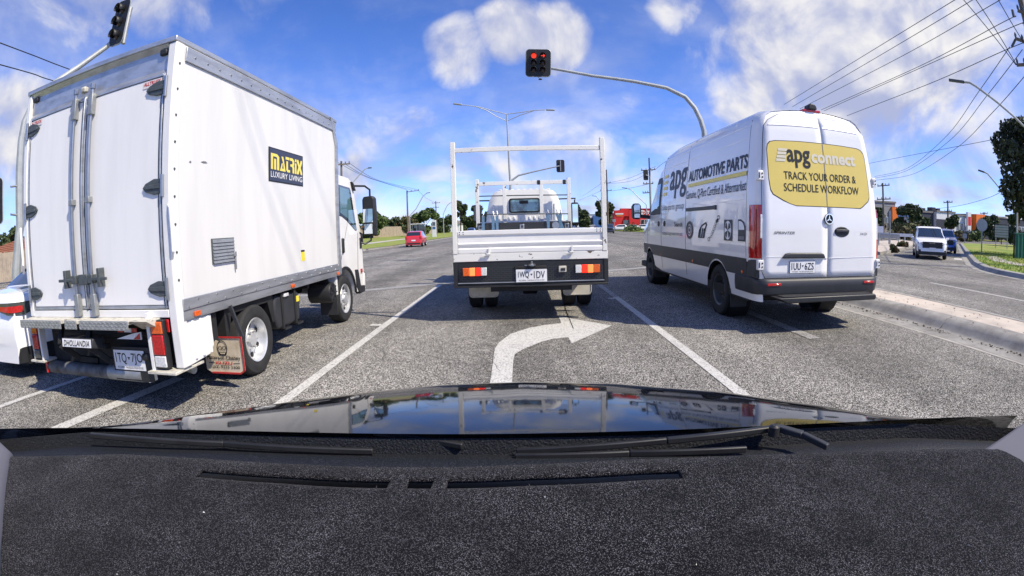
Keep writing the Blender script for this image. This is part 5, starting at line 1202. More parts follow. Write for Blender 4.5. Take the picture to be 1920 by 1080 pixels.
# picture row: disc, lamp, shock absorber, fan, door
annulus('ink_navy', SP, sd, 7.32, 1.10, .165, .135, .055); annulus('ink_navy', SP, sd, 7.32, 1.10, .085, .07, .02); decal(ring_pts(7.32, 1.10, .03, .025, 14), 'ink_navy', SP, sd)
lp = [(6.92, 1.00), (6.88, 1.10), (6.78, 1.17), (6.62, 1.21), (6.60, 1.18), (6.66, 1.10), (6.70, 1.00)]
for i in range(len(lp)):
    a, c = lp[i], lp[(i + 1) % len(lp)]; MB().bar(sd(*a), sd(*c), .008, .016).build('picture_line', 'ink_navy', SP)
for yy in (6.86, 6.78, 6.71): MB().bar(sd(yy, 1.01), sd(yy - .03, 1.13), .008, .016).build('picture_line', 'ink_navy', SP)
for i in range(7): annulus('ink_navy', SP, sd, 6.42 - i * .035, 1.02 + i * .035, .045, .018, .012, n=12)
annulus('ink_navy', SP, sd, 6.50, .985, .04, .03, .012, n=14); annulus('ink_navy', SP, sd, 6.16, 1.275, .04, .03, .012, n=14)
MB().bar(sd(6.24, 1.22), sd(6.18, 1.25), .008, .03).build('picture_line', 'ink_navy', SP)
decal([(5.965, .985), (5.705, .985), (5.705, 1.245), (5.965, 1.245)], 'ink_navy', SP, sd, 'fan_tile'); decal(ring_pts(5.835, 1.115, .105, .115), 'ink_white', SP, lambda y, z: vside(y, z, .009), 'fan_ring')
for k in range(4):
    a = k * 90 + 45; decal([(5.835, 1.115), (5.835 + .095 * math.cos(R(a - 26)), 1.115 + .10 * math.sin(R(a - 26))), (5.835 + .098 * math.cos(R(a)), 1.115 + .108 * math.sin(R(a))), (5.835 + .095 * math.cos(R(a + 26)), 1.115 + .10 * math.sin(R(a + 26)))], 'ink_navy', SP, lambda y, z: vside(y, z, .011), 'fan_blade')
dp = [(5.53, .99), (5.33, .99), (5.33, 1.16), (5.37, 1.215), (5.45, 1.245), (5.53, 1.245)]
decal(dp, 'ink_navy', SP, sd, 'door_picture'); decal([(5.51, 1.125), (5.35, 1.125), (5.355, 1.155), (5.385, 1.20), (5.45, 1.225), (5.51, 1.225)], 'ink_white', SP, lambda y, z: vside(y, z, .009), 'door_picture'); decal([(5.51, 1.01), (5.35, 1.01), (5.35, 1.05), (5.51, 1.05)], 'ink_grey', SP, lambda y, z: vside(y, z, .009), 'door_picture')
# body lines, rail, handles
def gap(pts, r=.0045, m_='rubber_gap', nm='panel_gap'): MB().tube([vside(y, z, -.001) for y, z in pts], r, 5).build(nm, m_, VN)
gap([(7.53, z) for z in np.linspace(.40, 2.50, 24)]); gap([(8.93, z) for z in np.linspace(.40, 2.42, 22)]); gap([(5.32, z) for z in np.linspace(.82, 2.40, 20)], .003); gap([(10.05, z) for z in np.linspace(.72, 1.30, 8)], .003)
gap([(y, 2.345) for y in np.linspace(5.45, 7.5, 14)] , .006, 'van_paint', 'pressing'); gap([(y, 2.345) for y in np.linspace(7.56, 9.0, 10)], .006, 'van_paint', 'pressing')
gap([(y, 2.19 + .03 * (1 if y < 6 else 0) * 0) for y in np.linspace(5.4, 7.5, 14)], .006, 'van_paint', 'pressing'); gap([(y, 2.19) for y in np.linspace(7.56, 9.0, 8)], .006, 'van_paint', 'pressing')
gap([(y, 1.475) for y in np.linspace(5.38, 6.45, 8)], .005, 'van_paint', 'pressing'); gap([(y, 1.06 + .0 * y) for y in np.linspace(5.4, 8.9, 14)], .004, 'van_paint', 'pressing')
sr_ = MB(); 
for y0, y1 in ((6.30, 7.50),): sr_.hexa([vside(y0, 1.385, -.01), vside(y0, 1.385, .014), vside(y1, 1.385, .014), vside(y1, 1.385, -.01), vside(y0, 1.435, -.01), vside(y0, 1.435, .012), vside(y1, 1.435, .012), vside(y1, 1.435, -.01)])
sr_.build('slide_rail', 'grey_plastic', VN, .004); box('rail_end', 'black_plastic', VN, (VC - vw(1.41) - .016, VC - vw(1.41) + .01, 6.24, 6.31, 1.38, 1.44), .004)
MB().bar(vside(6.34, 1.44, .008), vside(7.48, 1.44, .008), .012, .008).build('rail_cover', 'van_paint', VN)
for yy in (8.70, 9.10): MB().lathe([(.02, .052), (-.012, .05), (-.02, .03), (-.02, .001)], vside(yy, 1.20), 0, 16).build('door_handle', 'black_plastic', VN)
for yy in (5.42, 7.2, 8.96): MB().lathe([(.01, .022), (-.008, .02), (-.010, .001)], vside(yy, .64), 0, 12).build('side_marker', 'lens_orange', VN)
mo_ = MB().prism([(2.24, 1.30), (2.36, 1.29), (2.40, 1.36), (2.40, 1.56), (2.36, 1.61), (2.26, 1.61), (2.22, 1.55), (2.22, 1.36)], 1, 9.78, 9.92).build('mirror', 'black_plastic', VN, .02, seg=3)
MB().prism([(2.25, 1.43), (2.37, 1.43), (2.375, 1.555), (2.35, 1.585), (2.265, 1.585), (2.245, 1.55)], 1, 9.772, 9.779).build('mirror_glass', 'mirror_glass', mo_); MB().prism([(2.255, 1.325), (2.365, 1.325), (2.37, 1.405), (2.25, 1.405)], 1, 9.772, 9.779).build('mirror_glass', 'mirror_glass', mo_)
MB().bar((2.38, 9.86, 1.36), (2.62, 9.86, 1.33), .08, .07).build('mirror_arm', 'black_plastic', mo_)
for wy, wr in AR:
    wheel(VN, (VC - VH + .13, wy, wr), wr, .225, .205, -1, 'steel', 'rim_dark'); wheel(VN, (VC + VH - .13, wy, wr), wr, .225, .205, 1, 'steel', 'rim_dark')
    for s in (-1, 1): MB().lathe([(-.14, wr + .07), (.14, wr + .07)], (VC + s * (VH - .20), wy, wr + .02), 0, 24, False).build('wheel_housing', 'rubber_gap', VN)
box('mud_flap', 'black_plastic', VN, (VC - VH + .02, VC - VH + .25, 5.80, 5.815, .16, .42), .003); box('mud_flap', 'black_plastic', VN, (VC - VH + .02, VC - VH + .25, 9.47, 9.485, .16, .40), .003)
MB().box(VC - VH + .03, VC + VH - .03, 5.3, 10.6, .31, .42).build('underbody', 'chassis', VN); MB().tube([(VC - .8, 6.22, .33), (VC + .8, 6.22, .33)], .05, 8).build('axle', 'chassis', VN)
MB().tube([(VC - .50, 5.25, .30), (VC - .2, 5.25, .30)], .02, 8).build('tow_eye', 'galvanised', VN)

# ------------------------------------------------------------------ other vehicles
def place(o, x, y, rz, s=1.): o.location = (x, y, 0); o.rotation_euler = (0, 0, rz); o.scale = (s, s, s)
def front_kit(o, L, W, zg, dark, grille='black_plastic', kind='suv'):
    box('grille', grille, o, (-W * .31, W * .31, L - .10, L + .012, .58, .90), .03)
    gb = o.children[-1]
    for k in range(4): MB().bar((-W * .28, L + .014, .66 + .05 * k), (W * .28, L + .014, .66 + .05 * k), .008, .012).build('grille_bar', 'grey_plastic', gb)
    for s in (-1, 1):
        h = MB().hexa([(s * W * .28, L - .06, .74), (s * W * .45, L - .30, .76), (s * W * .46, L - .34, .84), (s * W * .29, L - .10, .86), (s * W * .28, L + .0, .74), (s * W * .44, L - .20, .76), (s * W * .45, L - .24, .85), (s * W * .29, L - .03, .86)]).build('headlight', 'lens_dark', o, .01)
        MB().bar((s * W * .30, L + .002, .80), (s * W * .43, L - .19, .82), .02, .03).build('light_strip', 'lens_clear', h)
        box('fog_recess', 'black_plastic', o, (min(s * W * .28, s * W * .42), max(s * W * .28, s * W * .42), L - .22, L - .02, .36, .50), .03)
        m_ = MB().prism([(s * (W / 2 + .02), .98), (s * (W / 2 + .20), 1.0), (s * (W / 2 + .21), 1.12), (s * (W / 2 + .05), 1.13)], 1, L * .60, L * .63).build('door_mirror', dark, o, .03)
    box('lower_grille', 'black_plastic', o, (-W * .42, W * .42, L - .16, L + .006, .24, .42), .02)
def plate_box(o, y, z, W=.37, s=1, txt=None):
    p = box('number_plate', 'plate_white', o, (-W / 2, W / 2, min(y, y + .012 * s), max(y, y + .012 * s), z - .06, z + .06)); return p
SUVTOP = [(0, .62), (.02, .98), (.10, 1.16), (.32, 1.52), (.60, 1.64), (1.4, 1.70), (2.25, 1.68), (2.55, 1.60), (3.35, 1.12), (3.8, 1.07), (4.30, .97), (4.50, .86), (4.60, .70), (4.62, .45)]
su = thing('suv', 'white SUV with dark grille turning out of the side road toward us', 'car')
loft_car(su, 4.62, 1.86, SUVTOP, 1.04, (.86, 3.66), .36, 'car_white', screens=((2.55, 3.33), (.12, .55)), side_glass=(.75, 2.85), pillars=((1.0, 1.08), (1.95, 2.05)), clear=.24)
front_kit(su, 4.62, 1.86, .7, 'car_white'); plate_box(su, 4.63, .55)
lettering('HAVAL', 'chrome', su, lambda u, v: (u, 4.636, v), (.16, -.16, .80, .835), .01)
place(su, 18.82, 18.0, math.atan2(.60, -.80) + 0.0 + R(0), .79)
su.rotation_euler = (0, 0, math.atan2(-.655, -.755) * 0 + R(180 - 41.5))
bl = thing('hatchback', 'blue small SUV waiting behind the white one at the side road', 'car')
BT = [(0, .60), (.02, .95), (.10, 1.12), (.30, 1.42), (.60, 1.58), (1.4, 1.64), (2.2, 1.62), (2.55, 1.52), (3.25, 1.10), (3.6, 1.03), (4.05, .93), (4.2, .75), (4.27, .52)]
loft_car(bl, 4.27, 1.80, BT, 1.0, (.80, 3.38), .35, 'car_blue', screens=((2.55, 3.25), (.12, .5)), side_glass=(.7, 2.8), pillars=((1.6, 1.7),), clear=.22)
front_kit(bl, 4.27, 1.80, .7, 'car_blue'); plate_box(bl, 4.28, .52)
for s in (-1, 1): MB().bar((s * .45, 4.22, .62), (s * .70, 4.05, .40), .03, .06).build('bumper_trim', 'lens_clear', bl, .01)
place(bl, 24.5, 22.05, R(180 - 43), .79)
HT = [(0, .55), (.03, .92), (.14, 1.02), (.42, 1.36), (.7, 1.43), (1.5, 1.46), (2.1, 1.43), (2.4, 1.34), (3.05, .98), (3.5, .90), (3.8, .78), (3.9, .5)]
def tail_kit(o, W, zlo=.72, zhi=.98, y=-.01, red='lens_red'):
    for s in (-1, 1): box('tail_lamp', red, o, (min(s * W * .34, s * W * .46), max(s * W * .34, s * W * .46), y, .14, zlo, zhi), .03)
    box('bumper_inset', 'black_plastic', o, (-W * .36, W * .36, y - .006, .1, .25, .38), .02); plate_box(o, y - .004, .60, s=-1)
rc = thing('hatchback', 'red hatchback driving away along the left kerb', 'car')
loft_car(rc, 3.9, 1.68, HT, .95, (.70, 3.15), .30, 'car_red', screens=((.14, .42), (2.4, 3.05)), side_glass=(.6, 2.6), pillars=((1.45, 1.55),), clear=.2)
tail_kit(rc, 1.68); place(rc, -7.85, 35.9, R(4), .80)
ST = [(0, .55), (.03, .92), (.10, 1.00), (.80, 1.03), (1.35, 1.36), (1.7, 1.42), (2.4, 1.44), (2.9, 1.40), (3.5, 1.02), (4.3, .86), (4.55, .72), (4.65, .5)]
wc = thing('sedan', 'white sedan beyond the box truck at the left edge', 'car')
loft_car(wc, 4.65, 1.80, ST, .94, (.95, 3.75), .33, 'car_white', screens=((.82, 1.36), (2.9, 3.5)), side_glass=(1.1, 3.1), pillars=((2.2, 2.3),), clear=.2)
for s in (-1, 1):
    prof = [(.42, -.022), (.62, -.016), (.735, .035), (.80, .12), (.865, .26), (.90, .42)]
    l = MB().grid([[(s * x, y, zl + (.90 - zl) * t) for t in (0, .5, 1)] for (x, y), zl in zip(prof, (.80, .76, .75, .755, .79, .85))]).build('tail_lamp', 'lens_dark', wc, smooth=60)
    MB().grid([[(s * (x + .006), y - .006, zl + (.86 - zl) * t) for t in (0, 1)] for (x, y), zl in zip(prof[:4], (.81, .79, .785, .79))]).build('red_lens', 'lens_red', l, smooth=60)
plate_box(wc, -.012, .60, s=-1); place(wc, -5.62, 3.02, 0, .88)
gc = thing('sedan', 'grey sedan parked beyond the signal pole at the left edge', 'car')
loft_car(gc, 4.5, 1.76, ST, .92, (.9, 3.6), .32, 'car_grey', screens=((.82, 1.36), (2.9, 3.5)), side_glass=(1.1, 3.1), pillars=((2.2, 2.3),)); place(gc, -25.5, 13.6, R(70), .9)
dc = thing('hatchback', 'dark car coming down the road beyond the tray truck', 'car')
loft_car(dc, 4.27, 1.80, BT, 1.0, (.80, 3.38), .35, 'car_dark', screens=((2.55, 3.25), (.12, .5)), side_glass=(.7, 2.8)); front_kit(dc, 4.27, 1.80, .7, 'car_dark'); place(dc, 13.4, 76, R(172), .85)
PARK = [('car_white', 21.4, 99, 80), ('car_grey', 24.3, 102, 95), ('car_white', 27.2, 104, 84), ('car_dark', 16.6, 120, 90), ('car_white', 19.6, 128, 90), ('car_grey', 13.0, 150, 80)]
words_ = ['white hatchback nearest the red showroom sign', 'grey hatchback in the middle of the row before the red showroom', 'white hatchback at the far end of the row before the red showroom', 'dark hatchback parked before the blue building', 'white hatchback parked between the blue and red buildings', 'grey hatchback parked far off left of the blue building']
src = None
for (m_, x, y, a), wd in zip(PARK, words_):
    o = thing('hatchback', wd, 'car', group='cars parked at the showrooms')
    loft_car(o, 3.9, 1.68, HT, .95, (.70, 3.15), .30, m_, screens=((.14, .42), (2.4, 3.05)), side_glass=(.6, 2.6), clear=.2); place(o, x, y, R(a), .9)
for k, (x, y, m_, wd) in enumerate(((62, 55.0, 'car_white', 'white car parked left of the white sign tower'), (70, 55.3, 'car_dark', 'dark car parked right of the white sign tower'), (78, 55.4, 'car_grey', 'grey car parked before the orange wall block'), (84, 55.5, 'car_white', 'white car parked right of the orange wall block'), (46.5, 53.5, 'car_red', 'red car parked before the grey warehouse'))):
    o = thing('hatchback', wd, 'car', group='cars parked along the warehouses'); loft_car(o, 3.9, 1.68, HT, .95, (.70, 3.15), .30, m_, screens=((.14, .42), (2.4, 3.05)), side_glass=(.6, 2.6), clear=.2); place(o, x, y, R(90 + 8 * k), .95)
dv = thing('hatchback', 'dark blue car far ahead left of the tray truck', 'car'); loft_car(dv, 3.9, 1.68, HT, .95, (.70, 3.15), .30, 'car_blue', screens=((.14, .42), (2.4, 3.05)), side_glass=(.6, 2.6)); tail_kit(dv, 1.68); place(dv, -9.3, 92, 0, .9)

# ------------------------------------------------------------------ traffic signals
def aspect_ring(parent, c, r, lit=None, ax='y', s=-1):
    """visor and lens facing -y"""
    b = MB(); n = 18; A = []; B_ = []
    for k in range(n + 1):
        a = R(-30 + 240 * k / n); A.append((c[0] + r * math.cos(a), c[1], c[2] + r * math.sin(a))); B_.append((c[0] + r * 1.02 * math.cos(a), c[1] - r * 1.5, c[2] + r * 1.0 * math.sin(a)))
    b.grid([A, B_]); v = b.build('visor', 'signal_black', parent, smooth=60); sm = v.modifiers.new('s', 'SOLIDIFY'); sm.thickness = .006
    l = MB().lathe([(0, r * .9), (-.02, r * .6), (-.028, .001)], (c[0], c[1] - .006, c[2]), 1, 20).build('lens', 'signal_off' if lit is None or lit == 'arrow' else lit, parent)
    if lit == 'arrow':
        q = r * .62
        ab = MB(); ab.bar((c[0] - q, c[1] - .04, c[2]), (c[0] + q * .9, c[1] - .04, c[2]), .02, q * .34); ab.bar((c[0] + q * .25, c[1] - .04, c[2] + q * .8), (c[0] + q, c[1] - .04, c[2]), .02, q * .34); ab.bar((c[0] + q * .25, c[1] - .04, c[2] - q * .8), (c[0] + q, c[1] - .04, c[2]), .02, q * .34); ab.build('arrow_lens', 'signal_red', l)
def signal_head(parent, c, cols, lits, pitch=.30, r=.115, rim=True, scale=1., rz=0., facing=True, wh=None, vp=.30):
    """board facing -y centred on c; cols columns of three"""
    hd = bpy.data.objects.new('signal_head', None); COL.objects.link(hd); hd.parent = parent; hd.location = Vector(c) - (Vector(parent.location) if parent.name in WROOT else Vector()); hd.rotation_euler = (0, 0, rz); hd.scale = (scale,) * 3
    if parent.name in WROOT: hd.location = Vector(c) - parent.location
    w_, h_ = (cols * pitch + .26) / 2, .60 if cols == 1 else .60
    if wh: w_, h_ = wh
    MB().prism(rrect(-w_, w_, -h_, h_, .13, 6), 1, .0, .02).build('backing_board', 'signal_black', hd, .003)
    rr = rrect(-w_, w_, -h_, h_, .13, 6); MB().tube([(p[0], .01, p[1]) for p in rr + rr[:1]], .014, 6).build('board_edge', 'sign_back', hd)
    for i in range(cols):
        x = (i - (cols - 1) / 2) * pitch
        box('signal_case', 'signal_black', hd, (x - .14, x + .14, -.001 if facing else .021, .0 if facing else .18, -.46, .46), .02) if not facing else None
        for j in range(3): aspect_ring(hd, (x, -.004, vp - vp * j), r, lits.get((i, j)))
    return hd
# mast arm signal ahead, pole standing behind the van
D1 = 17.0
p_head = at(1009, 120, D1); p_j = at(1033, 128, D1); arm_px = [(1033, 128), (1110, 142), (1190, 153), (1250, 165), (1285, 182), (1303, 203), (1314, 226), (1320, 246)]
sA = wthing('traffic_signal', 'mast arm traffic signal showing red arrow above the tray truck', 'traffic light', (at(1320, 246, D1 + .35).x, at(1320, 246, D1 + .35).y, 0))
base = at(1320, 246, D1 + .35); ap = [at(px, py, D1 + .35 * (px - 1009) / 311) for px, py in arm_px]
MB().tube([at(1012, 124, D1 + .05)] + ap + [(base.x, base.y, base.z - .6), (base.x, base.y, .0)], [.045, .05, .055, .06, .068, .075, .08, .085, .09, .095, .11], 12).build('mast', 'pole_grey', sA)
MB().lathe([(0, .2), (.03, .2), (.03, .12), (.3, .11)], (base.x, base.y, 0), 2, 14).build('base_plate', 'pole_grey', sA)
signal_head(sA, p_head + Vector((0, -.12, 0)), 2, {(0, 0): 'signal_red', (1, 0): 'arrow'}, pitch=.31, r=.105, scale=1., rz=R(-3), wh=(.43, .505), vp=.26).rotation_euler = (R(4), R(3.0), R(-3))
MB().bar(p_head + Vector((0, .03, -.5)), p_head + Vector((0, .03, .5)), .05, .05).build('bracket', 'galvanised', sA)
lo_ = p_head + Vector((.05, -.1, -.58)); MB().lathe([(0, .05), (-.03, .07), (-.05, .02)], (lo_.x, lo_.y, lo_.z), 2, 10).build('detector', 'signal_black', sA)
# far mast arm, seen from behind
D2 = 42.0
p2 = at(957, 350, D2); sB = wthing('traffic_signal', 'far traffic signal on a mast arm seen from behind above the cab', 'traffic light', (p2.x, p2.y, 0))
MB().tube([(p2.x, p2.y, 0), at(957, 352, D2), at(960, 338, D2), at(972, 329, D2), at(1000, 322, D2), at(1050, 311, D2)], [.12, .10, .09, .08, .065, .05], 8).build('mast', 'pole_grey', sB)
q2 = at(1051, 311, D2); hB = signal_head(sB, q2 + Vector((0, .1, 0)), 2, {}, pitch=.26, scale=.88, rz=R(180)); MB().bar(q2 + Vector((0, -.02, -.45)), q2 + Vector((0, -.02, .45)), .07, .07).build('bracket', 'galvanised', sB)
# near left signal: pole left of the truck with arm over its roof
D3 = 9.6
b3 = at(33, 540, D3); sC = wthing('traffic_signal', 'grey mast arm signal pole arching over the box truck roof', 'traffic light', (b3.x, b3.y, 0))
MB().tube([(b3.x, b3.y, 0), (b3.x, b3.y, 1.0), at(38, 420, D3), at(37, 320, D3), at(40, 265, D3), at(47, 228, D3), at(62, 195, D3), at(85, 170, D3), at(108, 152, D3), at(150, 124, D3), at(200, 88, D3), at(228, 62, D3)], [.085, .085, .08, .075, .07, .07, .065, .06, .058, .052, .046, .04], 12).build('mast', 'pole_grey', sC)
q3 = at(224, 42, D3 - .3); h3 = signal_head(sC, q3, 1, {}, pitch=.20, r=.10, scale=.92, rz=R(10), wh=(.24, .47), vp=.27); h3.rotation_euler = (R(0), R(6), R(-8))
MB().tube([at(231, 82, D3 - .22), at(245, 14, D3 - .22)], .045, 10).build('conduit', 'galvanised', sC)
for a, c in (((224, 78), (234, 78)), ((236, 18), (246, 18))): MB().tube([at(*a, D3 - .27), at(*c, D3 - .22)], .016, 6).build('bracket', 'galvanised', sC)
q4 = at(9, 376, D3); h4 = signal_head(sC, q4 + Vector((-.1, -.12, 0)), 1, {}, pitch=.20, r=.085, scale=.62, rz=R(20))
MB().tube([at(38, 348, D3), at(20, 350, D3 - .1)], .02, 6).build('bracket', 'galvanised', sC); MB().tube([at(38, 404, D3), at(20, 402, D3 - .1)], .02, 6).build('bracket', 'galvanised', sC)
q5 = at(47, 385, D3 + .2); box('pole_cabinet', 'signal_black', sC, (q5.x - .05, q5.x + .1, q5.y - .05, q5.y + .1, q5.z - .35, q5.z + .35), .02)
# signal seen from behind on the right
D4 = 60.0
q6 = at(1211, 328, D4); sD = wthing('traffic_signal', 'small traffic signal seen from behind beside the van roof', 'traffic light', (q6.x + .4, q6.y, 0))
MB().tube([(q6.x + .5, q6.y, 0), (q6.x + .5, q6.y, q6.z - .2), (q6.x, q6.y, q6.z)], .06, 7).build('mast', 'pole_grey', sD); signal_head(sD, q6 + Vector((0, .1, 0)), 1, {}, pitch=.3, rz=R(180), scale=1.05)

# ------------------------------------------------------------------ lamps
lp_ = at(950, 214, D2 - .5); LA = wthing('street_lamp', 'tall double armed street lamp rising behind the tray truck', 'street lamp', (lp_.x, lp_.y, 0))
MB().tube([(lp_.x + .28, lp_.y, 0), (lp_.x + .1, lp_.y, 6), tuple(lp_)], [.11, .09, .055], 9).build('pole', 'pole_grey', LA)
for arm_ in ([(950, 214), (925, 208), (900, 201), (880, 198), (865, 196.5)], [(950, 214), (975, 211), (1000, 207), (1022, 206)], [(950, 227), (930, 218), (912, 207), (893, 200)], [(950, 227), (975, 216), (1000, 208)]):
    MB().tube([at(*p, D2 - .5) for p in arm_], .035, 6).build('arm', 'pole_grey', LA)
for a, c in (((866, 196.5), (850, 194.5)), ((1024, 206), (1040, 206.5))):
    A_, B_ = at(*a, D2 - .5), at(*c, D2 - .5); MB().bar(A_, B_, .30, .09).build('lamp_head', 'sign_back', LA, .02)
def street_lamp(label, pts, d, head, r=.05, polebase=None, dh=None):
    P_ = [at(px, py, d) for px, py in pts]; base = polebase or (P_[0].x, P_[0].y, 0); T_ = wthing('street_lamp', label, 'street lamp', base, group='single arm street lamps')
    MB().tube([tuple(base)] + [tuple(p) for p in P_], [r * 1.5] + [r] * len(P_), 8).build('pole', 'pole_grey', T_)
    MB().bar(P_[-1], at(*head, d), .22, .10).build('lamp_head', 'hinge_grey', T_, .02)
pr = pol(59.6, 24.5); street_lamp('street lamp reaching in from the right edge over the side road', [(1935, 252), (1905, 222), (1870, 192), (1830, 162), (1818, 155), (1808, 154)], 24, (1779, 150), .05, (at(1935, 252, 24).x, at(1935, 252, 24).y, 0))
street_lamp('distant street lamp with long arm in front of the big gum tree', [(1907, 397), (1890, 375), (1868, 345), (1852, 326), (1846, 323)], 38, (1834, 319), .05)
street_lamp('street lamp behind the box truck cab mirror', [(655, 350), (672, 330), (684, 317), (690, 315)], 45, (697, 314.5), .05)
street_lamp('street lamp on the pole beside the bus shelter', [(768, 405), (780, 392), (793, 368), (800, 362)], 80, (806.5, 361), .07)
street_lamp('street lamp right of the tray truck, far side', [(1212, 384), (1195, 368), (1184, 356), (1176, 353)], 70, (1166, 352), .06)
street_lamp('street lamp seen between rack post and trees', [(1128, 390), (1124, 376), (1118, 368)], 100, (1110, 367), .08)
street_lamp('slim street lamp far ahead beside the far timber pole', [(831, 402), (838, 386), (843, 381)], 120, (849, 379), .08)

# ------------------------------------------------------------------ timber power poles
def power_pole(label, top, d, arms, r=.13, base=None, timber='pole_timber', insul=True, name='power_pole'):
    t = at(*top, d); T_ = wthing(name, label, 'power pole', (t.x, t.y, 0), group='timber power poles')
    MB().tube([(t.x, t.y, -.1), (t.x, t.y, t.z * .5), tuple(t)], [r, r * .85, r * .65], 9).build('pole', timber, T_)
    for a, c in arms:
        A_, B_ = at(*a, d - .15), at(*c, d - .15); ar_ = MB().bar(A_, B_, .09, .11).build('crossarm', timber, T_)
        if insul:
            for t_ in (.05, .35, .65, .95): p = A_.lerp(B_, t_); MB().lathe([(0, .03), (.06, .05), (.12, .05), (.2, .02)], tuple(p + Vector((0, 0, .05))), 2, 7).build('insulator', 'hinge_grey', ar_)
    return T_
power_pole('timber power pole on the left beside the bus shelter', (763, 357), 80, [((763, 360), (786, 357))], .16)
power_pole('timber power pole behind the box truck cab', (640, 302), 46, [((632, 309), (656, 307))], .14)
power_pole('timber power pole far left of the tray truck', (817, 377), 125, [((810, 381), (825, 380)), ((812, 389), (823, 389))], .18)
power_pole('timber power pole behind the rack post of the tray truck', (1137, 318), 85, [((1126, 344), (1145, 343)), ((1125, 358), (1147, 357))], .17)
power_pole('timber power pole by the van cab', (1217, 296), 61, [((1202, 319.5), (1229, 318)), ((1206, 345), (1225, 344)), ((1205, 362), (1220, 361))], .14)
power_pole('timber power pole right of the van, before the grey warehouse', (1655, 343), 62, [((1645, 349), (1668, 347)), ((1644, 374), (1670, 373))], .15)
power_pole('timber power pole behind the white SUV', (1777, 376), 80, [((1769, 380), (1786, 379)), ((1771, 396), (1785, 396))], .17)
power_pole('timber power pole beyond the round sign', (1845, 398), 95, [((1838, 401), (1852, 400)), ((1840, 405), (1851, 405))], .18)
power_pole('timber power pole near the green fence', (1905, 330), 39, [], .11)
D5 = 21.
pn = power_pole('large timber power pole with steel crossarms at the top right corner', (1896, -60), D5, [((1908, 20), (1940, 30)), ((1903, 72), (1945, 86)), ((1906, 122), (1950, 120))], .17)
for a, c in (((1898, 18), (1901, 32)), ((1897, 88), (1904, 74))): MB().bar(at(*a, D5), at(*c, D5), .09, .09).build('switch_gear', 'hinge_grey', pn, .01)

wl = [('topmost wire slanting over the van', [(1830, -25, 21), (1790, 0, 22), (1630, 98, 30), (1470, 196, 42)]), ('second wire slanting over the van', [(1850, -20, 21), (1820, 2, 22), (1660, 98, 30), (1486, 200, 42)]),
      ('third wire slanting over the van', [(1890, -8, 21), (1870, 3, 21.5), (1690, 106, 30), (1500, 204, 42)]), ('wire from the switch gear slanting over the van', [(1903, 32, 21), (1880, 42, 22), (1720, 126, 30), (1540, 206, 40)]),
      ('lower wire from the switch gear over the van', [(1918, 44, 21), (1890, 54, 22), (1720, 130, 30), (1545, 208, 40)]), ('lowest wire slanting over the van tail', [(1925, 78, 21), (1880, 96, 22), (1740, 158, 28), (1588, 217, 38)]),
      ('left sagging wire to the pole beside the van', [(1893, 88, 21), (1835, 172, 26), (1770, 260, 38), (1700, 316, 55), (1640, 331, 62)]), ('middle sagging wire to the pole beside the van', [(1917, 93, 21), (1850, 180, 26), (1780, 264, 38), (1700, 320, 55), (1640, 334, 62)]),
      ('right sagging wire to the pole beside the van', [(1921, 143, 21), (1860, 212, 26), (1790, 280, 38), (1710, 327, 55), (1642, 338, 62)]), ('thin stay wire crossing to the right of the van', [(1925, 246, 30), (1860, 262, 34), (1740, 285, 44), (1626, 307, 58)]),
      ('upper left crossing wire at the top right', [(1800, -8, 18), (1845, 45, 20), (1905, 122, 21)]), ('inner crossing wire at the top right', [(1822, -12, 18), (1862, 48, 20), (1906, 122, 21)]), ('outer crossing wire at the top right', [(1866, -10, 18), (1895, 40, 20), (1925, 90, 21)]),
      ('long low sagging wire over the warehouses', [(1890, 352, 40), (1850, 372, 50), (1790, 387, 62), (1730, 392, 70), (1655, 386, 62)]),
      ('upper wire at the left edge', [(-20, 73, 14), (60, 103, 16), (150, 137, 18), (330, 200, 24)]), ('lower wire at the left edge', [(-20, 116, 14), (60, 138, 16), (120, 157, 18), (330, 215, 24)]),
      ('upper wire between the left timber poles', [(634, 305, 46), (690, 333, 60), (763, 356, 80)]), ('middle wire between the left timber poles', [(644, 306, 46), (700, 336, 60), (774, 357, 80)]), ('lower wire between the left timber poles', [(655, 306, 46), (710, 338, 60), (785, 356, 80)]),
      ('upper wire between rack post and van cab', [(1140, 343, 85), (1180, 334, 73), (1229, 312, 61)]), ('middle wire between rack post and van cab', [(1146, 344, 85), (1185, 339, 73), (1226, 318, 61)]), ('lower wire between rack post and van cab', [(1147, 358, 85), (1185, 352, 73), (1225, 343, 61)]),
      ('upper wire left of the rack post', [(1127, 344, 85), (1110, 356, 100), (1092, 368, 125)]), ('lower wire left of the rack post', [(1126, 358, 85), (1108, 366, 100), (1085, 376, 125)]),
      ('wire rising over the van cab roof', [(1229, 318, 61), (1245, 305, 52), (1290, 280, 44)]), ('wire to the far pole left of the tray truck', [(785, 358, 80), (800, 372, 100), (817, 380, 125)])]
for lb, pts in wl: wire(lb, [at(px, py, d) for px, py, d in pts], .017 if pts[0][2] < 35 else .020)

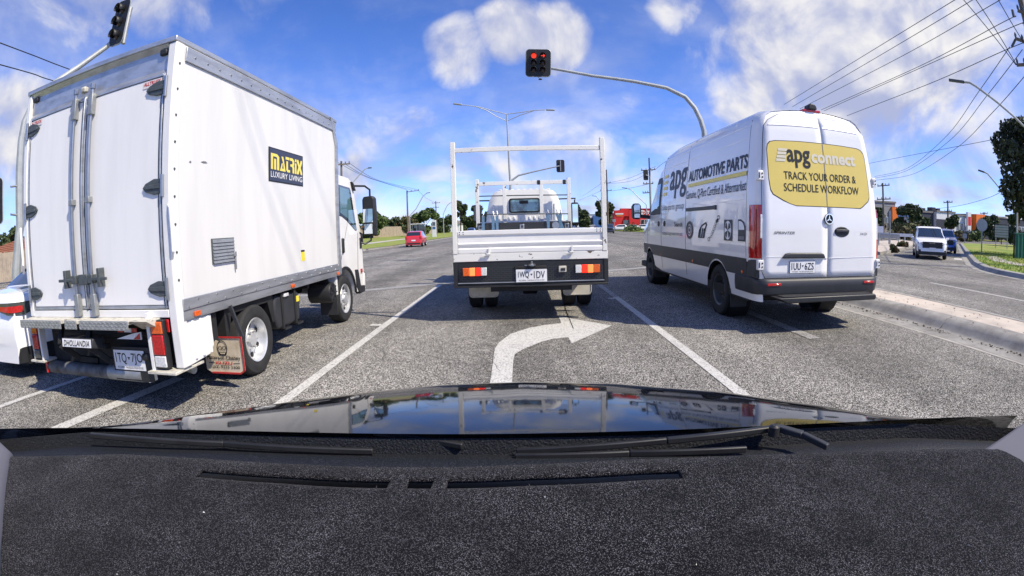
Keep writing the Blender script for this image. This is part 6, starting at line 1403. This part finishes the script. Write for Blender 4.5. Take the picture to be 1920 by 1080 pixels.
# ------------------------------------------------------------------ signs and street furniture
def signpost(label, px, pytop, pybot, d, w_, h_, back='sign_back', cat='road sign', round_=False, two=False, face_rz=0., m2=None):
    g = at(px, 440, d); zt = at(px, pytop, d).z; zb_ = at(px, pybot, d).z; T_ = thing('road_sign', label, cat, (g.x, g.y, 0), math.atan2(-g.x, g.y) + face_rz)
    for x in ((-w_ * .38, w_ * .38) if two else (0,)): MB().tube([(x, .03, 0), (x, .03, zt + (.02 if not round_ else -.02))], .035, 8).build('post', 'galvanised', T_)
    if round_: MB().lathe([(-.008, (zt - zb_) / 2), (.008, (zt - zb_) / 2)], (0, 0, (zt + zb_) / 2), 1, 28).build('panel', back, T_)
    else: MB().prism(rrect(-w_ / 2, w_ / 2, zb_, zt, .03), 1, -.008, .008).build('panel', back, T_)
    return T_
signpost('round sign on a thin post seen from behind on the corner verge', 1841, 410, 434, 29, .6, .6, round_=True)
signpost('left grey sign board on the traffic island', 1657, 438, 446, 37, 1.0, .3, two=True); signpost('right grey sign board on the traffic island', 1676, 439, 447, 37.5, .9, .3, two=True)
signpost('tall thin sign post standing on the traffic island', 1669, 395, 412, 34, .16, .6)
signpost('red and white direction sign beside the van tail lamp', 1648, 424, 436, 33, .6, .4, back='ink_white')
T_ = signpost('slatted information board on two posts by the side road', 1878, 421, 446, 42, 1.25, 1.0, two=True, back='signal_black')
for k in range(5): box('slat', 'sign_back', T_, (-.56, .56, -.022, -.010, at(1878, 445.2 - k * 4.7, 42).z, at(1878, 441.2 - k * 4.7, 42).z))
signpost('small round sign before the warehouses', 1809, 438, 447, 60, .5, .5)
signpost('small square sign near the red showroom', 1152, 411, 416, 80, .5, .5)
# bus shelter
bs = thing('bus_shelter', 'open bus shelter with flat roof by the left footpath', 'bus shelter', (-15.4, 74.5, .1))
for x in (-1.0, -.33, .95): box('post', 'galvanised', bs, (x - .05, x + .05, -.05, .05, 0, 2.05))
box('roof', 'wall_white', bs, (-1.12, 1.1, -.7, .6, 2.05, 2.15), .02); box('back_panel', 'glass_dark', bs, (-.95, .9, .5, .53, .3, 2.0)); box('bench', 'timber_fence', bs, (-.7, .6, .1, .42, .42, .48)); box('end_panel', 'glass_dark', bs, (.93, .97, -.5, .45, .3, 2.0))
tm = thing('totem', 'slim white information totem right of the bus shelter', 'totem', (-13.3, 76, .1)); box('column', 'wall_white', tm, (-.32, .32, -.12, .12, 0, 2.6), .02); box('screen', 'glass_dark', tm, (-.24, .24, -.135, -.121, 1.75, 2.3)); box('screen', 'wall_blue', tm, (-.24, .24, -.135, -.121, 1.2, 1.6))
# paling fence on the left
def paling_fence(label, a, c, h, gap=.155, z0=.1):
    a, c = Vector(a), Vector(c); d = (c - a); L = d.length; d.normalize(); n = Vector((-d.y, d.x)); T_ = wthing('paling_fence', label, 'fence', (a.x, a.y, 0)); b = MB(); k = 0
    while k * gap < L:
        p = a + d * (k * gap); hh = h + rng.uniform(-.03, .03); e = p + d * (gap - .012); o = n * (.012 if k % 2 else 0)
        b.hexa([(p.x + o.x, p.y + o.y, z0), (e.x + o.x, e.y + o.y, z0), (e.x + n.x * .02 + o.x, e.y + n.y * .02 + o.y, z0), (p.x + n.x * .02 + o.x, p.y + n.y * .02 + o.y, z0), (p.x + o.x, p.y + o.y, hh), (e.x + o.x, e.y + o.y, hh), (e.x + n.x * .02 + o.x, e.y + n.y * .02 + o.y, hh), (p.x + n.x * .02 + o.x, p.y + n.y * .02 + o.y, hh)]); k += 1
    b.build('paling', 'timber_fence', T_, smooth=0, kind='stuff')
    for z in (.5, h - .4): MB().bar((a.x + n.x * .06, a.y + n.y * .06, z), (c.x + n.x * .06, c.y + n.y * .06, z), .05, .09).build('rail', 'timber_fence', T_)
    k = 0
    while k * 2.4 < L: p = a + d * (k * 2.4); box('post', 'timber_fence', T_, (p.x - .06, p.x + .06, p.y - .06, p.y + .06, 0, h + .08)); k += 1
paling_fence('long timber paling fence behind the left verge and bus shelter', (-35, 82), (-29.5, 128), 2.45)
paling_fence('timber paling fence farther along the left side', (-29.3, 130), (-28, 190), 2.6, .3)
paling_fence('timber paling fence seen left of the signal pole', (-34, 17), (-27, 22), 1.9)
# green corrugated fence on the right
gf = wthing('corrugated_fence', 'dark green corrugated metal fence at the right edge', 'fence', (22.05, 14.6, 0)); 
for i in range(6):
    rows = []
    for k in range(25):
        t = i * 1.5 + k * 1.5 / 24; o = .035 * math.sin(k / 24 * 2 * math.pi * 5); x, y = 22.05 + t * .995, 14.60 - t * .10; rows.append([(x + o * .1, y + o, .10), (x + o * .1, y + o, 1.24)])
    MB().grid(rows).build('panel', 'fence_green', gf, smooth=50)
    x, y = 22.05 + i * 1.5 * .995, 14.6 - i * .15; box('post', 'signal_black', gf, (x - .04, x + .04, y + .04, y + .10, 0, 1.30))
MB().bar((22.0, 14.6, 1.25), (31, 13.7, 1.25), .06, .05).build('top_rail', 'fence_green', gf)
# guard rail behind the island
gr = wthing('guard_rail', 'white low guard rail beyond the traffic island', 'guard rail', tuple(gnd(1690, 449)))
A_, B_ = at(1640, 444.5, 50), at(1712, 446, 50); MB().bar((A_.x, A_.y, .62), (B_.x, B_.y, .62), .05, .28).build('rail', 'wall_white', gr)
for t in np.linspace(0, 1, 6): p = A_.lerp(B_, float(t)); box('post', 'galvanised', gr, (p.x - .05, p.x + .05, p.y + .04, p.y + .14, 0, .62))

for lb, (ya, za), (yb_, zb_), t_ in (('overhead wire above the lanes, nearest the camera', (3.55, 2.62), (4.75, .85), 17), ('overhead wire above the lanes, second from the camera', (3.75, 2.62), (5.05, .85), 17), ('overhead wire above the lanes, farthest from the camera', (4.85, 2.5), (5.95, 1.3), 18)):
    A_ = Vector((-2.33, ya, za)) + sdir * t_; B_ = Vector((-2.33, yb_, zb_)) + sdir * (t_ + 1.2); wire(lb, [A_ + (A_ - B_) * 4, B_ + (B_ - A_) * 4], .009)

# ------------------------------------------------------------------ buildings
def building(name, label, x0, x1, y0, y1, h, wall, roof='roof_grey', parapet=.25, wins=(), door=None, extra=(), cat='building', base=0.05):
    """front faces -y; wins: (x, w, z, h, cols) window bands on the front"""
    T_ = wthing(name, label, cat, ((x0 + x1) / 2, y0, 0)); box('wall', wall, T_, (x0, x1, y0, y1, base, h), .0)
    box('roof', roof, T_, (x0 - .1, x1 + .1, y0 - .12, y1 + .1, h, h + parapet), .02)
    for (x, w_, z, hh, n) in wins:
        for k in range(n):
            a = x + k * w_ / n; f = box('window', 'wall_white', T_, (a + .04, a + w_ / n - .04, y0 - .05, y0 - .002, z, z + hh)); box('pane', 'glass_dark', f, (a + .10, a + w_ / n - .10, y0 - .062, y0 - .052, z + .06, z + hh - .06))
    if door:
        dr_ = box('door', 'grey_plastic', T_, (door[0], door[0] + door[1], y0 - .04, y0 - .002, .05, door[2]))
        for k in range(6): box('door_slat', 'hinge_grey', dr_, (door[0] + .05, door[0] + door[1] - .05, y0 - .055, y0 - .041, .12 + k * (door[2] - .1) / 6, .05 + (k + .8) * (door[2] - .1) / 6))
    for (nm, m_, a) in extra: box(nm, m_, T_, a)
    return T_
BY = 57.5
building('warehouse', 'tall grey warehouse right of the van with orange and blue panels', 44.5, 53.2, BY, 75, 4.75, 'wall_grey', wins=((50.6, 1.9, 1.9, .9, 2),), extra=(('fascia', 'wall_orange', (52.2, 53.3, BY - .4, BY + 2, 1.95, 4.2)),))
building('warehouse', 'dark warehouse with blue upper panel left of the big dark tree', 53.4, 62.5, BY + .6, 76, 3.75, 'wall_dark', wins=((54.0, 3.2, 2.0, .9, 2), (58.5, 3.4, 1.6, 1.0, 3)), extra=(('panel', 'wall_blue', (53.5, 57.6, BY + .3, BY + .58, 2.95, 4.0)), ('awning', 'wall_red', (53.6, 57.2, BY - .5, BY + .58, 1.15, 1.35))), door=(58.6, 2.8, 1.3))
t_ = building('showroom', 'white sign tower block behind the white SUV', 62.7, 67.5, BY, 75, 3.95, 'wall_white', extra=(('side_wall', 'wall_dark', (62.65, 65.0, BY - .05, BY, 1.2, 2.9)),))
annulus('ink_navy', t_, lambda u, v: (u, BY - .03, v), 66.3, 2.9, .55, .55, .14, 'emblem'); decal([(65.9, 2.72), (66.7, 2.72), (66.6, 3.05), (66.0, 3.05)], 'ink_navy', t_, lambda u, v: (u, BY - .035, v), 'emblem')
building('warehouse', 'white narrow warehouse front with red lettered pylon', 67.7, 72.0, BY + .4, 75, 3.6, 'wall_white', wins=((68.3, 1.8, 1.3, 1.2, 2),), extra=(('pylon', 'wall_white', (70.6, 71.6, BY - .4, BY + .0, .1, 4.3)), ('pylon_band', 'wall_red', (70.7, 71.5, BY - .42, BY - .401, 2.2, 3.6))))
building('warehouse', 'dark warehouse with orange block and long roof at the middle of the row', 72.2, 84.0, BY + .5, 78, 3.85, 'wall_dark', wins=((77.0, 3.0, 1.6, 1.1, 2),), extra=(('block', 'wall_orange', (72.6, 75.3, BY - .8, BY + .4, 1.5, 4.1)), ('panel', 'wall_blue', (75.6, 78.2, BY + .2, BY + .48, 2.3, 3.7)), ('panel', 'wall_white', (79.0, 80.3, BY + .1, BY + .48, 1.4, 3.3)), ('stripe', 'wall_orange', (76.2, 77.6, BY + .1, BY + .19, 1.8, 2.2))), door=(80.8, 2.6, 2.0))
building('warehouse', 'long navy warehouse with pale roof edge beyond the round sign', 84.2, 97.0, BY + 1.0, 80, 3.95, 'wall_dark', 'wall_white', wins=((86.0, 6.0, 1.7, 1.0, 4),), door=(93, 3, 2.2))
building('warehouse', 'glassy blue and white block near the green fence', 97.2, 112, BY + 1.5, 80, 4.2, 'wall_blue', 'wall_white', wins=((98, 13, 1.0, 1.0, 6), (98, 13, 2.5, 1.0, 6)), extra=(('column', 'wall_white', (100.5, 101.2, BY + 1.0, BY + 1.48, .1, 4.4)), ('column', 'wall_white', (106, 106.7, BY + 1.0, BY + 1.48, .1, 4.4))))
for k, (x, z, s) in enumerate(((60.3, 3.98, .5), (61.6, 3.98, .45), (64.2, 4.2, .45), (65.5, 4.2, .35), (88, 4.2, .4), (100, 4.45, .5), (104, 4.45, .4))):
    tag(box('roof_unit', 'grey_plastic', None, (x - s, x + s, BY + 2, BY + 3.2, z, z + s * 1.2), .04), 'dark roof plant unit, ' + ['leftmost on the warehouses', 'second from the left', 'left one above the white tower', 'right one above the white tower', 'one on the navy warehouse', 'left one on the blue block', 'rightmost on the blue block'][k], 'roof unit', 'roof plant on the warehouses')
# red showroom and blue building beyond the junction
rs = building('showroom', 'bright red car showroom between tray truck and van', 24.6, 33, 112, 130, 4.85, 'wall_red', 'wall_red', .1, wins=((27.2, 5.0, .5, 1.9, 5),))
MB().prism([(20.6, .1), (21.9, .1), (23.2, 3.2), (23.2, 4.5), (21.0, 4.5), (21.0, 3.3)], 1, 111, 112).build('entry_frame', 'wall_red', rs); box('entry_wall', 'wall_red', rs, (21.2, 24.6, 112.3, 128, .1, 4.0)); box('entry_tower', 'wall_red', rs, (22.6, 24.4, 111.5, 113, 3.2, 4.95)); box('entry_glass', 'glass_dark', rs, (23.2, 24.5, 112.1, 112.29, .2, 2.3))
box('sign_strip', 'wall_white', rs, (21.2, 23.0, 110.9, 110.99, 3.55, 3.85)); box('sign_strip', 'wall_orange', rs, (21.4, 22.8, 110.9, 110.99, 3.15, 3.4))
for cu, cv, ru, rv in ((27.6, 4.05, .80, .52), (27.6, 4.05, .28, .48), (27.6, 4.27, .50, .22)): annulus('ink_white', rs, lambda u, v: (u, 111.93, v), cu, cv, ru, rv, .11, 'emblem')
lettering('TOYOTA', 'ink_white', rs, lambda u, v: (u, 111.93, v), (28.8, 32.6, 3.65, 4.4), .03)
building('showroom', 'blue and white building beyond the trees ahead', 18.4, 26.4, 165, 180, 4.7, 'wall_white', wins=((19.0, 4.2, 1.4, 1.0, 4), (19.0, 4.2, 3.0, 1.0, 4)), extra=(('block', 'wall_blue', (23.8, 26.5, 163.5, 166, .1, 4.4)), ('panel', 'wall_blue', (20.5, 21.2, 164.6, 164.99, .3, 4.6)), ('panel', 'wall_dark', (22.2, 23.6, 164.6, 164.99, .3, 3.6))))
# houses on the left
def house(label, x0, x1, y0, y1, h, rise, wall, roof):
    T_ = wthing('house', label, 'house', ((x0 + x1) / 2, (y0 + y1) / 2, 0)); box('wall', wall, T_, (x0, x1, y0, y1, 0, h)); e = .5; xm0, xm1, ym = x0 + (x1 - x0) * .22, x1 - (x1 - x0) * .22, (y0 + y1) / 2
    v = [(x0 - e, y0 - e, h), (x1 + e, y0 - e, h), (x1 + e, y1 + e, h), (x0 - e, y1 + e, h), (xm0, ym, h + rise), (xm1, ym, h + rise)]
    ro = MB().add(v, [(0, 1, 5, 4), (2, 3, 4, 5), (1, 2, 5), (3, 0, 4), (0, 3, 2, 1)]).build('roof', roof, T_, smooth=0)
    for k in range(7):      # tile courses
        t = k / 7 * .9 + .06; A1 = Vector(v[0]).lerp(Vector(v[4]), t); B1 = Vector(v[1]).lerp(Vector(v[5]), t); MB().bar(A1 + Vector((0, -.02, .03)), B1 + Vector((0, -.02, .03)), .10, .04).build('tile_course', roof, ro)
    f = box('window', 'wall_white', T_, (x0 + 1, x0 + 2.4, y0 - .05, y0 - .002, 1.0, 2.1)); box('pane', 'glass_dark', f, (x0 + 1.1, x0 + 2.3, y0 - .06, y0 - .051, 1.08, 2.02)); box('door', 'wall_dark', T_, (x1 - 2, x1 - 1.1, y0 - .05, y0 - .002, .1, 2.1)); box('chimney', 'wall_cream', ro, (xm0 + .5, xm0 + 1.0, ym - .2, ym + .3, h + rise * .6, h + rise + .5))
house('brown roofed house behind the paling fence left of the bus shelter', -44, -33.5, 135, 146, 2.9, 1.9, 'wall_cream', 'roof_tile')
house('grey roofed house behind the fence near the tray truck', -36, -26.5, 215, 228, 3.4, 2.2, 'wall_white', 'roof_grey')
house('red tiled house at the left edge beyond the signal pole', -52, -38, 26, 36, 1.9, 1.5, 'wall_cream', 'roof_tile')

# ------------------------------------------------------------------ trees and shrubs
TR = [('gum_tree', 'big dark gum tree at the right edge behind the power pole', pol(58.5, 31), 7.3, 2.7, 4.9, .15, 'leaf_gum', 9000, .20, 44, .25),
      ('evergreen_tree', 'dark tree between the blue panel and white tower', pol(44.6, 74), 4.4, 2.6, 3.9, .28, 'leaf_dark', 3600, .15, 12, .15), ('evergreen_tree', 'small dark tree right of the white sign tower', pol(49.2, 78), 3.3, 1.5, 3.0, .24, 'leaf_dark', 1800, .1, 8, .15),
      ('evergreen_tree', 'dark shrubby tree by the timber pole right of the van', pol(40.6, 66), 4.0, 1.3, 3.6, .25, 'leaf_dark', 1700, .1, 8, .15), ('evergreen_tree', 'dark tree before the navy warehouse beyond the round sign', pol(53.9, 85), 3.4, 2.6, 3.0, .28, 'leaf_dark', 2600, .12, 10, .15),
      ('young_tree', 'low olive tree left of the slatted information board', pol(54.9, 62), 2.2, 1.1, 1.7, .18, 'leaf_olive', 1500, .08, 8, .25), ('evergreen_tree', 'dark tree behind the green fence at the right edge', pol(57.6, 52), 3.6, 2.2, 3.3, .22, 'leaf_dark', 2600, .12, 9, .15),
      ('pine_tree', 'tall dark tree left of the red showroom', pol(9.7, 108), 6.9, 2.3, 6.4, .34, 'leaf_dark', 4600, .2, 13, .1), ('pine_tree', 'dark tree right of the tray truck mirror', pol(6.2, 120), 6.2, 3.0, 5.6, .36, 'leaf_dark', 4200, .2, 12, .1),
      ('pine_tree', 'tall dark tree left of the tray truck behind its post', pol(-6.9, 140), 8.7, 2.3, 5.0, .36, 'leaf_dark', 3200, .22, 9, .4), ('pine_tree', 'broad dark tree beside the tray truck left mirror', pol(-5.3, 150), 7.8, 3.3, 6.6, .38, 'leaf_dark', 4600, .22, 12, .12), ('pine_tree', 'lower dark tree right of the broad one near the left mirror', pol(-3.9, 155), 6.2, 3.0, 5.6, .38, 'leaf_dark', 3600, .2, 10, .12),
      ('shrub_tree', 'rounded dark green tree behind the bus shelter', pol(-11.0, 112), 5.7, 3.4, 5.4, .32, 'leaf_green', 5200, .2, 14, .1), ('shrub_tree', 'brownish green tree left behind the bus shelter', pol(-12.9, 108), 3.9, 2.6, 3.7, .3, 'leaf_olive', 3400, .18, 11, .1),
      ('shrub_tree', 'dark tree behind the fence between the mirror and bus shelter', pol(-14.5, 128), 5.0, 3.2, 4.6, .34, 'leaf_dark', 3400, .18, 11, .12), ('leafy_tree', 'leafy green tree just right of the box truck mirror', pol(-17.0, 106), 6.1, 3.0, 5.6, .32, 'leaf_green', 4200, .2, 12, .12),
      ('leafy_tree', 'large green tree behind the box truck cab window', pol(-19.8, 100), 7.4, 3.4, 6.8, .34, 'leaf_green', 4800, .22, 13, .12), ('shrub_tree', 'dark low tree far left of the tray truck', pol(-9.0, 170), 5.4, 4.6, 5.0, .42, 'leaf_dark', 3600, .2, 12, .1),
      ('leafy_tree', 'green tree beyond the red tiled house at the left edge', pol(-57.8, 60), 5.0, 2.4, 4.2, .25, 'leaf_dark', 2200, .2, 9, .15)]
for i, (nm, lb, p, h, cr, ch_, lf, lm, n, tr_, lobes, bare) in enumerate(TR): tree(nm, lb, p, h, cr, ch_, lf, lm, n, tr_, lobes, 100 + i, bare=bare, gappy=.35, lobe=(.15, .30) if nm == 'gum_tree' else (.26, .50))
for i, (lb, px, d, h, r_, lm) in enumerate((('left low dark hedge before the grey warehouse', 1690, 58, 1.5, 2.2, 'leaf_olive'), ('right low dark hedge before the grey warehouse', 1706, 60, 1.4, 2.0, 'leaf_dark'), ('low shrub right of the blue car', 1795, 66, 1.0, 1.5, 'leaf_olive'), ('low shrub under the round sign', 1826, 72, 1.1, 1.8, 'leaf_green'), ('small tuft on the traffic island edge', 1693, 33, .45, .35, 'leaf_olive'), ('small weed on the near island kerb', 1676, 27, .28, .25, 'leaf_olive'), ('low hedge before the red showroom', 1185, 92, .8, 2.4, 'leaf_green'))):
    g = at(px, 440, d); tree('shrub', lb, (g.x, g.y, .05), h, r_, h * .95, .12 if h < .6 else .2, lm, 700, .04, 8, 300 + i, cat='shrub', bare=.05, gappy=.2)
def treeline(x0, x1, y0, y1, n, hmin, hmax, seed):
    rg = np.random.default_rng(seed); m = n; P_ = np.stack([rg.uniform(x0, x1, m), rg.uniform(y0, y1, m), rg.uniform(0, 1, m)], 1)
    prof = hmin + (hmax - hmin) * (.5 + .5 * np.sin(P_[:, 0] * .11 + 1.3 * np.sin(P_[:, 0] * .037))) * rg.uniform(.75, 1, m); P_[:, 2] *= prof
    a = rg.normal(size=(m, 3)); a /= np.linalg.norm(a, axis=1)[:, None]; u = np.cross(a, rg.normal(size=(m, 3))); u /= np.linalg.norm(u, axis=1)[:, None]; s = rg.uniform(.5, 1.3, m)[:, None]
    V = np.stack([P_ - a * s, P_ + u * s * .6, P_ + a * s, P_ - u * s * .6], 1).reshape(-1, 3); b = MB(); b.v = [tuple(v) for v in V]; b.f = [(4 * k, 4 * k + 1, 4 * k + 2, 4 * k + 3) for k in range(m)]; return b
tag(treeline(-180, 120, 300, 330, 16000, 3.5, 7.0, 5).build('distant_wood', 'leaf_dark', None, smooth=0), 'low dark line of distant trees along the horizon ahead', 'wood', kind='stuff')
tag(treeline(110, 420, 150, 190, 9000, 2.5, 5.0, 6).build('distant_wood', 'leaf_dark', None, smooth=0), 'low dark line of distant trees beyond the warehouses', 'wood', kind='stuff')
tag(treeline(-320, -75, 110, 150, 8000, 3, 6, 8).build('distant_wood', 'leaf_dark', None, smooth=0), 'low dark line of distant trees on the far left', 'wood', kind='stuff')

# ------------------------------------------------------------------ pieces that came out of one loop become parts of their own
def split_islands(o):
    me = o.data; bm = bmesh.new(); bm.from_mesh(me); left = set(bm.verts); groups = []
    while left:
        st = [left.pop()]; g = set(st)
        while st:
            for e in st.pop().link_edges:
                for v in e.verts:
                    if v in left: left.discard(v); g.add(v); st.append(v)
        groups.append({v.index for v in g})
    bm.free()
    if len(groups) < 2: return
    polys = [(tuple(p.vertices), p.use_smooth) for p in me.polygons]; co = [tuple(v.co) for v in me.vertices]
    for k, g in enumerate(groups):
        idx = {v: i for i, v in enumerate(sorted(g))}; m2 = bpy.data.meshes.new(o.name); fs = [tuple(idx[i] for i in p) for p, _ in polys if p[0] in g]
        if not fs: continue
        m2.from_pydata([co[v] for v in sorted(g)], [], fs); m2.materials.append(me.materials[0])
        for p in m2.polygons: p.use_smooth = True
        m2.set_sharp_from_angle(angle=R(38))
        if k == 0: o.data = m2
        else: q = o.copy(); q.data = m2; COL.objects.link(q)
for o in [o for o in scene.objects if o.type == 'MESH' and o.name.split('.')[0] in ('letter', 'window', 'windscreen', 'sill', 'mirror_arm', 'arm', 'bracket', 'hinge_bolt', 'gate_latch', 'lock_handle')]: split_islands(o)
for o in scene.objects:
    if o.type == 'MESH' and o.name.split('.')[0] in ('chassis', 'lift_gear', 'filter_rib', 'vent_latch', 'arrow_lens', 'tread_groove', 'wiper_arm', 'wiper_blade', 'wiper_tail') and o.parent: o['kind'] = 'stuff'
